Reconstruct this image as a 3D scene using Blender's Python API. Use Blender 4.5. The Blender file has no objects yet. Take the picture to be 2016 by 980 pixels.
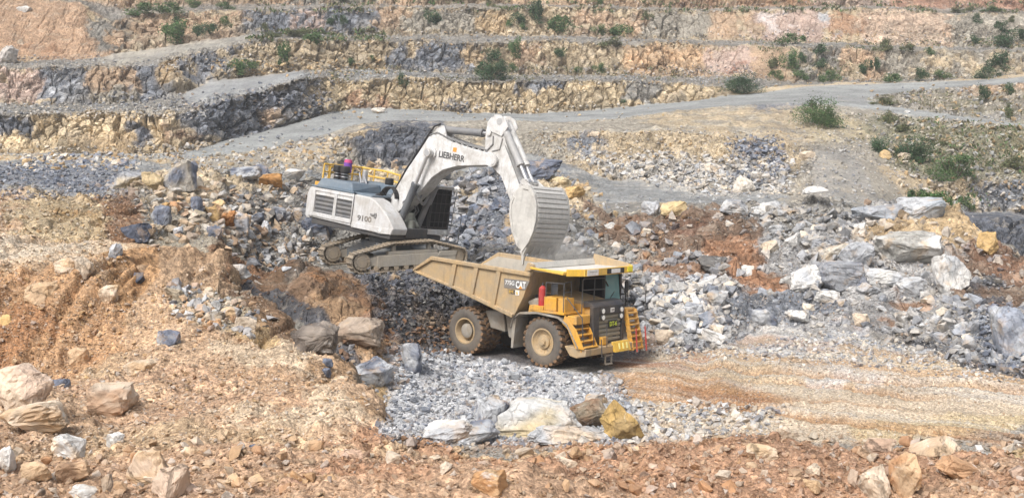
import bpy, bmesh, math, random
import numpy as np
from mathutils import Vector, Matrix

R = math.radians
scene = bpy.context.scene
COL = scene.collection
rng = np.random.default_rng(7)
random.seed(7)

# ------------------------------------------------------------------ camera, sky, sun, exposure
F_PX, PITCH, CAM_H = 2300.0, 6.5, 11.0          # focal length in pixels of the 2016 px wide photograph
cam_d = bpy.data.cameras.new("camera")
cam_d.sensor_width = 36.0
cam_d.lens = 36.0 * F_PX / 2016.0
cam_d.clip_start, cam_d.clip_end = 0.5, 3000.0
cam = bpy.data.objects.new("camera", cam_d)
COL.objects.link(cam)
cam.location = (0, 0, CAM_H)
cam.rotation_euler = (R(90 - PITCH), 0, 0)
scene.camera = cam

SUN_EL, SUN_AZ = 52.0, -35.0                    # azimuth measured from straight behind the camera, towards the left
world = bpy.data.worlds.new("World")
scene.world = world
world.use_nodes = True
wn, wl = world.node_tree.nodes, world.node_tree.links
wn.clear()
sky = wn.new("ShaderNodeTexSky")
sky.sky_type = 'NISHITA'
sky.sun_disc = False
sky.sun_elevation = R(SUN_EL)
sky.sun_rotation = R(180 - SUN_AZ)
sky.air_density, sky.dust_density, sky.ozone_density = 1.0, 6.0, 0.6
hs = wn.new("ShaderNodeHueSaturation")
hs.inputs["Saturation"].default_value = 0.45    # thin overcast: a nearly white sky
bg = wn.new("ShaderNodeBackground")
bg.inputs["Strength"].default_value = 0.125
wo = wn.new("ShaderNodeOutputWorld")
wl.new(sky.outputs[0], hs.inputs["Color"]); wl.new(hs.outputs[0], bg.inputs["Color"]); wl.new(bg.outputs[0], wo.inputs["Surface"])

sun_d = bpy.data.lights.new("sun", 'SUN')
sun_d.energy = 1.5
sun_d.angle = R(16)
sun_d.color = (1.0, 0.985, 0.965)
sun = bpy.data.objects.new("sun", sun_d)
COL.objects.link(sun)
_az = R(SUN_AZ)
_to_sun = Vector((math.sin(_az) * math.cos(R(SUN_EL)), -math.cos(_az) * math.cos(R(SUN_EL)), math.sin(R(SUN_EL))))
sun.rotation_euler = _to_sun.to_track_quat('Z', 'Y').to_euler()

scene.view_settings.view_transform = 'Standard'
scene.view_settings.look = 'None'
scene.view_settings.gamma = 1.0
scene.view_settings.use_curve_mapping = False
scene.view_settings.exposure = 0.68
scene.cycles.max_bounces = 5
scene.cycles.diffuse_bounces = 2
scene.cycles.glossy_bounces = 2
scene.cycles.transmission_bounces = 3
scene.cycles.volume_bounces = 1
scene.cycles.use_denoising = True

# ------------------------------------------------------------------ helpers: camera geometry (used to read real positions off the photo)
_p = R(PITCH)
_fw = np.array([0, math.cos(_p), -math.sin(_p)]); _up = np.array([0, math.sin(_p), math.cos(_p)])

def uvY(u, v, Y):
    """Point seen at photo pixel (u, v) that stands Y metres away (arrays allowed)."""
    a = (np.asarray(u, float) - 1008) / F_PX; b = (490 - np.asarray(v, float)) / F_PX
    dy = _fw[1] + b * _up[1]; dz = _fw[2] + b * _up[2]
    t = np.asarray(Y, float) / dy
    return np.stack(np.broadcast_arrays(a * t, np.asarray(Y, float) + 0 * t, CAM_H + dz * t), -1)

def v_of(Y, z):
    """Pixel row of a point Y metres away at height z."""
    ang = math.atan2(CAM_H - z, Y) - _p
    return 490 + F_PX * math.tan(ang)

def project(P):
    d = P - np.array([0, 0, CAM_H])
    zc = d @ _fw
    return 1008 + F_PX * d[..., 0] / zc, 490 - F_PX * (d @ _up) / zc

def srgb(r, g, b, k=1.0):
    def f(c):
        c /= 255.0
        return k * (c / 12.92 if c <= 0.04045 else ((c + 0.055) / 1.055) ** 2.4)
    return (f(r), f(g), f(b))

# ------------------------------------------------------------------ numpy noise
def _hash(ix, iy, iz, seed):
    h = (ix.astype(np.uint32) * np.uint32(374761393) + iy.astype(np.uint32) * np.uint32(668265263)
         + iz.astype(np.uint32) * np.uint32(2147483647) + np.uint32((seed * 1274126177) & 0xffffffff))
    h = (h ^ (h >> np.uint32(13))) * np.uint32(1274126177)
    h = (h ^ (h >> np.uint32(16))) * np.uint32(2246822519)
    h = h ^ (h >> np.uint32(15))
    return h.astype(np.float32) * np.float32(1 / 4294967296.0)

def vnoise(P, seed=0):
    P = P.astype(np.float32)
    i = np.floor(P).astype(np.int32); f = P - i
    f = f * f * (3 - 2 * f)
    out = 0
    for dx in (0, 1):
        wx = f[:, 0] if dx else 1 - f[:, 0]
        for dy in (0, 1):
            wy = f[:, 1] if dy else 1 - f[:, 1]
            for dz in (0, 1):
                wz = f[:, 2] if dz else 1 - f[:, 2]
                out = out + wx * wy * wz * _hash(i[:, 0] + dx, i[:, 1] + dy, i[:, 2] + dz, seed)
    return out * 2 - 1

def fbm(P, octaves=4, seed=0, gain=0.5):
    s, a, t = 0, 1.0, 0
    for k in range(octaves):
        s = s + a * vnoise(P * (2.03 ** k) + 17.3 * k, seed + k); t += a; a *= gain
    return s / t

def voro(P, seed=0):
    """F1, F2 and a random number of the nearest cell."""
    P = P.astype(np.float32)
    i = np.floor(P).astype(np.int32)
    n = len(P)
    f1 = np.full(n, 9, np.float32); f2 = np.full(n, 9, np.float32); cid = np.zeros(n, np.float32)
    for dx in (-1, 0, 1):
        for dy in (-1, 0, 1):
            for dz in (-1, 0, 1):
                cx, cy, cz = i[:, 0] + dx, i[:, 1] + dy, i[:, 2] + dz
                h = _hash(cx, cy, cz, seed)
                px = cx + h; py = cy + (h * 57.31) % 1; pz = cz + (h * 913.7) % 1
                d = (P[:, 0] - px) ** 2 + (P[:, 1] - py) ** 2 + (P[:, 2] - pz) ** 2
                near = d < f1
                f2 = np.where(near, f1, np.minimum(f2, d))
                f1 = np.where(near, d, f1)
                cid = np.where(near, (h * 7919.3) % 1, cid)
    return np.sqrt(f1), np.sqrt(f2), cid

# ------------------------------------------------------------------ helpers: things, parts, tags
def tag(o, label=None, cat=None, group=None, kind=None):
    if label: o["label"] = label
    if cat: o["category"] = cat
    if group: o["group"] = group
    if kind: o["kind"] = kind
    return o

def mesh_np(name, V, Fc, mat=None, parent=None, smooth=False, tint=None, extra=None):
    """One mesh object from arrays: V (n,3), Fc (m,k) with k = 3 or 4."""
    me = bpy.data.meshes.new(name)
    n, m, k = len(V), len(Fc), Fc.shape[1]
    me.vertices.add(n); me.vertices.foreach_set("co", np.ascontiguousarray(V, np.float32).ravel())
    me.loops.add(m * k); me.loops.foreach_set("vertex_index", np.ascontiguousarray(Fc, np.int32).ravel())
    me.polygons.add(m); me.polygons.foreach_set("loop_start", np.arange(0, m * k, k, dtype=np.int32))
    me.polygons.foreach_set("loop_total", np.full(m, k, np.int32))
    me.polygons.foreach_set("use_smooth", np.full(m, bool(smooth)))
    if tint is not None:
        a = me.attributes.new("tint", 'FLOAT_COLOR', 'POINT')
        c = np.ones((n, 4), np.float32); c[:, :3] = tint
        a.data.foreach_set("color", c.ravel())
    for key, arr in (extra or {}).items():
        a = me.attributes.new(key, 'FLOAT', 'POINT'); a.data.foreach_set("value", np.ascontiguousarray(arr, np.float32))
    me.update(calc_edges=True); me.validate()
    if mat: me.materials.append(mat)
    o = bpy.data.objects.new(name, me); COL.objects.link(o)
    if parent: o.parent = parent
    return o

# ------------------------------------------------------------------ materials
def new_mat(name):
    m = bpy.data.materials.new(name); m.use_nodes = True
    nt = m.node_tree; b = nt.nodes["Principled BSDF"]
    return m, nt, nt.nodes, nt.links, b

def mixc(nt, fac, a, b, mode='MIX'):
    n = nt.nodes.new("ShaderNodeMix"); n.data_type = 'RGBA'; n.blend_type = mode
    for sock, val in ((n.inputs[0], fac), (n.inputs[6], a), (n.inputs[7], b)):
        if hasattr(val, "is_output"): nt.links.new(val, sock)
        else: sock.default_value = val if not isinstance(val, tuple) else (*val[:3], 1)
    return n.outputs[2]

def noise(nt, scale, detail=6, rough=0.6, vec=None, dist=0.0):
    n = nt.nodes.new("ShaderNodeTexNoise"); n.inputs["Scale"].default_value = scale
    n.inputs["Detail"].default_value = detail; n.inputs["Roughness"].default_value = rough; n.inputs["Distortion"].default_value = dist
    if vec: nt.links.new(vec, n.inputs["Vector"])
    return n

def ramp(nt, src, stops):
    n = nt.nodes.new("ShaderNodeValToRGB"); e = n.color_ramp.elements
    while len(e) < len(stops): e.new(0.5)
    for el, (p, c) in zip(e, stops):
        el.position = p; el.color = (c, c, c, 1) if not isinstance(c, tuple) else (*c[:3], 1)
    nt.links.new(src, n.inputs[0])
    return n.outputs[0]

def earth_material(name, rockiness=0.6, fine=1.0, dustc=srgb(214, 202, 184, 0.85), dustk=0.5, veink=0.3, pebbles=False):
    """Broken rock and soil: the zone's own colour (tint), stone-by-stone variation, dust, veins, relief."""
    m, nt, N, L, b = new_mat(name)
    geo = N.new("ShaderNodeNewGeometry").outputs["Position"]
    at = N.new("ShaderNodeAttribute"); at.attribute_name = "tint"
    rk = N.new("ShaderNodeAttribute"); rk.attribute_name = "rock"
    warp = noise(nt, 0.9 * fine, 4, 0.6, geo)
    wv = N.new("ShaderNodeVectorMath"); wv.operation = 'MULTIPLY_ADD'
    L.new(warp.outputs["Color"], wv.inputs[0]); wv.inputs[1].default_value = (0.9, 0.9, 0.9); L.new(geo, wv.inputs[2])
    vec = wv.outputs[0]
    vo = N.new("ShaderNodeTexVoronoi"); vo.feature = 'F1'; vo.inputs["Scale"].default_value = 0.75 * fine; L.new(vec, vo.inputs["Vector"])
    vs = N.new("ShaderNodeTexVoronoi"); vs.feature = 'F1'; vs.inputs["Scale"].default_value = 2.6 * fine; L.new(vec, vs.inputs["Vector"])
    n1 = noise(nt, 0.22, 10, 0.62, geo)
    n2 = noise(nt, 3.2 * fine, 8, 0.72, geo)
    n3 = noise(nt, 0.8 * fine, 9, 0.7, geo, 0.6)
    sep = N.new("ShaderNodeSeparateColor"); L.new(vo.outputs["Color"], sep.inputs[0])
    sep2 = N.new("ShaderNodeSeparateColor"); L.new(vs.outputs["Color"], sep2.inputs[0])
    c = mixc(nt, 1.0, at.outputs["Color"], ramp(nt, n1.outputs["Fac"], [(0.3, 0.74), (0.7, 1.2)]), 'MULTIPLY')
    c = mixc(nt, 1.0, c, ramp(nt, n2.outputs["Fac"], [(0.25, 0.52), (0.5, 1.0), (0.75, 1.42)]), 'MULTIPLY')
    # single blocks and stones differ in tone
    blk = mixc(nt, 1.0, c, ramp(nt, sep.outputs[0], [(0.0, 0.62), (1.0, 1.36)]), 'MULTIPLY')
    blk = mixc(nt, 1.0, blk, ramp(nt, sep2.outputs[1], [(0.0, 0.72), (1.0, 1.3)]), 'MULTIPLY')
    fac = N.new("ShaderNodeMath"); fac.operation = 'MULTIPLY'; L.new(rk.outputs["Fac"], fac.inputs[0]); fac.inputs[1].default_value = rockiness
    c = mixc(nt, fac.outputs[0], c, blk)
    # pale dust in patches
    dust = ramp(nt, n3.outputs["Fac"], [(0.52, 0.0), (0.72, dustk)])
    c = mixc(nt, dust, c, dustc)
    # rusty joints
    vein = ramp(nt, noise(nt, 0.5, 8, 0.65, vec, 1.5).outputs["Fac"], [(0.62, 0.0), (0.74, veink)])
    c = mixc(nt, vein, c, srgb(168, 128, 92, 0.8))
    peb = None
    if pebbles:                                                        # tightly packed grains and pebbles in two sizes
        for sc, lo, hi in ((13.0, 0.70, 1.30), (30.0, 0.74, 1.26)):
            pv = N.new("ShaderNodeTexVoronoi"); pv.feature = 'F1'; pv.inputs["Scale"].default_value = sc; L.new(geo, pv.inputs["Vector"])
            sp = N.new("ShaderNodeSeparateColor"); L.new(pv.outputs["Color"], sp.inputs[0])
            c = mixc(nt, 1.0, c, ramp(nt, sp.outputs[2], [(0.0, lo), (1.0, hi)]), 'MULTIPLY')
            pm = N.new("ShaderNodeMath"); pm.operation = 'MULTIPLY_ADD'; L.new(pv.outputs["Distance"], pm.inputs[0]); pm.inputs[1].default_value = -0.9 if sc < 20 else -0.5
            if peb is not None: L.new(peb, pm.inputs[2])
            peb = pm.outputs[0]
    L.new(c, b.inputs["Base Color"])
    b.inputs["Roughness"].default_value = 0.93
    b.inputs["Specular IOR Level"].default_value = 0.15
    de = N.new("ShaderNodeTexVoronoi"); de.feature = 'DISTANCE_TO_EDGE'; de.inputs["Scale"].default_value = 1.7 * fine; L.new(vec, de.inputs["Vector"])
    cr = ramp(nt, de.outputs["Distance"], [(0.0, 0.0), (0.12, 1.0)])
    hb = N.new("ShaderNodeMath"); hb.operation = 'MULTIPLY'; L.new(cr, hb.inputs[0]); L.new(fac.outputs[0], hb.inputs[1])
    ad = N.new("ShaderNodeMath"); ad.operation = 'MULTIPLY_ADD'; L.new(n2.outputs["Fac"], ad.inputs[0]); ad.inputs[1].default_value = 1.3; L.new(hb.outputs[0], ad.inputs[2])
    bp = N.new("ShaderNodeBump"); bp.inputs["Strength"].default_value = 0.5 if pebbles else 0.75; bp.inputs["Distance"].default_value = 0.24 / fine
    hh = ad.outputs[0]
    if peb is not None:
        sm_ = N.new("ShaderNodeMath"); sm_.operation = 'ADD'; L.new(hh, sm_.inputs[0]); L.new(peb, sm_.inputs[1]); hh = sm_.outputs[0]
    L.new(hh, bp.inputs["Height"]); L.new(bp.outputs[0], b.inputs["Normal"])
    return m

M_EARTH = earth_material("quarry_earth", 0.8, 1.0)
M_NEAR = earth_material("near_earth", 0.55, 3.0, srgb(212, 192, 168, 0.85), 0.35, 0.25, True)
M_ROAD = earth_material("road_stone", 0.3, 1.0, srgb(186, 188, 188, 0.85), 0.4, 0.0)

def stone_material():
    m, nt, N, L, b = new_mat("stone")
    geo = N.new("ShaderNodeNewGeometry").outputs["Position"]
    at = N.new("ShaderNodeAttribute"); at.attribute_name = "tint"
    n1 = noise(nt, 2.4, 9, 0.68, geo, 0.8); n2 = noise(nt, 0.9, 6, 0.6, geo, 0.5)
    c = mixc(nt, 1.0, at.outputs["Color"], ramp(nt, n1.outputs["Fac"], [(0.28, 0.52), (0.5, 1.0), (0.75, 1.34)]), 'MULTIPLY')
    c = mixc(nt, ramp(nt, n2.outputs["Fac"], [(0.55, 0.0), (0.7, 0.55)]), c, srgb(206, 172, 126, 0.85))
    c = mixc(nt, ramp(nt, noise(nt, 1.6, 8, 0.7, geo, 2.0).outputs["Fac"], [(0.60, 0.0), (0.68, 0.7)]), c, srgb(226, 224, 220, 0.85))
    c = mixc(nt, ramp(nt, noise(nt, 5.0, 7, 0.7, geo, 1.0).outputs["Fac"], [(0.58, 0.0), (0.66, 0.5)]), c, srgb(168, 140, 110, 0.8))
    wv = N.new("ShaderNodeVectorMath"); wv.operation = 'MULTIPLY_ADD'; L.new(n1.outputs["Color"], wv.inputs[0]); wv.inputs[1].default_value = (0.5, 0.5, 0.5); L.new(geo, wv.inputs[2])
    de = N.new("ShaderNodeTexVoronoi"); de.feature = 'DISTANCE_TO_EDGE'; de.inputs["Scale"].default_value = 1.5; L.new(wv.outputs[0], de.inputs["Vector"])
    gap = ramp(nt, noise(nt, 0.8, 4, 0.6, geo).outputs["Fac"], [(0.48, 0.0), (0.56, 1.0)])
    mx = N.new("ShaderNodeMath"); mx.operation = 'MAXIMUM'; L.new(ramp(nt, de.outputs["Distance"], [(0.0, 0.0), (0.025, 1.0)]), mx.inputs[0]); L.new(gap, mx.inputs[1]); crack = mx.outputs[0]
    L.new(c, b.inputs["Base Color"]); b.inputs["Roughness"].default_value = 0.9; b.inputs["Specular IOR Level"].default_value = 0.2
    ht = N.new("ShaderNodeMath"); ht.operation = 'MULTIPLY_ADD'; L.new(crack, ht.inputs[0]); ht.inputs[1].default_value = 0.5; L.new(n1.outputs["Fac"], ht.inputs[2])
    bp = N.new("ShaderNodeBump"); bp.inputs["Strength"].default_value = 0.8; bp.inputs["Distance"].default_value = 0.1
    L.new(ht.outputs[0], bp.inputs["Height"]); L.new(bp.outputs[0], b.inputs["Normal"])
    return m
M_STONE = stone_material()
# ------------------------------------------------------------------ the terrain: feature lines from the near bank to the top of the pit
def zl(*pts):   # (u, Y, z)
    return [(u, v_of(Y, z), Y) for u, Y, z in pts]

LINES = [
 ("A", zl((0, 5, 8.3), (2016, 5, 8.3))),
 ("B", [(0, 985, 10.5), (2016, 985, 10.0)]),
 ("C", [(0, 800, 15), (400, 805, 15), (600, 812, 14.5), (700, 835, 14), (800, 862, 13.6), (900, 880, 13.5), (1100, 884, 13.5), (1300, 880, 13.5),
        (1500, 862, 13.5), (1700, 872, 13.5), (1850, 860, 13.5), (2016, 832, 13.5)]),
 ("D", [(0, 728, 24), (200, 735, 22), (330, 735, 20), (600, 745, 17), (680, 770, 16.5), (730, 812, 16.5)] + zl((800, 20, 1.5), (850, 21, .35), (2016, 21, .35))),
 ("E", [(0, 560, 28), (120, 560, 28), (200, 575, 28), (300, 610, 27), (400, 560, 31), (430, 520, 35), (455, 562, 32), (520, 615, 28), (600, 655, 25.5), (640, 690, 22.5), (700, 742, 19), (745, 800, 17.5)]
        + zl((790, 24, 1.0), (830, 25, .35), (2016, 25, .35))),
 ("F", [(0, 540, 31), (200, 548, 31), (300, 540, 33), (400, 512, 37), (430, 512, 38)] + zl((455, 40, 3.5), (520, 37, 1.5), (600, 34, .6), (700, 30, .35), (800, 30, .35), (2016, 30, .35))),
 ("G", [(0, 455, 44), (200, 462, 44), (300, 490, 42), (380, 500, 41), (430, 510, 44), (455, 600, 50), (520, 640, 50), (600, 700, 46), (660, 765, 43.5), (740, 800, 42), (790, 725, 48), (850, 690, 52.5), (1000, 660, 55.5), (1270, 652, 57),
        (1350, 690, 52.5), (1420, 685, 53), (1500, 655, 57), (1650, 645, 58), (1800, 682, 53.5), (1900, 720, 49), (2016, 745, 47), (2200, 760, 46)]),
 ("G2", [(0, 432, 47), (200, 440, 47.5), (300, 470, 46), (430, 490, 50), (455, 560, 55), (520, 566, 56), (600, 562, 54), (700, 575, 54.5), (790, 545, 57.6), (1000, 535, 58.5), (1150, 545, 60), (1350, 560, 60),
         (1500, 560, 62), (1800, 560, 61), (1900, 590, 57), (2016, 620, 54), (2200, 630, 54)]),
 ("G3", [(0, 402, 54), (200, 425, 55), (300, 420, 58), (430, 440, 61), (520, 500, 63), (600, 512, 64), (700, 500, 66), (1000, 490, 68), (1150, 480, 67), (1350, 480, 67), (1600, 470, 68), (1850, 470, 68), (1930, 520, 64), (2016, 545, 62), (2200, 550, 62)]),
 ("H", [(-200, 360, 66), (0, 365, 66), (100, 374, 65), (190, 392, 64), (240, 365, 67), (290, 340, 70), (350, 326, 70), (420, 334, 71), (500, 346, 71), (560, 352, 72), (620, 346, 74), (700, 334, 78), (760, 330, 79), (900, 332, 79), (1000, 330, 78),
        (1060, 322, 78), (1100, 350, 77), (1140, 378, 76), (1200, 418, 74), (1300, 422, 73), (1400, 408, 73), (1500, 404, 73), (1620, 402, 73), (1700, 414, 74), (1780, 412, 74), (1860, 416, 74), (1910, 446, 72), (1960, 490, 69), (2016, 508, 68), (2200, 515, 68)]),
 ("I", zl((-200, 74, 5.3), (0, 74, 5.3), (200, 73, 5.2), (300, 78, 5.0), (700, 86, 5), (1060, 86, 5), (1200, 80, 3.6), (1700, 80, 3.6), (1800, 88, 2), (1900, 96, -1), (2016, 100, -1.2), (2300, 100, -1.2))),
 ("J", [(-200, 385, 80), (0, 385, 80), (250, 386, 82), (330, 385, 86), (500, 385, 90), (1000, 395, 94), (1150, 398, 92), (1600, 400, 92), (1720, 408, 94), (1850, 432, 105), (2016, 432, 108), (2300, 432, 108)]),
 ("K", [(-200, 312, 125), (0, 312, 125), (250, 314, 122), (360, 322, 112), (450, 325, 108), (600, 330, 112), (690, 330, 126), (770, 330, 128), (860, 328, 130), (960, 310, 125), (1050, 300, 122), (1120, 322, 116), (1200, 350, 111), (1300, 352, 111),
        (1400, 374, 106), (1550, 378, 105), (1640, 392, 98), (1720, 398, 100), (1800, 402, 112), (1850, 414, 115), (1900, 416, 116), (2016, 418, 116), (2300, 418, 116)]),
 ("K2", [(-200, 309, 127), (0, 309, 127), (250, 310, 125), (360, 318, 117), (450, 308, 118), (520, 300, 124), (600, 286, 130), (690, 262, 137), (760, 244, 137), (850, 250, 140), (960, 254, 138), (1050, 258, 130), (1200, 254, 124), (1300, 254, 123),
         (1400, 264, 122), (1500, 276, 120), (1560, 284, 119), (1640, 300, 118), (1720, 320, 118), (1800, 346, 118), (1850, 356, 119), (1930, 352, 120), (2016, 348, 119), (2300, 348, 119)]),
 ("L", [(-200, 306, 127.5), (0, 306, 127.5), (300, 308, 126), (365, 314, 119), (520, 292, 128), (642, 264, 138), (690, 248, 143), (770, 238, 147), (1000, 238, 147), (1100, 240, 147), (1200, 236, 147), (1300, 222, 149), (1400, 211, 150), (1500, 205, 151), (1560, 202, 152),
        (1650, 206, 150), (1720, 215, 146), (1800, 227, 142), (2016, 248, 130), (2300, 270, 122)]),
 ("L2", [(-200, 305, 127.7), (0, 305, 127.7), (300, 306, 126.5), (365, 306, 122), (520, 280, 132), (642, 250, 143), (690, 238, 148), (770, 229, 152), (1000, 233, 153), (1200, 228, 153), (1300, 217, 155), (1400, 205, 156), (1500, 199, 157), (1600, 195, 158),
         (1700, 203, 155), (1760, 209, 152), (1850, 223, 146), (2016, 244, 132), (2300, 266, 124)]),
 ("M0", [(-200, 304, 127.9), (0, 304, 127.9), (300, 304, 127), (365, 300, 125), (520, 264, 140), (642, 230, 150), (690, 222, 155), (770, 217, 158), (1000, 228, 160), (1200, 221, 160), (1300, 210, 161), (1400, 198, 162), (1500, 192, 164), (1600, 186, 165),
         (1700, 192, 163), (1760, 182, 166), (1850, 172, 168), (2016, 162, 166), (2300, 152, 160)]),
 ("M", [(-200, 303, 128), (0, 303, 128), (300, 303, 128), (380, 296, 128), (444, 276, 137), (555, 251, 146), (642, 223, 153), (700, 215, 158), (750, 212, 160), (900, 221, 164), (1010, 225, 165), (1150, 218, 165), (1250, 208, 166), (1350, 200, 167), (1430, 189, 169), (1500, 183, 171),
        (1560, 172, 176), (1640, 168, 178), (1760, 163, 178), (1900, 159, 176), (2016, 150, 172), (2300, 138, 166)]),
 ("N", [(-200, 224, 132), (0, 223, 132), (200, 218, 132), (330, 216, 132), (382, 211, 135), (486, 180, 143), (590, 153, 151), (640, 152, 158), (700, 156, 163), (800, 152, 166), (900, 156, 168), (1010, 159, 169), (1150, 156, 169), (1250, 160, 170), (1340, 164, 171), (1430, 175, 173),
        (1500, 176, 174), (1560, 168, 178), (1640, 165, 180), (1760, 161, 180), (1900, 157, 178), (2016, 148, 174), (2300, 136, 168)]),
 ("O", [(-200, 206, 144), (0, 206, 144), (200, 206, 145), (295, 201, 147), (365, 178, 152), (434, 156, 158), (500, 149, 164), (590, 139, 170), (700, 135, 177), (800, 140, 180), (950, 146, 182), (1050, 146, 183), (1200, 148, 183), (1300, 148, 184), (1400, 151, 185), (1500, 152, 185),
        (1560, 160, 184), (1640, 161, 184), (1760, 159, 183), (1900, 155, 181), (2016, 146, 178), (2300, 134, 172)]),
 ("P", [(-200, 132, 150), (0, 131, 150), (150, 131, 151), (280, 127, 153), (320, 119, 155), (347, 109, 158), (417, 94, 164), (541, 76, 171), (620, 80, 177), (700, 80, 183), (800, 78, 186), (950, 77, 188), (1050, 80, 189), (1200, 84, 189), (1350, 85, 191), (1450, 88, 193), (1550, 91, 193), (1650, 92, 194),
        (1800, 98, 193), (1900, 99, 190), (2016, 99, 187), (2300, 99, 184)]),
 ("Q", [(-200, 119, 162), (0, 119, 162), (195, 115, 164), (226, 104, 168), (347, 87, 174), (493, 68, 184), (600, 66, 190), (700, 66, 196), (800, 67, 199), (950, 69, 201), (1050, 70, 202), (1200, 73, 203), (1350, 78, 204), (1450, 79, 205), (1550, 83, 205), (1700, 86, 205), (1800, 91, 204), (1900, 93, 202), (2016, 94, 200), (2300, 94, 198)]),
 ("S1", [(-200, -40, 178), (0, -14, 178), (100, -2, 178), (160, 6, 178), (190, 28, 178), (235, 42, 178), (262, 30, 182), (350, 25, 188), (450, 19, 194), (550, 19, 198), (650, 13, 202), (800, 13, 207), (1000, 13, 209), (1200, 15, 210), (1350, 21, 211), (1500, 20, 212), (1600, 17, 213), (1750, 17, 213), (1850, 25, 212), (2016, 25, 210), (2300, 25, 208)]),
 ("S2", [(-200, -50, 186), (0, -26, 186), (100, -12, 188), (160, -3, 190), (250, 14, 193), (400, 9, 203), (600, 8, 212), (900, 8, 217), (1200, 10, 220), (1350, 14, 221), (1600, 12, 222), (1850, 15, 222), (2016, 18, 220), (2300, 18, 218)]),
 ("T", [(-200, -90, 200), (600, -70, 220), (1200, -70, 228), (2300, -60, 228)]),
 ("U", [(-200, -95, 225), (600, -76, 240), (2300, -66, 250)]),
 ("W", [(-200, -330, 330), (2300, -330, 340)]),
]
LN = [n for n, _ in LINES]
# columns: one per output pixel inside the picture, coarser outside
UU = np.concatenate([np.linspace(-1300, -80, 90)[:-1], np.arange(-80, 2097, 2.0), np.linspace(2097, 3300, 90)[1:]])
NC = len(UU)
# some wobble so that edges are never ruled
def wob(u, k, amp):
    P = np.stack([u / 46.0, 0 * u + k * 9.7, 0 * u], -1)
    return amp * (fbm(P, 3, 40 + k, 0.45))
WOB = dict(A=0, B=0, C=9, D=8, E=8, F=3, G=12, G2=12, G3=10, H=11, I=2, J=3, K=7, K2=7, L=1.6, L2=1.2, M0=1.2, M=2.5, N=7, O=3, P=7, Q=3, S1=7, S2=3, T=6, U=0, W=0)
ctrl = []
for k, (nm, pts) in enumerate(LINES):
    pts = sorted(pts); pu = [p[0] for p in pts]
    v = np.interp(UU, pu, [p[1] for p in pts]); Y = np.interp(UU, pu, [p[2] for p in pts])
    ker = np.ones(15) / 15                                     # soften corners of the control polygons
    sm = lambda a: np.convolve(np.pad(a, 7, mode='edge'), ker, mode='valid')
    v, Y = sm(v) + wob(UU, k, WOB[nm]), sm(Y)
    ctrl.append((v, Y, uvY(UU, v, Y)))
rows_P, rows_seg, rows_t = [], [], []
for k in range(len(LINES) - 1):
    v0, v1 = ctrl[k][0], ctrl[k + 1][0]
    ins = (UU > -60) & (UU < 2076)
    dv = np.abs(v0 - v1)[ins]
    n = int(np.clip(np.percentile(dv, 92) / 2.0, 3, 110))
    if LN[k] in "CD": n = 60
    if LN[k] in ("U", "T"): n = 8
    if LN[k] == "A": n = 70
    for j in range(n):
        t = j / n
        rows_P.append(ctrl[k][2] * (1 - t) + ctrl[k + 1][2] * t); rows_seg.append(k); rows_t.append(t)
rows_P.append(ctrl[-1][2]); rows_seg.append(len(LINES) - 2); rows_t.append(1.0)
G0 = np.array(rows_P)                                              # (rows, cols, 3) base surface
SEG = np.array(rows_seg); ST = np.array(rows_t)
NR = len(G0)
gu, gv = project(G0.reshape(-1, 3)); gu = gu.reshape(NR, NC); gv = gv.reshape(NR, NC)
run = np.minimum.accumulate(gv, 0)
VIS = gv <= run + 0.5
segi = {n: i for i, n in enumerate(LN)}

# weights: cliff = jointed rock wall; rub = heaped rubble; soil = earth bank
CL = np.zeros((NR, NC)); RB = np.zeros((NR, NC)); SO = np.zeros((NR, NC)); RD = np.zeros((NR, NC))
def setseg(W, names, val, u0=-1e9, u1=1e9):
    for s in names:
        r = np.where(SEG == segi[s])[0]; c = np.where((UU >= u0) & (UU <= u1))[0]
        W[np.ix_(r, c)] = val
setseg(CL, ["M"], 1.0, -9e9, 1440); setseg(CL, ["O", "Q", "S2", "T"], 1.0); setseg(CL, ["K"], 0.8, 660, 900); setseg(CL, ["K", "I"], 1.0, 1830)
setseg(CL, ["Q"], 0.12, -9e9, 225); setseg(CL, ["Q"], 0.35, 1340, 1860); setseg(CL, ["O"], 0.35, 1380, 1560)
setseg(CL, ["K"], 0.35, 900, 1600); setseg(CL, ["L2"], 0.5, 1720); setseg(CL, ["K2"], 0.35, 1750)
setseg(RB, ["G", "G2", "G3", "H"], 1.0, 430, 9e9); setseg(RB, ["G3", "H"], 0.8, -9e9, 430); setseg(RB, ["N", "P", "S1"], 0.75)
setseg(RB, ["K"], 0.7, 900, 1600); setseg(RB, ["J"], 0.3); setseg(RB, ["K2"], 0.5); setseg(RB, ["L2", "Q"], 0.4, 1700)
setseg(SO, ["A", "B", "C"], 1.0); setseg(SO, ["D", "E", "F", "G", "G2"], 0.9, -9e9, 780); setseg(SO, ["D", "E", "F"], 0.15, 780); setseg(SO, ["Q"], 0.7, -9e9, 225)
setseg(RB, ["G"], 0.25, 470, 735); setseg(SO, ["G"], 0.8, 470, 735)
def blur_rows(W, n=3):
    for _ in range(n):
        W[1:-1] = (W[:-2] + 2 * W[1:-1] + W[2:]) / 4; W[:, 1:-1] = (W[:, :-2] + 2 * W[:, 1:-1] + W[:, 2:]) / 4
    return W
for W in (CL, RB, SO): blur_rows(W)

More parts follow.
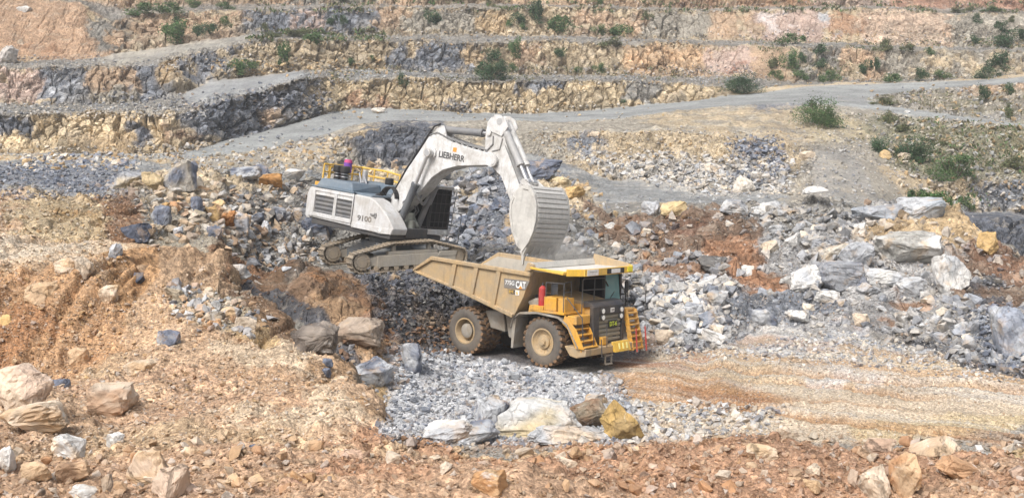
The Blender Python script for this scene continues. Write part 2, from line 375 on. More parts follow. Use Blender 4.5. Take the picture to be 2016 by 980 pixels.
# normals of the base sheet
def grid_normals(G):
    du = np.gradient(G, axis=1); dv = np.gradient(G, axis=0)
    n = np.cross(du, dv); n /= np.linalg.norm(n, axis=-1, keepdims=True) + 1e-9
    return n
NRM = grid_normals(G0)
if NRM[20, NC // 2, 2] < 0: NRM = -NRM
X = G0.reshape(-1, 3); Nf = NRM.reshape(-1, 3)
cl, rb, so = CL.ravel(), RB.ravel(), SO.ravel()
disp = np.zeros(len(X)); ROCKID = np.full(len(X), 0.5); JIT = np.zeros((len(X), 2))
warp = np.stack([fbm(X * 0.35, 3, 3), fbm(X * 0.35 + 31, 3, 4), fbm(X * 0.35 + 57, 3, 5)], -1)
# jointed rock wall: big blocks, small blocks, open joints
m = cl > 0.04
Pm = X[m] + warp[m] * 0.55
f1, f2, cid = voro(Pm * np.array([0.46, 0.3, 0.30]), 11)
g1, g2, did = voro(Pm * np.array([1.0, 0.7, 0.75]) + 5, 12)
d = (cid - 0.5) * 0.95 + (did - 0.5) * 0.55 - 1.0 * np.clip(1 - (f2 - f1) / 0.10, 0, 1) - 0.6 * np.clip(1 - (g2 - g1) / 0.12, 0, 1) + 0.5 * fbm(X[m] * 0.12, 3, 13)
# the wall changes character along its length: blocky, ribbed with tall columns and drill traces, or crumbled to earth
h1, h2, eid = voro(Pm * np.array([0.85, 0.5, 0.09]) + 9, 14)
typ = fbm(X[m] * np.array([0.045, 0.03, 0.10]), 3, 15) * 2.2 + 0.22
wr = np.clip(typ * 2 - 0.2, 0, 1); we = np.clip(-typ * 2 - 0.5, 0, 1)
ribs = (eid - 0.5) * 0.9 - 0.7 * np.clip(1 - (h2 - h1) / 0.12, 0, 1) + (did - 0.5) * 0.3
earth = 0.6 * fbm(X[m] * np.array([0.5, 0.5, 0.22]), 5, 16, .6)
d = d * (1 - wr) * (1 - we) + ribs * wr * (1 - we) + earth * we
disp[m] += cl[m] * d
ROCKID[m] = 0.55 * cid + 0.45 * did; JIT[m] = np.stack([cid - 0.5, did - 0.5], -1)
# scree aprons at the foot of each wall
tt = np.repeat(ST, NC); ux = np.tile(UU, NR); sg = np.repeat(SEG, NC)
fan = np.clip(fbm(np.stack([ux / 70, sg * 7.7, 0 * ux], -1), 4, 18, .6) * 2.4 + 0.1, 0, 1)
apron = np.clip(1 - tt / (0.25 + 0.45 * fan), 0, 1) * fan * (cl > 0.3)
disp += cl * apron * np.clip(tt / 0.14, 0, 1) * 1.2
APR = np.clip(apron * 2.5, 0, 1)
# rubble: stones half buried, two sizes
m = rb > 0.04
Pm = X[m] + warp[m] * 0.5
f1, f2, cid = voro(Pm * 0.75, 21)
g1, g2, did = voro(Pm * 1.9 + 3, 22)
d = 0.75 * (f2 - f1) * (0.3 + cid) + 0.28 * (g2 - g1) * (0.4 + did) + 0.6 * fbm(X[m] * 0.16, 4, 23) - 0.25
disp[m] += rb[m] * d
ROCKID[m] = np.where(cl[m] > 0.5, ROCKID[m], 0.5 * cid + 0.5 * did)
JIT[m] = np.stack([cid - 0.5, did - 0.5], -1)
# soil banks: lumps that keep their detail near the camera
m = so > 0.04
Pm = X[m] + warp[m] * 0.3
g1, g2, did = voro(Pm * 4.2, 32)
gul = np.abs(fbm(np.stack([Pm[:, 0] * 0.55, Pm[:, 1] * 0.12, Pm[:, 2] * 0.1], -1), 4, 34, .55))
d = 0.62 * fbm(Pm * 0.4, 6, 31, 0.58) - 0.7 * np.clip(0.16 - gul, 0, 1) * 3 * (X[m][:, 1] > 20) + 0.15 * (g2 - g1) * (did ** 2) + 0.07 * fbm(Pm * 5, 4, 33, .6)
disp[m] += so[m] * d
disp += 0.05 * fbm(X * 0.8, 4, 51)
G1 = X + Nf * disp[:, None]
# local mounds, hollows and spurs: (u, v, radius m, height m)
MOUNDS = [(690, 700, 3.0, 1.5), (600, 600, 3.5, 1.2), (120, 420, 4.0, 0.6), (1830, 440, 4.0, 1.0), (250, 455, 2.2, -1.3), (150, 590, 2.6, 0.9), (330, 540, 2.4, 0.8), (60, 650, 2.0, -0.6), (235, 640, 1.8, -0.8), (400, 600, 2.0, 0.5), (505, 500, 2.2, -0.8), (560, 350, 3.0, 0.7), (1650, 560, 4.0, 0.7), (1440, 560, 3.0, 0.6)]
# ------------------------------------------------------------------ geological zones: colour of soil and rock, read off the photo on the base surface
TAN = srgb(204, 172, 134); ORG = srgb(196, 142, 90); BRN = srgb(150, 108, 72); DBR = srgb(112, 88, 68); PALE = srgb(210, 186, 158)
OCH = srgb(206, 182, 144); YEL = srgb(204, 168, 112); BLU = srgb(132, 137, 146); DBL = srgb(108, 113, 124); LGR = srgb(186, 188, 192)
GRY = srgb(148, 144, 136); ROAD = srgb(156, 158, 157); GTAN = srgb(174, 165, 149); PNK = srgb(206, 176, 160); RED = srgb(182, 124, 92)
OWAL = srgb(208, 168, 126); DGR = srgb(98, 98, 102); PEACH = srgb(206, 170, 134); OLIV = srgb(142, 136, 104); RUST = srgb(142, 112, 88)
SEGCOL = dict(A=TAN, B=TAN, C=TAN, D=GRY, E=GRY, F=GRY, G=DGR, G2=GRY, G3=GRY, H=GTAN, I=GRY, J=ROAD, K=OCH, K2=GTAN, L=ROAD, L2=ROAD, M0=ROAD, M=OCH, N=GRY, O=OCH, P=GRY, Q=OCH, S1=GRY, S2=OWAL, T=OWAL, U=GRY)
TINT = np.zeros((NR, NC, 3))
for s, c in SEGCOL.items(): TINT[SEG == segi[s]] = c
near_soil = np.isin(SEG, [segi[q] for q in ("D", "E", "F", "G")])[:, None] & (UU < 470)[None] | np.isin(SEG, [segi["D"]])[:, None] & (UU < 770)[None]
TINT[near_soil] = srgb(198, 162, 122)
TINT = TINT.reshape(-1, 3)
fu, fv = gu.ravel(), gv.ravel()
wu = fu + 16 * fbm(np.stack([fu / 60, fv / 34, 0 * fu], -1), 5, 61, 0.62)
wv = fv + 9 * fbm(np.stack([fu / 60, fv / 34, 0 * fu + 7], -1), 5, 62, 0.62)
wu += JIT[:, 0] * 34 + 9 * fbm(X * 0.9, 4, 63, 0.7) * (1 + 2 * so); wv += JIT[:, 1] * 18 + 5 * fbm(X * 0.9 + 9, 4, 64, 0.7) * (1 + 2 * so)
vis = VIS.ravel()
def in_poly(poly, x, y):
    inside = np.zeros(len(x), bool); n = len(poly)
    for i in range(n):
        x0, y0 = poly[i]; x1, y1 = poly[(i + 1) % n]
        if y0 == y1: continue
        c = (y0 > y) != (y1 > y)
        inside ^= c & (x < (x1 - x0) * (y - y0) / (y1 - y0) + x0)
    return inside
def paint(col, poly, keep=1.0, segs=None):
    """Give the surface inside the outline its own colour; keep < 1 leaves irregular gaps."""
    if len(poly) == 4 and not isinstance(poly[0], tuple):
        u0, v0, u1, v1 = poly; poly = [(u0, v0), (u1, v0), (u1, v1), (u0, v1)]
    pu = [p[0] for p in poly]; pv = [p[1] for p in poly]
    c = np.where(vis & (wu > min(pu)) & (wu < max(pu)) & (wv > min(pv)) & (wv < max(pv)))[0]
    if segs:
        c = c[np.isin(SEG[c // NC], [segi[s] for s in segs])]
    i = c[in_poly(poly, wu[c], wv[c])]
    if keep < 1:
        i = i[(fbm(X[i] * 0.5, 4, 77) * 0.9 + 0.5) < keep]
    TINT[i] = col
S_ = lambda s: list(s.split())
# foreground bank
paint(srgb(198, 158, 122), (-2000, 885, 3000, 1100)); paint(srgb(186, 138, 100), (620, 850, 1320, 990), .55); paint(srgb(186, 140, 104), (1300, 860, 2100, 990), .6)
paint(srgb(188, 140, 110), (-100, 900, 640, 990), .4); paint(PEACH, [(380, 850), (200, 760), (330, 640), (560, 650), (700, 740), (800, 850), (640, 870)])
paint(PALE, [(420, 700), (400, 650), (560, 655), (650, 730), (560, 760)]); paint(PALE, [(330, 800), (620, 790), (780, 850), (500, 860)], .6)
paint(srgb(196, 148, 98), [(-200, 560), (120, 555), (240, 600), (260, 690), (180, 730), (90, 770), (-200, 740)]); paint(srgb(178, 124, 74), [(-100, 620), (80, 610), (210, 660), (120, 730), (-100, 720)], .7)
paint(PEACH, [(0, 750), (280, 740), (360, 820), (200, 880), (-50, 860)], .7); paint(srgb(198, 160, 120), [(230, 560), (430, 500), (460, 590), (380, 640), (260, 640)])
paint(srgb(190, 142, 88), [(200, 490), (300, 500), (320, 590), (240, 620), (200, 560)], .7); paint(GTAN, [(330, 600), (430, 580), (520, 620), (500, 660), (380, 650)], .5)
paint(YEL, [(450, 650), (520, 630), (560, 680), (480, 690)], .5); paint(PALE, [(-200, 460), (210, 470), (260, 500), (130, 530), (-200, 545)]); paint(srgb(206, 190, 170), [(-200, 475), (160, 480), (190, 505), (-200, 520)], .6)
paint(OCH, [(-200, 365), (110, 370), (220, 400), (210, 460), (-200, 455)]); paint(YEL, [(90, 410), (190, 405), (200, 460), (120, 455)], .55); paint(PEACH, [(-100, 380), (60, 385), (50, 450), (-100, 450)], .6)
paint(srgb(196, 156, 116), [(240, 640), (420, 640), (700, 790), (560, 830), (300, 780)], .5); paint(srgb(190, 150, 106), [(560, 660), (700, 740), (790, 840), (720, 850), (600, 740)], .6); paint(srgb(200, 160, 124), [(-60, 740), (300, 720), (700, 850), (-60, 890)], .45)
# brown hollow and rubble bank left of the excavator
paint(BRN, [(180, 400), (250, 380), (280, 420), (300, 480), (260, 470), (200, 430)]); paint(OCH, [(230, 350), (360, 330), (480, 345), (470, 400), (330, 420), (260, 390)], .75, S_("G3 H G2"))
paint(GTAN, [(300, 400), (470, 390), (520, 470), (430, 500), (310, 480)], .7); paint(BRN, [(420, 480), (500, 470), (520, 560), (450, 570)], .6)
paint(GRY, [(460, 390), (610, 350), (640, 450), (600, 540), (520, 530), (470, 480)]); paint(GRY, [(480, 430), (600, 420), (600, 480), (500, 500)], .4); paint(OCH, [(430, 350), (560, 345), (540, 390), (450, 400)], .6)
paint(BRN, [(440, 540), (520, 530), (720, 535), (770, 640), (660, 730), (560, 660), (470, 640)], 1, S_('F G G2')); paint(RUST, [(455, 585), (520, 560), (600, 530), (650, 530), (620, 560), (520, 610), (470, 620)]); paint(BRN, [(510, 600), (600, 560), (715, 570), (720, 610), (640, 650), (560, 660), (510, 630)])
paint(srgb(138, 106, 76), [(470, 625), (520, 570), (600, 555), (715, 565), (735, 615), (650, 655), (560, 665)]); paint(srgb(176, 122, 70), [(550, 590), (690, 580), (690, 610), (580, 640)], .6); paint(srgb(122, 112, 104), [(500, 610), (600, 545), (615, 550), (530, 612)], .5); paint(srgb(150, 118, 90), [(470, 570), (600, 600), (700, 690), (600, 690), (480, 640)], .75, S_('E F G'))
paint(srgb(188, 148, 104), [(600, 640), (700, 650), (790, 690), (800, 760), (760, 810), (640, 720)]); paint(YEL, [(690, 770), (790, 745), (790, 800), (740, 815)]); paint(srgb(176, 112, 60), [(700, 690), (780, 680), (800, 710), (730, 720)], .6)
# in front of and behind the excavator
paint(DBL, [(650, 530), (900, 530), (900, 610), (720, 620), (700, 560)]); paint(DGR, [(700, 560), (900, 570), (900, 680), (790, 690), (740, 640)]); paint(srgb(112, 96, 84), [(730, 600), (880, 590), (870, 680), (800, 680)], .6)
paint(BLU, [(880, 340), (1010, 335), (1040, 400), (1010, 480), (880, 500)]); paint(OCH, [(890, 350), (940, 360), (930, 420), (895, 410)], .6); paint(YEL, [(980, 430), (1040, 430), (1040, 480), (985, 475)])
paint(srgb(216, 192, 150), [(720, 325), (800, 320), (790, 360), (730, 360)], 1, S_("G3 H")); paint(BLU, [(1020, 315), (1100, 315), (1110, 350), (1050, 365)]); paint(OCH, [(1060, 345), (1150, 360), (1190, 410), (1150, 430), (1080, 400)])
# the big muck pile right of the truck
paint(srgb(172, 170, 168), [(1250, 430), (1900, 400), (1960, 480), (2020, 600), (1950, 700), (1700, 650), (1500, 660), (1350, 690), (1270, 640)])
paint(RUST, [(1130, 380), (1200, 420), (1400, 415), (1490, 430), (1480, 480), (1400, 500), (1330, 520), (1230, 500), (1170, 440)]); paint(srgb(140, 96, 66), [(1170, 430), (1300, 440), (1400, 430), (1380, 480), (1240, 480)], .5)
paint(srgb(184, 122, 66), [(1400, 470), (1480, 480), (1500, 540), (1555, 570), (1540, 590), (1440, 580), (1390, 520)]); paint(srgb(176, 124, 78), [(1250, 490), (1400, 500), (1400, 560), (1280, 570)], .55); paint(GRY, [(1170, 460), (1300, 470), (1290, 520), (1180, 510)], .5)
paint(DGR, [(1380, 510), (1440, 515), (1440, 555), (1380, 550)], .7); paint(LGR, [(1280, 560), (1420, 560), (1430, 690), (1280, 680)], .7); paint(BLU, [(1400, 585), (1700, 600), (1680, 640), (1420, 650)], .6)
paint(srgb(206, 168, 106), [(1690, 470), (1850, 415), (1920, 440), (1960, 490), (1900, 500), (1740, 480)]); paint(YEL, [(1690, 460), (1760, 450), (1760, 480), (1700, 485)]); paint(RUST, [(1840, 520), (1960, 500), (2100, 510), (2100, 600), (2020, 620), (1880, 600)])
paint(srgb(150, 104, 68), [(1900, 500), (2100, 505), (2100, 560), (1960, 560)]); paint(srgb(168, 122, 84), [(1640, 600), (1850, 600), (1860, 660), (1700, 660)], .5); paint(DGR, [(1920, 540), (1970, 545), (1960, 620), (1900, 600)], .7)
paint(BLU, [(1880, 640), (2020, 600), (2100, 620), (2100, 740), (1940, 720)]); paint(GRY, [(1500, 420), (1690, 410), (1680, 470), (1520, 480)], .8)
# pit floor
paint(srgb(196, 196, 198), [(740, 860), (790, 700), (860, 690), (1020, 700), (1100, 720), (1200, 740), (1230, 790), (1240, 870), (820, 870)]); paint(LGR, [(1200, 790), (1560, 800), (1500, 850), (1200, 870)], .9)
paint(DGR, [(700, 640), (880, 640), (900, 690), (800, 720)], .7); paint(srgb(108, 104, 104), [(880, 660), (1260, 650), (1300, 690), (1100, 715), (900, 700)], 1)  # dark rubble at left; shade beneath the truck painted into the floor colour
paint(srgb(206, 186, 160), [(1240, 700), (1700, 670), (2100, 750), (2100, 850), (1560, 870), (1240, 860)], 1, S_("D E F")); paint(srgb(200, 150, 92), [(1210, 730), (1400, 740), (1570, 785), (1560, 802), (1440, 805), (1230, 780)]); paint(srgb(176, 118, 62), [(1300, 755), (1500, 775), (1560, 795), (1420, 803)], .8)
paint(srgb(176, 112, 62), [(1210, 690), (1340, 695), (1500, 715), (1400, 730), (1210, 712)], .8); paint(srgb(212, 186, 138), [(1660, 830), (2100, 800), (2100, 855), (1700, 868)], .8); paint(srgb(210, 208, 204), [(1560, 720), (1760, 720), (1720, 760), (1600, 760)], .7)
paint(srgb(200, 178, 146), [(1260, 690), (1900, 690), (2100, 770), (1800, 800), (1400, 740)], .45, S_("D E F")); paint(LGR, [(1270, 680), (1700, 655), (1900, 700), (1500, 700)], .55)
# mid distance: flat, slope face, ramps
paint(BLU, [(-200, 320), (260, 322), (240, 385), (-200, 388)], .9, S_("I J")); paint(GTAN, [(340, 280), (690, 262), (690, 345), (330, 345)], 1, S_("J K K2")); paint(OCH, [(520, 300), (680, 270), (690, 300), (560, 330)], .5, S_("J K K2"))
paint(DBL, [(690, 268), (770, 236), (880, 240), (870, 335), (690, 335)], 1, S_("J K K2")); paint(OCH, [(700, 250), (740, 245), (730, 275), (700, 280)], .7, S_("K K2")); paint(GTAN, (860, 236, 1070, 330), .8, S_("K K2"))
paint(GTAN, (1010, 250, 1130, 320), 1, S_("K K2")); paint(OCH, [(1060, 260), (1400, 250), (1480, 270), (1560, 290), (1560, 330), (1400, 340), (1200, 320)], .8, S_("K")); paint(BLU, [(1130, 262), (1190, 262), (1180, 310), (1130, 300)], 1, S_("K"))
paint(DBL, [(1460, 270), (1520, 265), (1540, 330), (1500, 370), (1450, 330)], .85, S_("K")); paint(srgb(200, 194, 184), [(1150, 310), (1540, 320), (1560, 380), (1400, 380), (1200, 345)], .9, S_("K J")); paint(GTAN, [(1590, 260), (1690, 285), (1800, 405), (1540, 400), (1570, 330)], 1, S_("K K2 J")); paint(srgb(166, 162, 154), [(1600, 290), (1680, 290), (1740, 400), (1590, 400)], .7, S_("K K2 J"))
paint(OCH, [(1240, 230), (1560, 200), (1720, 250), (1560, 290), (1380, 262)], .6, S_("K2")); paint(BLU, [(1480, 195), (1580, 190), (1575, 212), (1480, 212)], .8, S_("K2 L")); paint(srgb(196, 178, 140), [(1560, 210), (1750, 240), (1760, 275), (1600, 275)], .8, S_("K2"))
paint(srgb(150, 146, 120), [(1700, 230), (2016, 250), (2100, 260), (2100, 350), (1750, 340)], .85, S_("K2")); paint(OLIV, [(1720, 250), (2100, 255), (2100, 340), (1800, 330)], .4, S_("K2")); paint(OCH, [(1760, 330), (1870, 345), (1930, 400), (1800, 400)], .8, S_("K"))
paint(BLU, [(1900, 350), (2300, 340), (2300, 420), (1930, 418)], .9, S_("K")); paint(DBL, (1850, 416, 2400, 520), .9, S_("I H J")); paint(GTAN, [(1700, 175), (2300, 150), (2300, 250), (1760, 215)], 1, S_("L2")); paint(OLIV, (1720, 170, 2200, 250), .35, S_("L2")); paint(OWAL, (1900, 160, 2050, 180), .8, S_("L2"))
# terrace walls, level by level
A = S_("M"); B = S_("O"); C = S_("Q"); D = S_("S2 T")
paint(srgb(220, 190, 140), (-300, 225, 330, 306), 1, A); paint(DBL, (-300, 230, 65, 262), .9, A); paint(DBL, (258, 250, 290, 300), .8, A); paint(YEL, (110, 270, 260, 310), .55, A); paint(BRN, (330, 255, 400, 300), .6, A)
paint(BLU, [(360, 215), (620, 150), (640, 225), (440, 290), (380, 262)], 1, A); paint(DBL, [(430, 200), (600, 170), (610, 230), (450, 270)], .5, A); paint(OCH, [(600, 165), (660, 155), (660, 215), (620, 220)], .7, A); paint(PEACH, (505, 215, 545, 250), .6, A)
paint(srgb(218, 190, 142), (650, 155, 1440, 226), 1, A); paint(ORG, (690, 185, 840, 218), .5, A); paint(BLU, (1020, 155, 1110, 180), .7, A); paint(BLU, (880, 195, 925, 212), .9, A); paint(GRY, (1240, 160, 1290, 205), .8, A); paint(OCH, (1290, 170, 1440, 205), .6, A)
paint(PNK, (-300, 135, 75, 205), .8, B); paint(BLU, (72, 130, 175, 205), 1, B); paint(LGR, (105, 150, 165, 195), .5, B); paint(OWAL, (175, 132, 275, 180), 1, B); paint(GTAN, (180, 178, 280, 206), .9, B); paint(BLU, (272, 120, 350, 200), 1, B); paint(YEL, (320, 118, 352, 178), .9, B)
paint(BLU, [(350, 110), (540, 75), (545, 100), (440, 150), (360, 170)], .6, B); paint(OCH, [(440, 100), (560, 85), (560, 130), (450, 145)], .8, B); paint(OCH, (560, 80, 770, 135), .8, B); paint(BLU, (768, 80, 945, 143), 1, B); paint(DBL, (790, 90, 880, 140), .5, B); paint(OCH, (800, 85, 835, 115), .8, B); paint(YEL, (910, 90, 942, 130), .8, B)
paint(OCH, (1000, 80, 1230, 147), 1, B); paint(OWAL, (1020, 85, 1065, 140), .9, B); paint(srgb(222, 172, 110), (1225, 88, 1400, 150), 1, B); paint(PNK, (1395, 88, 1480, 150), 1, B); paint(RED, (1440, 95, 1480, 140), .35, B); paint(OWAL, (1480, 90, 1560, 158), .8, B); paint(GRY, (1560, 92, 1720, 160), .6, B); paint(OWAL, (1660, 100, 1740, 160), .6, B)
paint(GTAN, (1740, 98, 2300, 160), .9, B); paint(OCH, (1800, 110, 2100, 155), .5, B)
paint(srgb(200, 160, 124), [(-300, -60), (150, -10), (190, 28), (235, 104), (200, 120), (-300, 122)], 1, C); paint(srgb(188, 140, 100), (-50, 90, 120, 120), .6, C); paint(GRY, (185, 30, 250, 100), .9, C); paint(OWAL, (220, 25, 480, 90), .7, C); paint(BLU, (480, 18, 740, 66), .9, C); paint(PNK, (590, 20, 640, 60), .6, C)
paint(OWAL, (740, 20, 800, 66), 1, C); paint(GTAN, (800, 15, 945, 66), .9, C); paint(YEL, (945, 20, 1000, 70), 1, C); paint(OCH, (1000, 14, 1200, 70), .7, C); paint(OWAL, (1120, 25, 1270, 74), .7, C); paint(GTAN, (1260, 20, 1390, 78), 1, C); paint(OWAL, (1390, 22, 1500, 80), .7, C); paint(PNK, (1490, 20, 1640, 84), 1, C)
paint(srgb(224, 208, 200), (1500, 25, 1560, 60), .5, C); paint(ORG, (1648, 30, 1690, 72), 1, C); paint(LGR, (1620, 20, 1650, 70), .6, C); paint(srgb(212, 180, 152), (1690, 20, 1880, 92), 1, C); paint(GTAN, (1870, 25, 2300, 95), 1, C)
paint(OWAL, (-300, -60, 1350, 12), 1, D); paint(GRY, (560, -10, 760, 12), .7, D); paint(ORG, (1340, -60, 1620, 14), .7, D); paint(PNK, (1600, -40, 1760, 15), .8, D); paint(srgb(196, 136, 100), (1750, -60, 2300, 18), 1, D)
paint(srgb(164, 166, 166), (360, 136, 620, 205), 1, S_("N")); paint(srgb(190, 182, 166), [(190, 125), (226, 104), (347, 87), (493, 68), (500, 74), (350, 100), (230, 122)], 1, S_("P")); paint(ROAD, (690, 134, 945, 148), .8, S_("N"))
SEGV = np.repeat(SEG, NC)
UG = np.tile(UU, NR)
# crumbled aprons lose the wall's colour to grey tan scree
TINT = TINT * (1 - 0.6 * APR[:, None]) + 0.6 * APR[:, None] * (0.5 * np.array(GTAN) + 0.5 * TINT)
# driven ground: long pale, brown and grey streaks along the wheel tracks
al = (X[:, 0] * 0.916 - X[:, 1] * 0.40); ac = (X[:, 0] * 0.40 + X[:, 1] * 0.916)
st1 = fbm(np.stack([al * 0.05, ac * 0.75, 0 * al], -1), 5, 71, .62); st2 = fbm(np.stack([al * 0.09, ac * 1.3, 0 * al + 4], -1), 5, 72, .62)
fl = (np.isin(np.repeat(SEG, NC), [segi[q] for q in ("D", "E", "F")]) & (np.tile(UU, NR) > 1180)).astype(float)[:, None]
k1 = np.clip(st1 * 4.5 - 0.1, 0, 0.9)[:, None] * fl; k2 = np.clip(st2 * 4.5 - 0.25, 0, 0.8)[:, None] * fl
G1[:, 2] += fl[:, 0] * (0.30 * st1 + 0.16 * st2)
RUT = np.zeros(len(X))
# wheel ruts left by the trucks leaving the pit
for off, dep_ in ((49.3, .16), (45.9, .16), (44.4, .12), (41.2, .12), (47.2, .08)):
    dd = ac - off - 0.9 * np.sin(al * 0.11 + off) - 0.25 * fbm(np.stack([al * 0.3, 0 * al + off, 0 * al], -1), 3, 74)
    k = np.exp(-(dd / 0.34) ** 2) * fl[:, 0] * np.clip(fbm(np.stack([al * 0.12, 0 * al + off, 0 * al], -1), 3, 75) * 2 + 0.8, 0, 1)
    G1[:, 2] -= dep_ * k; G1[:, 2] += 0.6 * dep_ * np.exp(-((np.abs(dd) - 0.55) / 0.18) ** 2) * fl[:, 0] * (k > 0.0)
    RUT = np.maximum(RUT, k)
# neighbouring zones grade into each other a little, and all of it carries the same grey dust
T3 = TINT.reshape(NR, NC, 3)
Bl = T3.copy()
for _ in range(10):
    Bl[1:-1] = (Bl[:-2] + 2 * Bl[1:-1] + Bl[2:]) / 4; Bl[:, 1:-1] = (Bl[:, :-2] + 2 * Bl[:, 1:-1] + Bl[:, 2:]) / 4
kb = np.clip(0.55 + 0.5 * fbm(X * 0.6, 4, 66), 0.15, 0.95).reshape(NR, NC, 1)
TINT = (T3 * (1 - kb) + Bl * kb).reshape(-1, 3)
ds = (0.22 - 0.20 * np.clip(so * 1.4, 0, 1))[:, None]                  # far rock is greyer than fresh soil
TINT = TINT * (1 - ds) + TINT.mean(1, keepdims=True) * ds
sat = (TINT.max(1) - TINT.min(1)) / TINT.max(1)                        # nothing here is vivid
kk = (0.22 * np.clip((sat - 0.38) / 0.3, 0, 1))[:, None]
lum = (TINT @ np.array([0.3, 0.55, 0.15]))[:, None]
TINT = TINT * (1 - kk) + lum * kk
k1 = 0.6 * k1; k2 = 0.8 * k2
TINT = TINT * (1 - k1) + k1 * np.array(srgb(190, 152, 114)); TINT = TINT * (1 - k2) + k2 * np.array(srgb(206, 202, 196))
TINT = TINT * (1 - 0.7 * RUT[:, None]) + 0.7 * RUT[:, None] * np.array(srgb(162, 120, 80))
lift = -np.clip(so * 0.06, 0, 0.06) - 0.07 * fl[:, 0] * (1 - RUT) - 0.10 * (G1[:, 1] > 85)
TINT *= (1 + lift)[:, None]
TINT *= 0.86
TINT[:, 2] *= 1 - 0.015 * np.clip((sat - 0.15) / 0.2, 0, 1); TINT[:, 1] *= 1 + 0.003 * np.clip((sat - 0.15) / 0.2, 0, 1)
# walked and driven surfaces become roads of their own
road = np.zeros(NR * NC, bool)
isin = lambda *s: np.isin(SEGV, [segi[x] for x in s])
road |= isin("L", "L2", "M0") & (UG > 372) & (UG < 1650) | isin("L") & (UG >= 1650) | isin("M0") & (UG >= 1650)
road |= isin("N") & (UG > 365) & (UG < 600) & (np.repeat(ST, NC) > 0.25)
road |= isin("P") & (UG > 200) & (UG < 490) & (np.repeat(ST, NC) > 0.3)
ROADG = road.reshape(NR, NC)
G1 = np.where(road[:, None], X + Nf * (0.12 * disp * (rb + cl < 0.4))[:, None] + np.array([0, 0, 1.0]) * (0.08 * fbm(X * 0.5, 4, 90))[:, None], G1)
TINT = np.where(road[:, None] & isin("L", "L2", "M0")[:, None], np.array(ROAD) * 0.84 * (1 + 0.35 * fbm(np.stack([X[:, 0] * 0.04, X[:, 1] * 0.45, 0 * X[:, 0]], -1), 5, 73, .6))[:, None] * np.array([1.0, 1.0, 0.99]), TINT)
for (bu, bv, br, bh) in MOUNDS:
    j = np.argmin(np.where(vis, (fu - bu) ** 2 + (fv - bv) ** 2, 1e12)); c = G1[j].copy()
    w = np.exp(-((G1[:, 0] - c[0]) ** 2 + ((G1[:, 1] - c[1]) * 0.7) ** 2) / br ** 2)
    G1[:, 2] += bh * w
# beds that the two machines stand on: (x, y, z, half length, half width, yaw, soft edge)
PADS = [(-6.42, 62.45, 2.98, 3.9, 3.4, R(28.5), 2.2), (0.93, 52.26, 0.16, 4.2, 3.2, R(-40.6), 2.5)]
for px, py, pz, hl, hw, yw, soft in PADS:
    dx, dy = G1[:, 0] - px, G1[:, 1] - py
    lx_, ly_ = dx * math.cos(yw) + dy * math.sin(yw), -dx * math.sin(yw) + dy * math.cos(yw)
    dist = np.maximum(np.maximum(np.abs(lx_) - hl, np.abs(ly_) - hw), 0)
    w = np.clip(1 - dist / soft, 0, 1); w = w * w * (3 - 2 * w)
    tilt = 0.05 * -ly_ if pz < 1 else 0 * ly_
    G1[:, 2] = G1[:, 2] * (1 - w) + (pz + tilt * (np.abs(ly_) < 4) + 0.14 * disp * (pz > 1)) * w
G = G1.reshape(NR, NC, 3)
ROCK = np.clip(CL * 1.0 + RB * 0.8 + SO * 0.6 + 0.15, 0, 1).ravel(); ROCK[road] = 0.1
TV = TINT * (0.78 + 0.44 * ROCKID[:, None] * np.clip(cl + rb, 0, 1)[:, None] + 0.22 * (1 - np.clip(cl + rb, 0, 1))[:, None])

# quads, split into the named pieces of ground
ii, jj = np.meshgrid(np.arange(NR - 1), np.arange(NC - 1), indexing='ij')
quad = np.stack([ii * NC + jj, ii * NC + jj + 1, (ii + 1) * NC + jj + 1, (ii + 1) * NC + jj], -1).reshape(-1, 4)
qs = SEG[ii.ravel()]; qu = UU[jj.ravel()]
qroad = ROADG[ii.ravel(), jj.ravel()]
def piece(name, mask, mat, smooth=False):
    q = quad[mask]; idx = np.unique(q); mp = np.full(NR * NC, -1); mp[idx] = np.arange(len(idx))
    o = mesh_np(name, G1[idx], mp[q], mat, None, smooth, TV[idx], dict(rock=ROCK[idx]))
    o["kind"] = "structure"
    return o
e_floor = (qs <= segi["F"]) & (qs >= segi["D"]) & (qu > 760)
e_near = (qs < segi["D"]) | ((qs < segi["G2"]) & (qu < 440)) | ((qs < segi["F"]) & (qu <= 760) & (qs >= segi["D"])) 
e_near &= ~e_floor
e_bank = ~e_near & ~e_floor & (qs < segi["I"])
e_rest = ~(e_near | e_floor | e_bank)
piece("ground", e_near & ~qroad, M_NEAR, True)
piece("pit_floor", e_floor, M_NEAR, True)
piece("rubble_slope", e_bank, M_EARTH)
piece("quarry_terraces", e_rest & ~qroad, M_EARTH)
piece("haul_road", e_rest & qroad, M_ROAD, True)

# lookup from a photo pixel to the visible ground point (nearest surface wins)
_pu, _pv = project(G1)
_bw, _bh = 1100, 540
_bi = np.floor((_pu + 90) / 2).astype(int); _bj = np.floor((_pv + 50) / 2).astype(int)
_ok = (_bi >= 0) & (_bi < _bw) & (_bj >= 0) & (_bj < _bh)
_idx = np.where(_ok)[0]; _idx = _idx[np.argsort(-G1[_idx, 1])]
LOOK = np.full((_bh, _bw), -1); LOOK[_bj[_idx], _bi[_idx]] = _idx
for _ in range(5):                                                    # close pin holes
    for s, ax in ((1, 0), (-1, 0), (1, 1), (-1, 1)):
        r = np.roll(LOOK, s, ax); LOOK = np.where(LOOK < 0, r, LOOK)
def ground_at(u, v):
    i = np.clip(((np.asarray(u) + 90) / 2).astype(int), 0, _bw - 1); j = np.clip(((np.asarray(v) + 50) / 2).astype(int), 0, _bh - 1)
    return LOOK[j, i]
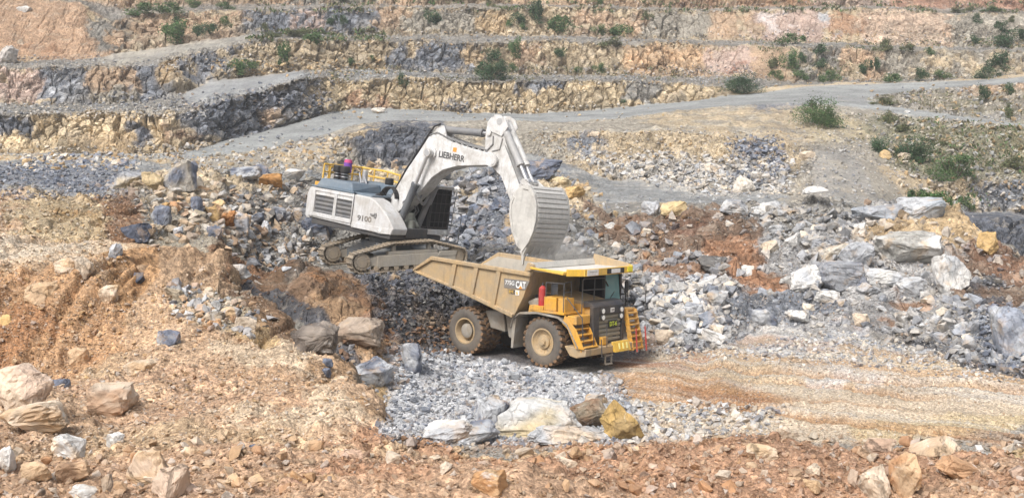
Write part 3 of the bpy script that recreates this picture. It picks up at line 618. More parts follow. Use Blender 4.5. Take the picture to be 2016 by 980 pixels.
# ------------------------------------------------------------------ mesh builder for the machines
class MB:
    def __init__(self): self.bm = bmesh.new()
    def _xf(self, vs, M):
        if M is not None: bmesh.ops.transform(self.bm, matrix=M, verts=vs)
        return vs
    def box(self, x0, x1, y0, y1, z0, z1, M=None):
        vs = bmesh.ops.create_cube(self.bm, size=1)["verts"]
        for v in vs:
            v.co = Vector(((x0 + x1) / 2 + v.co.x * (x1 - x0), (y0 + y1) / 2 + v.co.y * (y1 - y0), (z0 + z1) / 2 + v.co.z * (z1 - z0)))
        return self._xf(vs, M)
    def extrude(self, pts, vec, M=None):
        vec = Vector(vec); a = [self.bm.verts.new(p) for p in pts]; b = [self.bm.verts.new(Vector(p) + vec) for p in pts]
        n = len(a); fs = [self.bm.faces.new(a), self.bm.faces.new(b[::-1])]
        for i in range(n): fs.append(self.bm.faces.new((a[i], b[i], b[(i + 1) % n], a[(i + 1) % n])))
        bmesh.ops.recalc_face_normals(self.bm, faces=fs)
        return self._xf(a + b, M)
    def prism(self, xz, y0, y1, M=None):
        return self.extrude([(x, y0, z) for x, z in xz], (0, y1 - y0, 0), M)
    def loftbox(self, A, B):
        """Two four-sided ends joined: a tapering box."""
        a = [self.bm.verts.new(p) for p in A]; b = [self.bm.verts.new(p) for p in B]
        fs = [self.bm.faces.new(a), self.bm.faces.new(b[::-1])]
        for i in range(4): fs.append(self.bm.faces.new((a[i], b[i], b[(i + 1) % 4], a[(i + 1) % 4])))
        bmesh.ops.recalc_face_normals(self.bm, faces=fs)
        return a + b
    def cyl(self, p0, p1, r, r2=None, n=16):
        p0, p1 = Vector(p0), Vector(p1); d = p1 - p0
        vs = bmesh.ops.create_cone(self.bm, cap_ends=True, segments=n, radius1=r, radius2=r if r2 is None else r2, depth=d.length)["verts"]
        bmesh.ops.transform(self.bm, matrix=Matrix.Translation((p0 + p1) / 2) @ d.to_track_quat('Z', 'Y').to_matrix().to_4x4(), verts=vs)
        return vs
    def pipe(self, pts, r, n=6):
        for a, b in zip(pts[:-1], pts[1:]): self.cyl(a, b, r, n=n)
    def lathe(self, prof, n=40, M=None, caps=(0, 1)):
        """Profile of (radius, y) turned about the Y axis."""
        rings = [[self.bm.verts.new((r * math.cos(2 * math.pi * k / n), y, r * math.sin(2 * math.pi * k / n))) for k in range(n)] for r, y in prof]
        fs = []
        for a, b in zip(rings[:-1], rings[1:]):
            for k in range(n): fs.append(self.bm.faces.new((a[k], a[(k + 1) % n], b[(k + 1) % n], b[k])))
        for k, ring in enumerate((rings[0], rings[-1])):
            if caps[k]: fs.append(self.bm.faces.new(ring))
        bmesh.ops.recalc_face_normals(self.bm, faces=fs)
        return self._xf([v for r in rings for v in r], M)
    def build(self, name, mat, parent, bevel=0.0, smooth=False, M=None):
        me = bpy.data.meshes.new(name); self.bm.to_mesh(me); self.bm.free()
        if smooth:
            for p in me.polygons: p.use_smooth = True
            me.set_sharp_from_angle(angle=R(38))
        me.materials.append(mat)
        o = bpy.data.objects.new(name, me); COL.objects.link(o); o.parent = parent
        if M is not None: o.matrix_local = M
        if bevel:
            md = o.modifiers.new("bevel", 'BEVEL'); md.width = bevel; md.segments = 2; md.limit_method = 'ANGLE'; md.angle_limit = R(35)
        return o

def empty(name, loc=(0, 0, 0), rot=(0, 0, 0), parent=None, M=None):
    o = bpy.data.objects.new(name, None); COL.objects.link(o); o.empty_display_size = 0.3
    o.location = loc; o.rotation_euler = rot; o.parent = parent
    if M is not None: o.matrix_local = M
    return o

def lettering(name, s, width, height, origin, xdir, ydir, mat, parent, bold=0.012, depth=0.012):
    """Raised letters filling width x height, lower left corner at origin."""
    cu = bpy.data.curves.new(name, 'FONT'); cu.body = s; cu.size = 1; cu.extrude = depth; cu.offset = bold; cu.resolution_u = 3
    t = bpy.data.objects.new(name + "_tmp", cu); COL.objects.link(t)
    bpy.context.view_layer.update()
    me = bpy.data.meshes.new_from_object(t.evaluated_get(bpy.context.evaluated_depsgraph_get()))
    bpy.data.objects.remove(t); bpy.data.curves.remove(cu)
    co = np.array([v.co[:] for v in me.vertices]); lo, hi = co.min(0), co.max(0)
    xd, yd = Vector(xdir).normalized(), Vector(ydir).normalized(); zd = xd.cross(yd)
    for v in me.vertices:
        a = (v.co.x - lo[0]) / (hi[0] - lo[0]) * width; b = (v.co.y - lo[1]) / (hi[1] - lo[1]) * height
        v.co = Vector(origin) + xd * a + yd * b + zd * (v.co.z + depth)
    me.materials.clear(); me.materials.append(mat); me.name = name
    o = bpy.data.objects.new(name, me); COL.objects.link(o); o.parent = parent
    return o

def worn(name, col, rough=0.5, dirt=(0.55, 0.46, 0.36), amount=0.45, metal=0.0, spec=0.4):
    """Paint, steel or rubber with dust settled over it and scuffs."""
    m, nt, N, L, b = new_mat(name)
    oc = N.new("ShaderNodeTexCoord").outputs["Object"]
    n1 = noise(nt, 1.3, 8, 0.68, oc, 0.5); n2 = noise(nt, 9.0, 6, 0.7, oc)
    c = mixc(nt, 1.0, tuple(col), ramp(nt, n2.outputs["Fac"], [(0.3, 0.84), (0.7, 1.1)]), 'MULTIPLY')
    f = ramp(nt, n1.outputs["Fac"], [(0.38, 0.08 * amount), (0.68, amount)])
    c = mixc(nt, f, c, tuple(dirt))
    mp = N.new("ShaderNodeMapping"); L.new(oc, mp.inputs[0]); mp.inputs["Scale"].default_value = (3.5, 3.5, 0.35)   # streaks run down
    c = mixc(nt, ramp(nt, noise(nt, 1.6, 6, 0.65, mp.outputs[0]).outputs["Fac"], [(0.52, 0.0), (0.68, 0.55 * amount)]), c, tuple(x * 0.55 for x in dirt))
    c = mixc(nt, ramp(nt, n2.outputs["Fac"], [(0.63, 0.0), (0.72, 0.5 * amount)]), c, tuple(x * 0.5 for x in dirt))
    L.new(c, b.inputs["Base Color"]); b.inputs["Metallic"].default_value = metal
    rr = N.new("ShaderNodeMapRange"); L.new(n1.outputs["Fac"], rr.inputs[0]); rr.inputs[3].default_value = max(0.1, rough - 0.12); rr.inputs[4].default_value = min(1, rough + 0.3)
    L.new(rr.outputs[0], b.inputs["Roughness"]); b.inputs["Specular IOR Level"].default_value = spec
    bp = N.new("ShaderNodeBump"); bp.inputs["Strength"].default_value = 0.15; bp.inputs["Distance"].default_value = 0.03
    L.new(n2.outputs["Fac"], bp.inputs["Height"]); L.new(bp.outputs[0], b.inputs["Normal"])
    return m

DUST = srgb(190, 168, 138, 0.9)
W_WHITE = worn("white_paint", (0.60, 0.605, 0.61), 0.4, (0.40, 0.36, 0.31), 0.7)
W_BOOM = worn("scuffed_white_paint", (0.72, 0.725, 0.725), 0.45, (0.34, 0.31, 0.27), 0.75)
W_SLATE = worn("slate_paint", srgb(92, 108, 122), 0.5, srgb(150, 150, 148), 0.35)
W_DARK = worn("dark_steel", (0.055, 0.058, 0.064), 0.5, srgb(120, 110, 98), 0.35)
W_BLACK = worn("black_part", (0.018, 0.018, 0.02), 0.45, srgb(90, 84, 76), 0.22)
W_CYL = worn("cylinder_grey", srgb(112, 114, 118), 0.4, srgb(160, 155, 146), 0.5)
W_ROD = worn("bright_rod", (0.62, 0.62, 0.63), 0.25, (0.4, 0.38, 0.35), 0.2, 0.7)
W_STEEL = worn("dusty_steel", (0.40, 0.385, 0.36), 0.65, srgb(212, 210, 204, 0.95), 0.85)
W_TRACK = worn("track_steel", srgb(134, 126, 114), 0.7, srgb(176, 156, 130), 0.75)
W_FRAME = worn("dusty_track_frame", srgb(150, 146, 138), 0.75, srgb(176, 164, 146), 0.7)
W_YEL = worn("yellow_paint", srgb(226, 166, 52, 0.92), 0.5, srgb(176, 150, 116, 0.9), 0.7)
W_YEL2 = worn("bright_yellow_paint", srgb(236, 190, 66, 0.92), 0.45, DUST, 0.4)
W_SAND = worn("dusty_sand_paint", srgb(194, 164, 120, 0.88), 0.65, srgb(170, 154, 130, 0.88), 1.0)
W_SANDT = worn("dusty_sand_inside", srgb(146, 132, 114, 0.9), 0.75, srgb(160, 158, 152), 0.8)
W_RUBBER = worn("tyre_rubber", srgb(92, 88, 84), 0.85, srgb(130, 118, 104), 0.75, 0, 0.2)
W_TREAD = worn("muddy_tread", srgb(104, 88, 74), 0.9, srgb(146, 114, 84), 0.8, 0, 0.15)
W_RED = worn("red_paint", (0.42, 0.03, 0.035), 0.4, DUST, 0.25)
W_PURPLE = worn("purple_plastic", (0.16, 0.07, 0.36), 0.5, (0.5, 0.1, 0.25), 0.25)
W_PINK = worn("magenta_plastic", (0.52, 0.06, 0.20), 0.5, (0.4, 0.2, 0.3), 0.25)
W_SIGNW = worn("white_plate", (0.78, 0.78, 0.77), 0.5, DUST, 0.15)
W_GREYD = worn("grey_decal", srgb(112, 112, 112), 0.5, DUST, 0.35)
W_LIME = worn("lime_digits", (0.52, 0.62, 0.05), 0.5, DUST, 0.1)
W_ORANGE = worn("orange_mark", srgb(236, 150, 60), 0.5, DUST, 0.15)
W_GRILLE = worn("grille_grey", srgb(126, 124, 112), 0.6, DUST, 0.4)
def glass(name, col, rough=0.08, spec=0.9):
    m, nt, N, L, b = new_mat(name)
    b.inputs["Base Color"].default_value = (*col, 1); b.inputs["Roughness"].default_value = rough; b.inputs["Specular IOR Level"].default_value = spec
    b.inputs["Coat Weight"].default_value = 0.4 if spec > 0.5 else 0.0; b.inputs["Coat Roughness"].default_value = 0.05
    return m
G_TEAL = glass("teal_glass", (0.12, 0.27, 0.28)); G_DARK = glass("dark_glass", (0.012, 0.013, 0.017), 0.3, 0.2); G_LAMP = glass("lamp_lens", (0.82, 0.82, 0.78), 0.2)

# ------------------------------------------------------------------ rigid mining truck
TRUCK_LOC, TRUCK_ROT = (0.93, 52.26, 0.18), (R(-2.86), R(-0.41), R(-40.6))
truck = empty("dump_truck", TRUCK_LOC, TRUCK_ROT)
tag(truck, "sand and yellow mining dump truck with raised-tail body, standing under the excavator bucket", "dump truck")

def make_tyre(w, seed):
    b = MB(); h = w / 2
    b.lathe([(0.56, -h * 0.80), (0.62, -h * 0.98), (0.80, -h * 1.06), (0.95, -h * 1.0), (1.015, -h * 0.86), (1.03, 0), (1.015, h * 0.86), (0.95, h * 1.0), (0.80, h * 1.06), (0.62, h * 0.98), (0.56, h * 0.80)], 44, None, (0, 0))
    return b
def add_wheel(x, y, side, w, rear):
    t = empty("wheel", (x, y, 1.07), (0, random.uniform(0, 6), 0), truck)
    make_tyre(w, 0).build("tyre", W_RUBBER, t, smooth=True)
    b = MB(); n = 24
    for k in range(n):                                                 # deep lugs from both shoulders, offset
        for s in (-1, 1):
            a = 2 * math.pi * (k + (0.5 if s > 0 else 0)) / n
            M = Matrix.Rotation(a, 4, 'Y')
            b.box(-0.075, 0.075, min(0, s * w * 0.52), max(0, s * w * 0.52), 0.965, 1.085, M @ Matrix.Rotation(s * 0.30, 4, 'Z'))
    b.build("tread", W_TREAD, t, 0.012)
    o = side                                                           # outward direction (+1 left, -1 right)
    b = MB()
    if rear:
        b.lathe([(0.585, o * w * 0.40), (0.60, o * w * 0.50), (0.54, o * w * 0.50), (0.50, o * w * 0.30), (0.47, -o * w * 0.05), (0.30, -o * w * 0.05)], 36)
        b.build("rim", W_SAND, t, smooth=True)
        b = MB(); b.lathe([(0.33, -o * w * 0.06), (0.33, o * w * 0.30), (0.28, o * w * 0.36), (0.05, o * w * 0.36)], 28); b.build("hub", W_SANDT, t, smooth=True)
    else:
        b.lathe([(0.585, o * w * 0.40), (0.60, o * w * 0.50), (0.54, o * w * 0.50), (0.50, o * w * 0.36), (0.40, o * w * 0.24), (0.30, o * w * 0.22)], 36)
        b.build("rim", W_SAND, t, smooth=True)
        b = MB(); b.lathe([(0.30, o * w * 0.22), (0.29, o * w * 0.36), (0.15, o * w * 0.40), (0.13, o * w * 0.54), (0.03, o * w * 0.55)], 28)
        for k in range(14):
            a = 2 * math.pi * k / 14; b.cyl((0.43 * math.cos(a), o * w * 0.22, 0.43 * math.sin(a)), (0.43 * math.cos(a), o * w * 0.32, 0.43 * math.sin(a)), 0.025, n=6)
        b.build("hub", W_SAND, t, smooth=True)
    return t
for s in (-1, 1):
    add_wheel(2.2, s * 1.74, s, 0.62, False)
    add_wheel(-2.2, s * 1.89, s, 0.60, True)
    add_wheel(-2.2, s * 1.18, s, 0.60, True)

# dump body: two tapering sides, V floor, sloped front wall
SIDE = [(-5.32, 3.58), (-4.21, 4.20), (1.66, 3.92), (1.28, 2.93), (0.76, 2.06), (-2.63, 2.96)]
b = MB()
for s in (-1, 1):
    b.prism(SIDE, s * 2.22, s * 2.30)
b.extrude([(-5.32, -2.22, 3.57), (-5.32, 2.22, 3.57), (-2.63, 2.22, 2.97), (-2.63, -2.22, 2.97)], (0, 0, 0.10))
b.extrude([(-2.63, -2.22, 2.97), (-2.63, 2.22, 2.97), (0.74, 2.22, 2.10), (0.74, -2.22, 2.10)], (0, 0, 0.10))
b.extrude([(0.74, -2.22, 2.10), (0.74, 2.22, 2.10), (1.28, 2.22, 2.98), (1.28, -2.22, 2.98)], (-0.10, 0, 0.03))
b.extrude([(1.28, -2.22, 2.98), (1.28, 2.22, 2.98), (1.72, 2.22, 4.20), (1.72, -2.22, 4.20)], (-0.10, 0, 0.03))
body = b.build("dump_body", W_SAND, truck, 0.015)
b = MB()                                                              # inside faces, scoured grey by rock
for s in (-1, 1): b.prism([(-5.20, 3.64), (-4.18, 4.12), (1.50, 3.86), (1.18, 3.08), (0.62, 2.22), (-2.63, 3.08)], s * 2.19, s * 2.217)
b.extrude([(0.62, -2.18, 2.22), (0.62, 2.18, 2.22), (1.14, 2.18, 3.03), (1.14, -2.18, 3.03)], (-0.03, 0, 0.01)); b.extrude([(1.155, -2.18, 3.04), (1.155, 2.18, 3.04), (1.60, 2.18, 4.26), (1.60, -2.18, 4.26)], (-0.03, 0, 0.01))
b.build("body_lining", worn("scoured_steel", srgb(158, 156, 150), 0.6, srgb(190, 182, 168), 0.6), body)
b = MB()                                                              # rolled top rails, tail edge and upright stiffeners
for s in (-1, 1):
    y = s * 2.33
    b.loftbox([(-5.40, y - 0.09, 3.52), (-5.40, y + 0.09, 3.52), (-5.34, y + 0.09, 3.68), (-5.34, y - 0.09, 3.68)], [(-4.17, y - 0.09, 4.16), (-4.17, y + 0.09, 4.16), (-4.23, y + 0.09, 4.32), (-4.23, y - 0.09, 4.32)])
    b.loftbox([(-4.23, y - 0.09, 4.14), (-4.23, y + 0.09, 4.14), (-4.23, y + 0.09, 4.32), (-4.23, y - 0.09, 4.32)], [(1.70, y - 0.09, 3.86), (1.70, y + 0.09, 3.86), (1.72, y + 0.09, 4.04), (1.72, y - 0.09, 4.04)])
    b.loftbox([(-5.38, y - 0.06, 3.50), (-5.38, y + 0.06, 3.50), (-5.34, y + 0.06, 3.60), (-5.34, y - 0.06, 3.60)], [(-2.64, y - 0.06, 2.90), (-2.64, y + 0.06, 2.90), (-2.62, y + 0.06, 3.02), (-2.62, y - 0.06, 3.02)])
    b.loftbox([(-2.64, y - 0.07, 2.88), (-2.64, y + 0.07, 2.88), (-2.62, y + 0.07, 3.06), (-2.62, y - 0.07, 3.06)], [(0.72, y - 0.07, 1.99), (0.72, y + 0.07, 1.99), (0.78, y + 0.07, 2.16), (0.78, y - 0.07, 2.16)])
    for (xt, zt, xb, zb) in ((-2.74, 4.14, -2.98, 3.06), (-1.42, 4.05, -1.72, 2.76), (-0.10, 3.98, -0.42, 2.42)):
        b.loftbox([(xt - 0.13, y - 0.07, zt), (xt + 0.13, y - 0.07, zt), (xt + 0.13, y + 0.07, zt), (xt - 0.13, y + 0.07, zt)], [(xb - 0.13, y - 0.07, zb), (xb + 0.13, y - 0.07, zb), (xb + 0.13, y + 0.07, zb), (xb - 0.13, y + 0.07, zb)])
b.build("side_stiffeners", W_SAND, body, 0.03)
b = MB()                                                              # broken rock already loaded, heaped below the rail
for k in range(46):
    x = random.uniform(-3.3, 1.0); y = random.uniform(-1.9, 1.9); z = 3.05 - 0.10 * (x + 2.6) + random.uniform(0, 0.5)
    r = random.uniform(0.18, 0.5)
    pts = [Vector((random.gauss(0, 1), random.gauss(0, 1), random.gauss(0, 1))).normalized() * r * random.uniform(0.75, 1.1) + Vector((x, y, z)) for _ in range(12)]
    vs = [b.bm.verts.new(p) for p in pts]
    bmesh.ops.convex_hull(b.bm, input=vs)
load = b.build("rock_load", worn("loaded_rock", srgb(150, 150, 152), 0.9, srgb(186, 180, 170), 0.6), None)
load.matrix_world = Matrix.Translation(TRUCK_LOC) @ Matrix.Rotation(TRUCK_ROT[2], 4, 'Z') @ Matrix.Rotation(TRUCK_ROT[1], 4, 'Y') @ Matrix.Rotation(TRUCK_ROT[0], 4, 'X')
tag(load, "grey broken rock heaped inside the dump truck body", "rock load", None, "stuff")

# canopy over the cab: recessed plate with raised yellow edges, its far edge higher
b = MB()
TOP = [(1.66, -2.16), (3.52, -2.16), (3.92, -1.55), (3.95, 1.95), (3.62, 2.22), (1.66, 2.22)]
b.extrude([(x, y, 4.08) for x, y in TOP], (0, 0, 0.10))
b.loftbox([(1.64, -2.22, 4.20), (1.64, 2.22, 4.20), (1.46, 2.22, 4.42), (1.46, -2.22, 4.42)], [(1.76, -2.22, 4.20), (1.76, 2.22, 4.20), (1.66, 2.22, 4.46), (1.66, -2.22, 4.46)])
can = b.build("canopy", worn("canopy_plate", srgb(188, 186, 180), 0.7, srgb(214, 208, 198), 0.8), body, 0.015)
b = MB()
b.loftbox([(1.30, -2.36, 4.02), (1.30, -2.17, 4.02), (1.52, -2.17, 4.46), (1.52, -2.36, 4.46)], [(1.86, -2.36, 4.16), (1.86, -2.17, 4.16), (1.80, -2.17, 4.36), (1.80, -2.36, 4.36)])
b.build("canopy_corner", W_SAND, can, 0.02)
b = MB()
b.loftbox([(1.70, -2.42, 4.20), (1.70, -2.17, 4.14), (1.70, -2.17, 4.24), (1.70, -2.42, 4.30)], [(3.50, -2.42, 4.06), (3.50, -2.17, 4.06), (3.50, -2.17, 4.22), (3.50, -2.42, 4.16)])
b.extrude([(3.52, -2.18, 4.0), (3.94, -1.56, 4.0), (3.90, -1.50, 4.0), (3.46, -2.16, 4.0)], (0, 0, 0.30))
b.box(3.90, 4.0, -1.56, 1.97, 4.0, 4.30)
b.extrude([(4.0, 1.94, 4.0), (3.64, 2.26, 4.0), (3.60, 2.20, 4.0), (3.92, 1.90, 4.0)], (0, 0, 0.34))
b.build("canopy_edge", W_YEL2, can, 0.02)
b = MB(); b.loftbox([(1.6, 2.18, 4.1), (1.6, 2.30, 4.1), (1.6, 2.36, 4.66), (1.6, 2.26, 4.66)], [(3.64, 2.16, 4.0), (3.64, 2.26, 4.0), (3.64, 2.27, 4.36), (3.64, 2.18, 4.36)]); b.build("canopy_side", W_SAND, can, 0.02)
b = MB(); b.box(4.003, 4.02, -1.40, -0.62, 4.02, 4.28); b.build("sign_plate", W_SIGNW, can)
b = MB(); b.box(4.021, 4.026, -1.25, -0.72, 4.17, 4.19); b.build("sign_line", W_GREYD, can)
b = MB(); b.box(4.003, 4.02, 0.02, 1.28, 4.04, 4.26); b.build("name_board", W_BLACK, can)
b = MB(); b.box(4.022, 4.034, 0.32, 0.96, 4.06, 4.24); b.build("sign_plate", W_SIGNW, can)
b = MB(); b.box(4.0, 4.03, 1.55, 1.9, 4.06, 4.28); b.build("yellow_tag", worn("fluorescent_yellow", (0.78, 0.72, 0.04), 0.5, DUST, 0.1), can)

# lettering on the body side
b = MB(); b.prism([(0.17, 3.66), (1.62, 3.66), (1.40, 3.25), (0.17, 3.25)], -2.318, -2.303); dec = b.build("decal_panel", W_GREYD, body)
lettering("model_lettering", "775G", 0.52, 0.19, (0.25, -2.319, 3.40), (1, 0, 0), (0, 0, 1), W_SIGNW, dec, 0.01, 0.006)
lettering("maker_lettering", "CAT", 0.56, 0.31, (0.86, -2.319, 3.30), (1, 0, 0), (0, 0, 1), W_SIGNW, dec, 0.03, 0.006)
b = MB(); b.prism([(1.03, 3.29), (1.25, 3.29), (1.14, 3.42)], -2.345, -2.334); b.build("maker_triangle", W_ORANGE, dec)
b = MB(); b.box(0.46, 0.82, -2.315, -2.303, 3.02, 3.20); pl = b.build("number_plate", W_DARK, body)
lettering("number_lettering", "DT-", 0.30, 0.12, (0.49, -2.317, 3.05), (1, 0, 0), (0, 0, 1), W_YEL2, pl, 0.02, 0.005)
b = MB(); b.box(0.83, 1.05, -2.316, -2.303, 2.99, 3.20); pl = b.build("number_plate", W_SIGNW, body)
lettering("number_lettering", "6", 0.11, 0.15, (0.88, -2.318, 3.02), (1, 0, 0), (0, 0, 1), W_YEL2, pl, 0.02, 0.005)

# chassis, axles, tanks
b = MB()
for s in (-1, 1): b.box(-3.4, 4.1, s * 0.62 - 0.12, s * 0.62 + 0.12, 0.95, 1.5)
b.box(-3.5, -3.2, -0.74, 0.74, 0.9, 1.5); b.box(3.7, 4.0, -0.9, 0.9, 0.75, 1.2)
b.cyl((-2.2, -1.0, 1.07), (-2.2, 1.0, 1.07), 0.36); b.cyl((2.2, -1.3, 1.07), (2.2, 1.3, 1.07), 0.24); b.cyl((-2.2, 0, 1.07), (0.6, 0, 1.3), 0.14)
b.box(-0.4, 1.1, -0.5, 0.5, 0.85, 1.6); b.box(-3.1, -1.2, -0.7, 0.7, 1.5, 2.2); b.box(0.4, 1.6, -1.2, 1.2, 1.6, 2.5)
b.build("chassis", W_DARK, truck, 0.02)
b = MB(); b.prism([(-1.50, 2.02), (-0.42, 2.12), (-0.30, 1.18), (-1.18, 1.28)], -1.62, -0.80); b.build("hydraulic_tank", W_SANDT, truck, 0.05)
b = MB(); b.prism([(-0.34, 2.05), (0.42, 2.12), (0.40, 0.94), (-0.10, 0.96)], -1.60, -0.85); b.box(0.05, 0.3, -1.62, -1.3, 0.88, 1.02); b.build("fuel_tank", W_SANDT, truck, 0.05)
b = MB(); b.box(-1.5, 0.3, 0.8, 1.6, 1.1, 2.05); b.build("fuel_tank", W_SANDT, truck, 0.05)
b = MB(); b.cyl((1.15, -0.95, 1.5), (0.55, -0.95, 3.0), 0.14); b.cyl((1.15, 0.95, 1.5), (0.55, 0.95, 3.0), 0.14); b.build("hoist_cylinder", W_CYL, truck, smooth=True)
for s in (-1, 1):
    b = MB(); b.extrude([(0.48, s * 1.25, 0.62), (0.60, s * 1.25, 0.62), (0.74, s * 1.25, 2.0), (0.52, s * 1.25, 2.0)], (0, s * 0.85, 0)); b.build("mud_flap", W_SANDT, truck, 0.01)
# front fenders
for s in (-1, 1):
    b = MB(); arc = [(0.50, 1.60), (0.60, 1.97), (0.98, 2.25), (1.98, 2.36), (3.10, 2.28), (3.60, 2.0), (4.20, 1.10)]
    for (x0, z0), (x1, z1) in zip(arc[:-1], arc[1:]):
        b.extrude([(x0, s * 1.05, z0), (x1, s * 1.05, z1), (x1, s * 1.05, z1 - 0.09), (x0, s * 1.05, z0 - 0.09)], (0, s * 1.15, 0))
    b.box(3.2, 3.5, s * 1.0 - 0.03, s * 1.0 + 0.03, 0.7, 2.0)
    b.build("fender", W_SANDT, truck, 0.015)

# engine hood, radiator shell and grille
b = MB(); b.prism([(1.4, 2.2), (4.02, 1.3), (4.02, 2.72), (3.3, 2.86), (1.4, 3.12)], -0.90, 0.86); b.build("hood", W_SAND, truck, 0.03)
b = MB(); b.box(2.3, 3.95, -0.98, -0.905, 1.9, 2.74); b.build("hood_side", W_YEL, truck, 0.02)
b = MB()
b.box(3.98, 4.18, -1.12, -0.66, 0.98, 2.70); b.box(3.98, 4.18, 0.98, 1.18, 0.98, 2.70)
b.box(3.98, 4.18, -0.66, 0.98, 2.32, 2.70); b.box(3.98, 4.18, -0.66, 0.98, 0.98, 1.12)
b.prism([(3.60, 2.62), (4.16, 2.702), (4.0, 2.86), (3.60, 2.90)], -1.10, 1.16)
shell = b.build("radiator_shell", worn("black_gloss", (0.02, 0.024, 0.034), 0.3, DUST, 0.18), truck, 0.03)
b = MB(); b.box(4.0, 4.06, -0.66, 0.98, 1.12, 2.32)
for k in range(6):
    z = 1.14 + k * 0.198; b.extrude([(4.06, -0.64, z), (4.13, -0.64, z + 0.02), (4.13, -0.64, z + 0.13), (4.06, -0.64, z + 0.17)], (0, 1.60, 0))
gr = b.build("grille", W_GRILLE, shell, 0.012)
b = MB(); b.box(4.14, 4.18, 0.02, 0.68, 1.72, 2.05); bd = b.build("number_board", W_BLACK, gr, 0.02)
lettering("number_lettering", "DT-6", 0.52, 0.21, (4.182, 0.09, 1.78), (0, 1, 0), (0, 0, 1), W_LIME, bd, 0.025, 0.006)
for y, z in ((-0.44, 2.48), (0.92, 2.46), (-0.42, 2.20), (0.90, 2.18)):
    h = MB(); h.cyl((4.15, y, z), (4.23, y, z), 0.105, n=20); hl = h.build("headlight", G_LAMP, truck, 0.01, True)
    h = MB(); h.lathe([(0.105, -0.03), (0.135, -0.03), (0.135, 0.05), (0.105, 0.05)], 20, Matrix.Translation((4.19, y, z)) @ Matrix.Rotation(R(90), 4, 'Z'), (0, 0)); h.build("bezel", W_DARK, hl, 0, True)
b = MB(); b.box(4.182, 4.20, 0.12, 0.38, 2.40, 2.58); em = b.build("emblem", W_SIGNW, shell)
lettering("maker_lettering", "CAT", 0.20, 0.10, (4.201, 0.15, 2.44), (0, 1, 0), (0, 0, 1), W_BLACK, em, 0.02, 0.004)

# cab on the truck's left, under the canopy
b = MB()
for x, y in ((3.16, 0.98), (3.16, 2.20), (1.9, 0.98), (1.9, 2.20)): b.box(x - 0.06, x + 0.06, y - 0.06, y + 0.06, 2.4, 3.98)
b.box(1.84, 3.24, 0.92, 2.26, 3.90, 4.06); b.box(1.84, 3.24, 0.92, 2.26, 2.3, 2.62); b.box(1.84, 1.98, 0.92, 2.26, 2.4, 3.95)
cab = b.build("cab", W_BLACK, truck, 0.02)
b = MB(); b.extrude([(3.20, 1.0, 2.62), (3.20, 2.2, 2.62), (3.08, 2.2, 3.90), (3.08, 1.0, 3.90)], (0.03, 0, 0)); b.build("windshield", G_TEAL, cab)
b = MB(); b.box(1.98, 3.10, 0.93, 0.96, 2.62, 3.90); b.build("side_window", G_DARK, cab); b = MB(); b.box(1.98, 3.10, 2.22, 2.25, 2.62, 3.90); b.build("side_window", G_DARK, cab)
b = MB(); b.cyl((3.24, 1.15, 2.6), (3.18, 1.75, 3.1), 0.02, n=6); b.cyl((3.20, 1.05, 3.6), (3.22, 1.22, 3.38), 0.035, n=6); b.build("wiper", W_BLACK, cab)
b = MB(); b.cyl((2.3, 1.6, 2.62), (2.3, 1.6, 2.95), 0.2); b.box(2.05, 2.55, 1.35, 1.85, 2.9, 3.05); b.box(2.0, 2.12, 1.38, 1.82, 3.0, 3.65); b.build("seat", W_SLATE, cab, 0.04)
# deck, boxes, extinguisher, mirrors, rails
b = MB(); b.box(1.55, 3.45, -2.2, -0.95, 2.36, 2.46); b.box(1.6, 3.6, 0.88, 2.3, 2.24, 2.32); b.prism([(1.5, 2.30), (2.3, 2.46), (2.3, 2.62), (1.55, 2.62)], -2.2, -1.5); b.build("deck", W_YEL, truck, 0.015)
b = MB(); b.box(2.30, 2.96, -2.14, -1.35, 2.46, 3.06); b.build("air_cleaner_box", W_YEL, truck, 0.03)
b = MB(); b.box(3.04, 3.40, -2.12, -1.45, 2.40, 3.05); b.build("battery_box", W_YEL, truck, 0.03)
b = MB(); b.cyl((2.02, -1.9, 2.62), (2.02, -1.9, 3.36), 0.17); b.cyl((2.02, -1.9, 3.36), (2.02, -1.9, 3.48), 0.17, 0.06); b.build("fire_bottle", W_RED, truck, 0, True)
b = MB(); b.cyl((2.02, -1.9, 3.48), (2.02, -1.9, 3.60), 0.04); b.cyl((1.75, -1.6, 2.6), (1.75, -1.6, 3.25), 0.12); b.box(1.3, 1.75, -1.5, -0.9, 2.5, 3.0); b.cyl((1.5, -1.2, 2.6), (1.5, 0.9, 2.7), 0.22); b.build("exhaust_gear", W_DARK, truck, 0.01)
b = MB(); b.prism([(1.20, 2.72), (1.62, 2.9), (1.98, 2.86), (1.98, 2.62), (1.3, 2.56)], -1.9, -1.35); b.build("air_duct", W_SANDT, truck, 0.03)
b = MB(); b.box(2.66, 2.72, -2.16, -1.70, 3.12, 3.64); mi = b.build("mirror", W_BLACK, truck, 0.03)
b = MB(); b.box(2.722, 2.728, -2.12, -1.74, 3.16, 3.60); b.build("mirror_glass", glass("mirror_glass", (0.10, 0.11, 0.13), 0.06), mi)
b = MB(); b.box(3.30, 3.36, 2.35, 2.60, 3.0, 3.55); b.cyl((3.3, 2.48, 2.4), (3.3, 2.48, 3.6), 0.03); b.build("mirror", W_BLACK, truck, 0.02)
b = MB(); r = 0.024
b.pipe([(3.35, -2.12, 2.46), (3.35, -2.12, 3.70), (3.30, -1.55, 3.74), (3.30, -1.55, 2.46)], r); b.pipe([(3.35, -2.12, 3.3), (3.30, -1.55, 3.3)], r)
b.pipe([(2.4, -2.14, 3.06), (2.4, -2.14, 3.66), (3.35, -2.12, 3.68)], r)
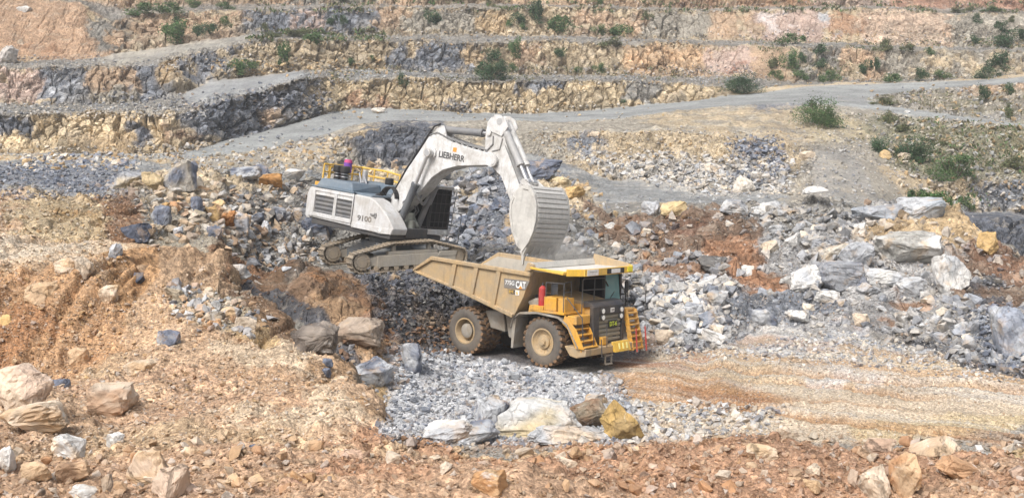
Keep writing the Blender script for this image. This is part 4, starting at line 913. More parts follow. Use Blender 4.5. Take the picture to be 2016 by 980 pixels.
b.pipe([(3.62, -1.20, 2.0), (3.62, -1.18, 3.80), (3.60, -1.05, 3.86), (3.60, 0.45, 3.80)], r); b.pipe([(3.62, -1.18, 3.38), (3.60, 0.45, 3.32)], r); b.pipe([(3.62, -0.32, 3.82), (3.62, -0.36, 2.80)], r)
b.pipe([(4.35, -1.98, 1.0), (4.25, -1.98, 2.3), (3.5, -2.1, 3.1)], r); b.pipe([(4.40, -1.30, 1.0), (4.30, -1.30, 2.2)], r); b.pipe([(4.58, -0.62, 1.0), (4.54, -0.62, 2.0)], r); b.pipe([(4.58, -0.95, 0.6), (4.52, -0.95, 1.35)], r)
b.pipe([(3.5, 2.34, 2.3), (3.5, 2.34, 3.6), (2.2, 2.34, 3.6)], r); b.pipe([(3.5, 2.34, 2.95), (2.2, 2.34, 2.95)], r); b.pipe([(4.4, 2.45, 2.3), (4.4, 2.45, 3.4)], r)
b.build("handrail", W_DARK, truck)
# steps: near side flight, far side stair with red rails
b = MB(); b.prism([(3.45, 2.36), (4.06, 1.80), (4.50, 1.02), (4.06, 1.02), (3.60, 1.80), (3.30, 2.0)], -2.14, -2.08); b.prism([(3.45, 2.36), (4.06, 1.80), (4.50, 1.02), (4.06, 1.02), (3.60, 1.80), (3.30, 2.0)], -1.16, -1.10)
for k in range(6):
    t = k / 5.0; x = 3.52 + 0.86 * t; z = 2.30 - 1.18 * t; b.box(x - 0.10, x + 0.16, -2.08, -1.16, z - 0.05, z); b.box(x - 0.10, x - 0.06, -2.08, -1.16, z - 0.24, z - 0.05)
b.build("front_steps", W_YEL, truck, 0.012)
b = MB(); b.box(3.56, 4.04, -2.1, -1.14, 2.0, 2.36); b.build("step_box", W_YEL, truck, 0.03)
b = MB()
b.box(4.0, 4.06, 1.20, 1.52, 1.98, 2.46); b.box(3.7, 4.1, 1.20, 2.1, 2.34, 2.44)
for y in (1.36, 2.06): b.prism([(4.02, 2.40), (4.20, 2.40), (4.62, 0.66), (4.40, 0.60)], y - 0.04, y + 0.04)
for k in range(7):
    t = k / 6.0; x = 4.10 + 0.38 * t; z = 2.28 - 1.50 * t; b.box(x - 0.04, x + 0.16, 1.32, 2.10, z - 0.07, z); b.box(x - 0.10, x - 0.06, 1.32, 2.10, z - 0.10, z + 0.06)
b.build("side_stair", W_YEL, truck, 0.012)
b = MB(); b.pipe([(4.72, 1.46, 0.60), (4.62, 1.46, 1.62)], 0.035); b.pipe([(4.74, 2.16, 0.60), (4.62, 2.16, 1.66)], 0.035); b.build("red_handrail", W_RED, truck)
# bumper
b = MB(); b.prism([(4.02, 0.62), (4.52, 0.72), (4.55, 1.02), (4.02, 1.06)], -2.05, 2.12); b.prism([(3.4, 1.06), (4.10, 1.06), (4.10, 0.60), (3.7, 0.66)], -2.06, -1.6)
bump = b.build("bumper", W_SAND, truck, 0.03)
b = MB(); b.extrude([(4.56, -0.12, 0.74), (4.66, -0.12, 0.72), (4.50, -0.12, 1.16), (4.42, -0.12, 1.16)], (0, 1.22, 0)); fl = b.build("yellow_plate", W_YEL2, bump, 0.02)
b = MB()
for k in range(3): b.extrude([(4.66, 0.16 + k * 0.28, 0.84), (4.66, 0.26 + k * 0.28, 0.84), (4.57, 0.30 + k * 0.28, 1.08), (4.57, 0.22 + k * 0.28, 1.08)], (0.02, 0, 0.01))
b.build("plate_mark", worn("pale_yellow_mark", (0.85, 0.78, 0.30), 0.5, DUST, 0.1), fl)
b = MB()
for y in (-0.50, -0.06): b.box(4.40, 4.46, y - 0.035, y + 0.035, 0.22, 0.70)
b.box(4.36, 4.50, -0.53, -0.03, 0.20, 0.26); b.box(4.36, 4.50, -0.53, -0.03, 0.58, 0.64); b.build("ladder_step", W_SANDT, bump, 0.01)
b = MB(); b.box(4.20, 4.40, -0.68, -0.30, 1.06, 1.40); b.build("lamp_box", W_YEL, truck, 0.03)

# ------------------------------------------------------------------ hydraulic excavator
EX_LOC, EX_ROT = (-6.67, 62.57, 3.245), (R(-5.92), R(5.38), R(-37.2))
ex = empty("excavator", EX_LOC, EX_ROT)
tag(ex, "large white crawler excavator with lowered bucket, standing on dark rubble behind the dump truck", "excavator")
bpy.context.view_layer.update()
MX = Matrix.Translation(EX_LOC) @ Matrix.Rotation(EX_ROT[2], 4, 'Z') @ Matrix.Rotation(EX_ROT[1], 4, 'Y') @ Matrix.Rotation(EX_ROT[0], 4, 'X')
UC_LOC, UC_YAW = (-6.42, 62.45, 3.02), R(28.5)
MU = MX.inverted() @ (Matrix.Translation(UC_LOC) @ Matrix.Rotation(UC_YAW, 4, 'Z'))    # undercarriage stands level, the house is slewed and leans
TP = [(-2.70, 0.0), (2.65, 0.0)]
for k in range(1, 8): a = R(-90 + 150 * k / 8.0); TP.append((2.65 + 0.58 * math.cos(a), 0.58 + 0.58 * math.sin(a)))
TP += [(1.25, 1.46), (-0.95, 1.46)]
for k in range(1, 8): a = R(116 + 154 * k / 8.0); TP.append((-2.70 + 0.58 * math.cos(a), 0.58 + 0.58 * math.sin(a)))
def along(path, step):
    out = []; P = [Vector((x, 0, z)) for x, z in path] + [Vector((path[0][0], 0, path[0][1]))]
    tot = sum((q - p).length for p, q in zip(P[:-1], P[1:])); n = int(tot / step); d = tot / n
    for k in range(n):
        s = k * d
        for p, q in zip(P[:-1], P[1:]):
            l = (q - p).length
            if s <= l: out.append((p + (q - p) * (s / l), (q - p).normalized())); break
            s -= l
    return out
for s in (-1, 1):
    Mt = MU @ Matrix.Translation((0, s * 2.14, 0))
    b = MB()
    for p, t in along(TP, 0.235):
        n = Vector((t.z, 0, -t.x))
        M = Matrix(((t.x, 0, n.x, p.x), (0, 1, 0, 0), (t.z, 0, n.z, p.z), (0, 0, 0, 1)))
        b.box(-0.105, 0.105, -0.36, 0.36, -0.03, 0.02, M); b.box(0.05, 0.085, -0.36, 0.36, 0.02, 0.075, M); b.box(-0.08, 0.08, -0.14, 0.14, -0.15, -0.03, M)
    tr = b.build("track", W_TRACK, ex, 0.0, M=Mt)
    b = MB(); b.box(-1.85, 2.62, -0.25, 0.25, 0.24, 0.84); b.prism([(-2.35, 0.36), (-1.8, 0.28), (-1.8, 0.80), (-2.35, 0.70)], -0.2, 0.2); b.prism([(1.5, 0.62), (2.62, 0.62), (2.72, 0.9), (1.7, 0.9)], -0.27, 0.27)
    for x in (-0.85, 1.15): b.box(x - 0.10, x + 0.10, -0.12, 0.12, 0.84, 1.30)
    b.box(-1.2, 1.6, -0.2, 0.2, 0.84, 1.02)
    b.build("track_frame", W_FRAME, tr, 0.03)
    b = MB(); b.cyl((-2.70, -0.30, 0.58), (-2.70, 0.30, 0.58), 0.44, n=28); b.cyl((-2.70, -0.33, 0.58), (-2.70, 0.33, 0.58), 0.30, n=24); b.cyl((2.65, -0.22, 0.58), (2.65, 0.22, 0.58), 0.46, n=28)
    for k in range(12):
        a = 2 * math.pi * k / 12; b.cyl((-2.70 + 0.36 * math.cos(a), -0.33, 0.58 + 0.36 * math.sin(a)), (-2.70 + 0.36 * math.cos(a), 0.33, 0.58 + 0.36 * math.sin(a)), 0.03, n=6)
    for k in range(8): b.cyl((-1.9 + k * 0.56, -0.24, 0.18), (-1.9 + k * 0.56, 0.24, 0.18), 0.14, n=14)
    b.build("track_roller", W_TRACK, tr, 0.01, True)
b = MB(); b.box(-1.3, 1.3, -1.3, 1.3, 0.72, 1.36)
for sx in (-1, 1):
    for sy in (-1, 1):
        b.loftbox([(sx * 0.3, sy * 0.9, 0.75), (sx * 1.3, sy * 0.9, 0.75), (sx * 1.3, sy * 0.9, 1.34), (sx * 0.3, sy * 0.9, 1.34)], [(sx * 0.7, sy * 1.95, 0.36), (sx * 1.9, sy * 1.95, 0.36), (sx * 1.9, sy * 1.95, 0.80), (sx * 0.7, sy * 1.95, 0.80)])
b.cyl((0, 0, 1.3), (0, 0, 1.62), 1.25, n=32)
b.build("car_body", worn("car_body_grey", srgb(92, 100, 108), 0.6, srgb(140, 134, 124), 0.5), ex, 0.03, M=MU)

# house: deck, side panels, hoods
b = MB(); b.box(-4.1, 1.75, -2.05, 2.0, 1.38, 1.66); b.box(-0.6, 1.9, -0.95, 0.7, 1.5, 2.0); b.box(-4.15, -0.7, -2.0, 2.0, 1.66, 3.3); b.box(-0.7, 0.2, -0.9, 0.6, 1.9, 3.0); b.build("deck", W_DARK, ex, 0.03)
b = MB(); b.prism([(-4.32, 1.72), (-4.33, 3.34), (-1.08, 3.37), (-1.05, 1.66)], -2.14, -2.02); rp = b.build("side_panel", W_WHITE, ex, 0.04)
b = MB()
for (x0, x1) in ((-3.86, -2.45), (-2.26, -1.08)):
    for k in range(4):
        z = 2.06 + k * 0.225; b.extrude([(x0, -2.155, z), (x1, -2.155, z), (x1, -2.155, z + 0.10), (x0, -2.155, z + 0.10)], (0, 0.06, 0.06))
b.build("louvre_slats", W_CYL, rp, 0.008)
b = MB()
for (x0, x1) in ((-3.88, -2.43), (-2.28, -1.06)):
    b.box(x0, x1, -2.146, -2.12, 2.03, 2.96)
b.build("louvre_recess", W_DARK, rp)
b = MB()
for x0, x1 in ((-4.30, -3.90), (-2.45, -2.24), (-1.08, -1.02)): b.box(x0, x1, -2.20, -2.14, 1.80, 3.22)
b.box(-3.95, -1.05, -2.19, -2.141, 2.98, 3.04); b.box(-3.95, -1.05, -2.19, -2.141, 1.80, 2.02); b.box(-3.95, -1.05, -2.18, -2.141, 3.18, 3.24)
b.build("panel_frame", W_WHITE, rp, 0.015)
b = MB(); b.box(-4.28, -1.10, -2.16, -1.95, 3.372, 3.47); b.build("panel_cap", W_SLATE, ex, 0.02)
b = MB()                                                              # tapering front tank with number
b.prism([(-1.03, 1.66), (-1.03, 3.36), (0.05, 3.34), (0.54, 3.20), (1.28, 2.72), (1.80, 2.20), (1.98, 1.95), (1.90, 1.64), (1.01, 1.57)], -2.14, -1.0)
ft = b.build("front_tank", W_WHITE, ex, 0.06)
b = MB(); b.prism([(1.0, 1.585), (1.88, 1.65), (1.95, 1.93), (0.96, 1.90)], -2.17, -2.12); b.box(-1.0, 0.95, -2.16, -2.12, 1.62, 1.90); b.build("lower_trim", W_WHITE, ft, 0.02)
lettering("number_lettering", "9100", 1.02, 0.30, (-0.62, -2.146, 2.03), (1, 0, 0.03), (0, 0, 1), W_GREYD, ft, 0.02, 0.006)
b = MB(); b.cyl((1.12, -2.2, 1.76), (1.12, -2.1, 1.76), 0.09, n=16); b.build("work_light", G_LAMP, ft)
b = MB(); b.box(0.30, 0.62, -2.22, -2.14, 2.44, 2.54); b.box(0.56, 0.72, -2.19, -2.13, 2.34, 2.60); b.build("tank_handle", W_CYL, ft, 0.02)
b = MB(); b.prism([(-4.36, 1.62), (-4.36, 3.36), (-4.62, 3.30), (-4.78, 2.9), (-4.78, 1.75), (-4.62, 1.60)], -1.95, 1.95); b.build("counterweight", W_WHITE, ex, 0.06)
b = MB(); b.box(-1.0, 0.2, 1.0, 2.05, 1.66, 3.3); b.box(-4.3, -1.0, 2.0, 2.12, 1.70, 3.34); b.build("side_panel", W_WHITE, ex, 0.04)
b = MB(); b.loftbox([(-4.20, -1.9, 3.45), (-1.45, -1.9, 3.45), (-1.45, 0.4, 3.45), (-4.20, 0.4, 3.45)], [(-4.05, -1.7, 3.88), (-1.75, -1.7, 3.90), (-1.55, 0.3, 3.90), (-4.05, 0.3, 3.88)])
b.loftbox([(-3.4, 0.3, 3.45), (-0.3, 0.3, 3.45), (-0.3, 1.9, 3.45), (-3.4, 1.9, 3.45)], [(-3.3, 0.4, 3.98), (-0.5, 0.4, 3.98), (-0.5, 1.7, 3.98), (-3.3, 1.7, 3.98)])
b.box(-4.2, 0.0, -1.9, 1.95, 3.30, 3.452)
b.build("engine_hood", W_SLATE, ex, 0.05)
for (x, y) in ((-4.05, -0.55), (-3.52, -0.55)):
    b = MB(); b.cyl((x, y, 3.85), (x, y, 4.30), 0.20, n=18)
    ech = b.build("exhaust_stack", W_BLACK, ex, 0.01, True)
    b = MB(); b.lathe([(0.21, -0.02), (0.225, 0), (0.21, 0.02)], 20, Matrix.Translation((x, y, 4.22)) @ Matrix.Rotation(R(90), 4, 'X')); b.lathe([(0.21, -0.02), (0.225, 0), (0.21, 0.02)], 20, Matrix.Translation((x, y, 4.06)) @ Matrix.Rotation(R(90), 4, 'X')); b.build("band", W_ROD, ech, 0, True)
    b = MB(); b.cyl((x, y, 4.27), (x, y, 4.66), 0.28, n=20); b.build("cap", W_BLACK, ech, 0.06, True)
b = MB(); b.cyl((-3.78, -0.3, 3.9), (-3.78, -0.3, 4.3), 0.14); b.cyl((-3.70, -0.2, 4.85), (-3.70, -0.2, 5.02), 0.24, 0.20, n=18); pk = b.build("air_inlet", W_PINK, ex, 0.01, True)
b = MB(); b.cyl((-3.70, -0.2, 4.3), (-3.70, -0.2, 4.86), 0.23, n=18); b.build("inlet_bowl", W_PURPLE, pk, 0.01, True)
b = MB(); b.cyl((-2.7, 0.2, 3.9), (-2.7, 0.2, 4.55), 0.16); b.cyl((-2.4, -0.2, 4.3), (-1.75, -0.6, 3.9), 0.05, n=8); b.cyl((-2.75, -0.2, 4.4), (-2.15, -0.6, 3.9), 0.05, n=8); b.build("roof_pipe", W_ROD, ex, 0.01)
b = MB(); b.cyl((-1.3, 0.7, 3.98), (-1.3, 0.7, 4.35), 0.24, n=18); b.build("pre_cleaner", W_BLACK, ex, 0.05, True)
b = MB(); r = 0.05
for z in (4.20, 4.62):
    b.pipe([(-4.55, -1.15, z), (-4.55, 1.85, z), (-2.6, 1.9, z), (-1.6, 1.85, z - 0.1)], r)
for p in ((-4.55, -1.15), (-4.55, -0.75), (-4.55, 0.2), (-4.55, 1.1), (-4.55, 1.85), (-3.6, 1.88), (-2.6, 1.9), (-1.6, 1.85)): b.cyl((*p, 3.4), (*p, 4.62), r, n=6)
b.pipe([(-4.5, -0.70, 3.6), (-4.5, -0.70, 4.5), (-4.5, -0.25, 4.5), (-4.5, -0.25, 3.6)], r)
b.build("guard_rail", W_YEL2, ex)
b = MB(); b.box(-4.75, -4.3, -1.5, -0.9, 3.36, 3.62); b.build("platform_edge", W_YEL, ex, 0.01)
# hoses and valve block beside the boom foot
b = MB(); rr = 0.045
for k in range(4):
    y = -0.75 + k * 0.13; b.pipe([(-0.5 + 0.1 * math.cos(R(a)) * 0 + 0.55 * (1 - math.cos(R(a))) , y, 3.35 + 0.62 * math.sin(R(a))) for a in range(0, 181, 22)], rr)
b.box(-0.9, 0.1, -1.0, -0.3, 3.0, 3.35); b.cyl((-0.6, -1.1, 3.3), (-0.1, -1.1, 3.55), 0.12); b.build("hose_bundle", W_BLACK, ex)
# cab
b = MB()
for x in (0.1, 1.70):
    for y in (0.82, 2.42): b.box(x - 0.06, x + 0.06, y - 0.06, y + 0.06, 2.0, 4.2)
b.box(0.0, 1.76, 0.76, 2.48, 4.14, 4.2); b.box(0.0, 1.78, 0.76, 2.48, 2.0, 2.1); b.box(0.04, 0.12, 0.8, 2.44, 2.0, 4.16)
cb = b.build("cab", W_BLACK, ex, 0.02)
b = MB(); b.box(1.69, 1.73, 0.88, 2.36, 2.12, 4.12); b.build("windshield", G_DARK, cb)
b = MB(); b.box(0.16, 1.66, 0.77, 0.80, 2.12, 4.12); b.build("side_window", G_DARK, cb); b = MB(); b.box(0.16, 1.66, 2.44, 2.47, 2.12, 4.12); b.build("side_window", G_DARK, cb)
b = MB()
for k in range(5): b.box(1.765, 1.785, 0.90 + k * 0.36, 0.92 + k * 0.36, 2.1, 4.14)
for k in range(4): b.box(1.763, 1.783, 0.86, 2.38, 2.4 + k * 0.5, 2.42 + k * 0.5)
b.build("window_guard", W_DARK, cb)
b = MB(); b.box(-0.1, 1.95, 0.66, 2.56, 4.2, 4.30); b.box(1.6, 2.0, 0.66, 2.3, 4.30, 4.36); b.build("cab_roof", W_WHITE, cb, 0.02)
b = MB(); b.box(-0.2, 1.86, 0.60, 2.56, 1.72, 2.0); b.build("cab_floor", W_WHITE, cb, 0.02)
b = MB(); b.cyl((1.86, 2.15, 1.86), (1.92, 2.15, 1.86), 0.09, n=16); b.build("work_light", G_LAMP, cb)
b = MB(); b.cyl((2.0, 2.42, 4.2), (2.08, 2.42, 4.2), 0.11, n=16); b.build("work_light", G_LAMP, cb)
b = MB(); r = 0.025
for x in (1.05, 1.9): b.pipe([(x, 2.62, 1.3), (x, 3.35, 1.3), (x, 3.35, 2.9)], r)
for z in (1.3, 1.75, 2.2, 2.9): b.cyl((1.05, 3.35, z), (1.9, 3.35, z), r, n=6)
b.box(1.0, 1.95, 2.6, 3.38, 1.22, 1.28); b.pipe([(1.88, 2.56, 2.0), (1.95, 2.62, 4.1)], r)
b.build("ladder_rail", W_CYL, ex)

b = MB()
for y in (-0.98, -0.62, 0.62, 0.98): b.prism([(0.75, 1.6), (1.45, 1.6), (1.30, 2.12), (1.08, 2.2), (0.92, 2.05)], y - 0.05, y + 0.05)
for y in (-0.56, 0.56): b.prism([(-0.3, 1.9), (0.5, 1.9), (0.35, 2.75), (0.05, 2.95), (-0.15, 2.75)], y - 0.05, y + 0.05)
b.build("boom_foot", W_FRAME, ex, 0.02)
b = MB(); b.cyl((1.05, 0.0, 1.95), (1.05, 0.0, 2.75), 0.30); b.cyl((1.5, -0.25, 1.9), (1.5, -0.25, 2.4), 0.20); b.box(0.7, 1.4, -0.4, 0.45, 1.9, 2.3); b.cyl((1.5, 0.3, 2.0), (1.0, 0.3, 2.6), 0.12)
b.build("swing_motor", worn("greenish_casting", srgb(138, 142, 134), 0.6, srgb(96, 90, 82), 0.7), ex, 0.03, True)
b = MB()
for y0, y1, dz in ((-0.8, 0.8, -0.75), (-0.7, 0.7, -0.55), (-0.8, 0.2, -0.4)):
    b.pipe([(1.85 + 0.12 * math.sin(k * 0.5), y0 + (y1 - y0) * k / 10, 4.05 + dz * math.sin(math.pi * k / 10) - 0.1 * (y0 != -0.8)) for k in range(11)], 0.05)
for y in (-0.55, -0.35, 0.3, 0.5): b.pipe([(0.6, y, 2.0), (1.2, y * 1.1, 2.9), (1.0, y, 3.3), (1.5, y * 0.9, 3.75)], 0.045)
b.build("hydraulic_hose", W_CYL, ex)
# boom, stick, bucket and their cylinders
BOOM = [(0.05, 2.70), (-0.10, 3.05), (0.05, 3.45), (0.90, 5.0), (1.70, 6.22), (2.12, 6.88), (2.40, 7.02), (2.95, 7.02), (3.50, 6.82), (4.8, 6.63), (6.1, 6.50), (6.52, 6.44), (6.70, 6.20), (6.52, 5.92), (5.6, 5.80), (4.3, 5.62), (3.35, 5.30), (2.66, 4.80), (2.12, 4.12), (1.22, 3.26), (0.42, 2.47)]
b = MB(); b.prism(BOOM, -0.48, 0.48); boom = b.build("boom", W_BOOM, ex, 0.03)
b = MB()
for s in (-1, 1):
    b = MB(); b.prism([(2.15, 6.90), (2.45, 7.36), (2.62, 7.55), (2.90, 7.55), (3.02, 7.38), (3.25, 6.90)], s * 0.30 - 0.05, s * 0.30 + 0.05); b.build("boom_bracket", W_BOOM, boom, 0.015)
b = MB(); b.cyl((2.52, -0.95, 6.08), (2.52, 0.95, 6.08), 0.22, n=20); b.cyl((2.52, -0.62, 6.08), (2.52, 0.62, 6.08), 0.30, n=20); b.build("pivot_pin", W_BOOM, boom, 0.015)
b = MB(); b.cyl((6.48, -0.62, 6.16), (6.48, 0.62, 6.16), 0.26, n=20); b.build("pivot_pin", W_BOOM, boom, 0.015)
b = MB()
for y, dz in ((-0.40, 0.07), (-0.30, 0.10), (0.3, 0.1)):
    top = [(0.05, 3.45), (0.90, 5.0), (1.70, 6.22), (2.12, 6.92)]; b.pipe([(x - 0.05, y, z + dz) for x, z in top], 0.04)
    b.pipe([(x, y, z + dz) for x, z in [(2.12, 6.92), (2.6, 7.1), (3.50, 6.86), (4.8, 6.66), (6.0, 6.56), (6.3, 6.9), (6.25, 7.3)]], 0.035)
for k in range(7): b.box(3.6 + k * 0.38, 3.72 + k * 0.38, -0.42, -0.2, 6.72 - k * 0.05, 6.90 - k * 0.05)
b.build("hydraulic_line", W_CYL, boom)
b = MB(); b.pipe([(0.2, -0.46, 3.82), (0.85, -0.46, 5.05), (1.66, -0.46, 6.30), (2.0, -0.44, 6.92), (2.35, -0.42, 7.45), (2.75, -0.40, 7.62)], 0.05); b.build("hose", W_BLACK, boom)
# lettering along the boom
lx = (1, 0, -0.045)
lettering("maker_lettering", "LIEBHERR", 1.72, 0.32, (2.98, -0.487, 5.93), lx, (0, 0, 1), W_DARK, boom, 0.02, 0.006)
b = MB(); b.box(3.86, 4.10, -0.492, -0.482, 6.30, 6.52); b.build("orange_mark", W_ORANGE, boom)
STICK = [(5.72, 7.40), (5.74, 8.0), (5.92, 8.28), (6.20, 8.34), (6.72, 8.16), (6.98, 7.80), (7.02, 7.2), (7.34, 6.60), (8.25, 5.22), (8.60, 4.86), (8.66, 4.55), (8.48, 4.22), (8.22, 4.12), (7.84, 4.30), (7.02, 5.46), (6.28, 5.86), (6.06, 6.1), (5.82, 6.50)]
b = MB(); b.prism(STICK, -0.36, 0.36); st = b.build("stick", W_BOOM, ex, 0.03)
b = MB(); b.prism([(6.0, 7.6), (6.16, 8.42), (6.5, 8.45), (6.9, 8.28), (7.12, 7.9), (6.8, 7.4)], -0.44, -0.365); b.build("stick_bracket", W_BOOM, st, 0.015); b = MB(); b.prism([(6.0, 7.6), (6.16, 8.42), (6.5, 8.45), (6.9, 8.28), (7.12, 7.9), (6.8, 7.4)], 0.365, 0.44); b.build("stick_bracket", W_BOOM, st, 0.015)
b = MB(); b.cyl((6.48, -0.60, 6.16), (6.48, -0.49, 6.16), 0.34, n=22); b.build("pivot_cap", W_BOOM, st, 0.015)
b = MB(); b.cyl((8.35, -0.60, 4.50), (8.35, 0.60, 4.50), 0.22, n=18); b.build("pivot_pin", W_BOOM, st, 0.015)
b = MB(); b.cyl((5.98, -0.46, 7.48), (5.98, 0.46, 7.48), 0.14, n=16); b.build("pivot_pin", W_BOOM, st, 0.015)
b = MB()
for y in (-0.37, 0.37): b.pipe([(6.3, y, 6.6), (6.75, y, 6.75), (6.85, y, 7.3)], 0.04); b.pipe([(7.05, y, 7.0), (7.5, y, 6.35), (8.3, y, 5.15)], 0.03)
b.build("hydraulic_line", W_CYL, st)
def ram(name, p0, pm, p1, r, rr, mat=W_CYL):
    b = MB(); b.cyl(p0, pm, r, n=20); d = (Vector(pm) - Vector(p0)).normalized(); b.cyl(Vector(pm) - d * 0.12, Vector(pm) + d * 0.05, r * 1.15, n=20); b.cyl(Vector(p0) - Vector((0, r * 1.1, 0)), Vector(p0) + Vector((0, r * 1.1, 0)), r * 0.95, n=16)
    c = b.build(name, mat, ex, 0.012, True)
    b = MB(); b.cyl(Vector(pm) - d * 0.1, p1, rr, n=14); b.cyl(Vector(p1) - Vector((0, rr * 1.6, 0)), Vector(p1) + Vector((0, rr * 1.6, 0)), rr * 1.7, n=14); b.build("rod", W_ROD, c, 0.01, True)
    return c
for s in (-1, 1): ram("boom_cylinder", (1.08, s * 0.80, 1.95), (1.92, s * 0.80, 4.35), (2.52, s * 0.80, 6.08), 0.20, 0.10, worn("dark_cylinder", srgb(84, 88, 94), 0.4, srgb(140, 138, 132), 0.4) if s < 0 else W_CYL)
ram("stick_cylinder", (2.78, 0, 7.36), (5.25, 0, 7.44), (5.98, 0, 7.48), 0.19, 0.09)
for s in (-1, 1): ram("bucket_cylinder", (6.55, s * 0.24, 8.12), (8.05, s * 0.24, 6.15), (8.62, s * 0.24, 5.35), 0.19, 0.10, worn("pale_cylinder", srgb(176, 176, 176), 0.4, srgb(140, 136, 130), 0.5) if s < 0 else W_BOOM)
b = MB()
for s in (-1, 1):
    b.loftbox([(8.50, s * 0.42 - 0.06, 5.40), (8.74, s * 0.42 - 0.06, 5.30), (8.74, s * 0.42 + 0.06, 5.30), (8.50, s * 0.42 + 0.06, 5.40)], [(7.86, s * 0.42 - 0.06, 4.72), (8.10, s * 0.42 - 0.06, 4.60), (8.10, s * 0.42 + 0.06, 4.60), (7.86, s * 0.42 + 0.06, 4.72)])
    b.loftbox([(8.50, s * 0.55 - 0.06, 5.26), (8.66, s * 0.55 - 0.06, 5.46), (8.66, s * 0.55 + 0.06, 5.46), (8.50, s * 0.55 + 0.06, 5.26)], [(9.10, s * 0.55 - 0.06, 4.96), (9.24, s * 0.55 - 0.06, 5.16), (9.24, s * 0.55 + 0.06, 5.16), (9.10, s * 0.55 + 0.06, 4.96)])
b.cyl((8.62, -0.62, 5.35), (8.62, 0.62, 5.35), 0.15, n=16)
b.build("bucket_link", W_BOOM, ex, 0.02)
BK = [(8.92, 5.02), (9.25, 5.24), (9.62, 5.22), (9.98, 4.86), (10.18, 4.34), (10.26, 3.72), (10.20, 3.15), (10.02, 2.62), (9.72, 2.12)]
IN = [(9.42, 2.22), (8.92, 2.95), (8.66, 3.70), (8.60, 4.30), (8.72, 4.72)]
HW = 1.40
def inset(p, c, k): return (p[0] + (c[0] - p[0]) * k, p[1] + (c[1] - p[1]) * k)
CB = (9.35, 3.8)
b = MB()
for s in (-1, 1): b.prism(BK + IN, s * (HW - 0.10), s * HW)
for (p, q) in zip(BK[:-1], BK[1:]):
    b.loftbox([(*p[:1], -HW + 0.1, p[1]), (p[0], HW - 0.1, p[1]), (inset(p, CB, 0.07)[0], HW - 0.1, inset(p, CB, 0.07)[1]), (inset(p, CB, 0.07)[0], -HW + 0.1, inset(p, CB, 0.07)[1])],
              [(q[0], -HW + 0.1, q[1]), (q[0], HW - 0.1, q[1]), (inset(q, CB, 0.07)[0], HW - 0.1, inset(q, CB, 0.07)[1]), (inset(q, CB, 0.07)[0], -HW + 0.1, inset(q, CB, 0.07)[1])])
for s in (-1, 1): b.prism([(8.12, 4.30), (8.30, 4.12), (8.75, 4.0), (9.3, 5.15), (9.05, 5.28), (8.55, 4.85)], s * 0.5 - 0.07, s * 0.5 + 0.07)
bk = b.build("bucket", W_STEEL, ex, 0.03)
b = MB()                                                              # wear plates across the back, rims at the edges
def backpt(t):
    L = [(Vector((q[0] - p[0], q[1] - p[1]))).length for p, q in zip(BK[:-1], BK[1:])]; s = t * sum(L)
    for (p, q, l) in zip(BK[:-1], BK[1:], L):
        if s <= l or q == BK[-1]: f = min(1, s / l); return Vector((p[0] + (q[0] - p[0]) * f, 0, p[1] + (q[1] - p[1]) * f)), Vector((q[0] - p[0], 0, q[1] - p[1])).normalized()
        s -= l
for k in range(13):
    t = 0.20 + k * 0.058; p, d = backpt(t); n = Vector((-d.z, 0, d.x)); n = n if n.x > 0 else -n
    M = Matrix(((d.x, 0, n.x, p.x), (0, 1, 0, 0), (d.z, 0, n.z, p.z), (0, 0, 0, 1)))
    b.box(-0.085, 0.085, -HW + 0.14, HW - 0.14, -0.02, 0.045, M)
b.build("wear_plate", worn("wear_plate_steel", (0.56, 0.545, 0.52), 0.6, srgb(214, 212, 206, 0.9), 0.6), bk, 0.012)
for s in (-1, 1):
    b = MB()
    for (p, q) in zip(BK[1:-1], BK[2:]):
        pi, qi = inset(p, CB, 0.13), inset(q, CB, 0.13); po, qo = inset(p, CB, -0.03), inset(q, CB, -0.03)
        y0, y1 = s * (HW - 0.16), s * (HW + 0.05)
        b.loftbox([(po[0], y0, po[1]), (po[0], y1, po[1]), (pi[0], y1, pi[1]), (pi[0], y0, pi[1])], [(qo[0], y0, qo[1]), (qo[0], y1, qo[1]), (qi[0], y1, qi[1]), (qi[0], y0, qi[1])])
    IP = [(8.72, 4.72), (8.60, 4.30), (8.66, 3.70), (8.92, 2.95), (9.42, 2.22)]
    for p, q in zip(IP[:-1], IP[1:]):
        pi, qi = inset(p, CB, 0.17), inset(q, CB, 0.17)
        b.loftbox([(p[0], s * (HW - 0.12), p[1]), (p[0], s * (HW + 0.04), p[1]), (pi[0], s * (HW + 0.04), pi[1]), (pi[0], s * (HW - 0.12), pi[1])], [(q[0], s * (HW - 0.12), q[1]), (q[0], s * (HW + 0.04), q[1]), (qi[0], s * (HW + 0.04), qi[1]), (qi[0], s * (HW - 0.12), qi[1])])
    b.build("bucket_rim", W_STEEL, bk, 0.015)
b = MB(); b.loftbox([(10.06, -HW - 0.02, 2.66), (10.06, HW + 0.02, 2.66), (9.92, HW + 0.02, 2.72), (9.92, -HW - 0.02, 2.72)], [(9.70, -HW - 0.02, 1.98), (9.70, HW + 0.02, 1.98), (9.58, HW + 0.02, 2.05), (9.58, -HW - 0.02, 2.05)]); b.build("bucket_lip", W_STEEL, bk, 0.02)
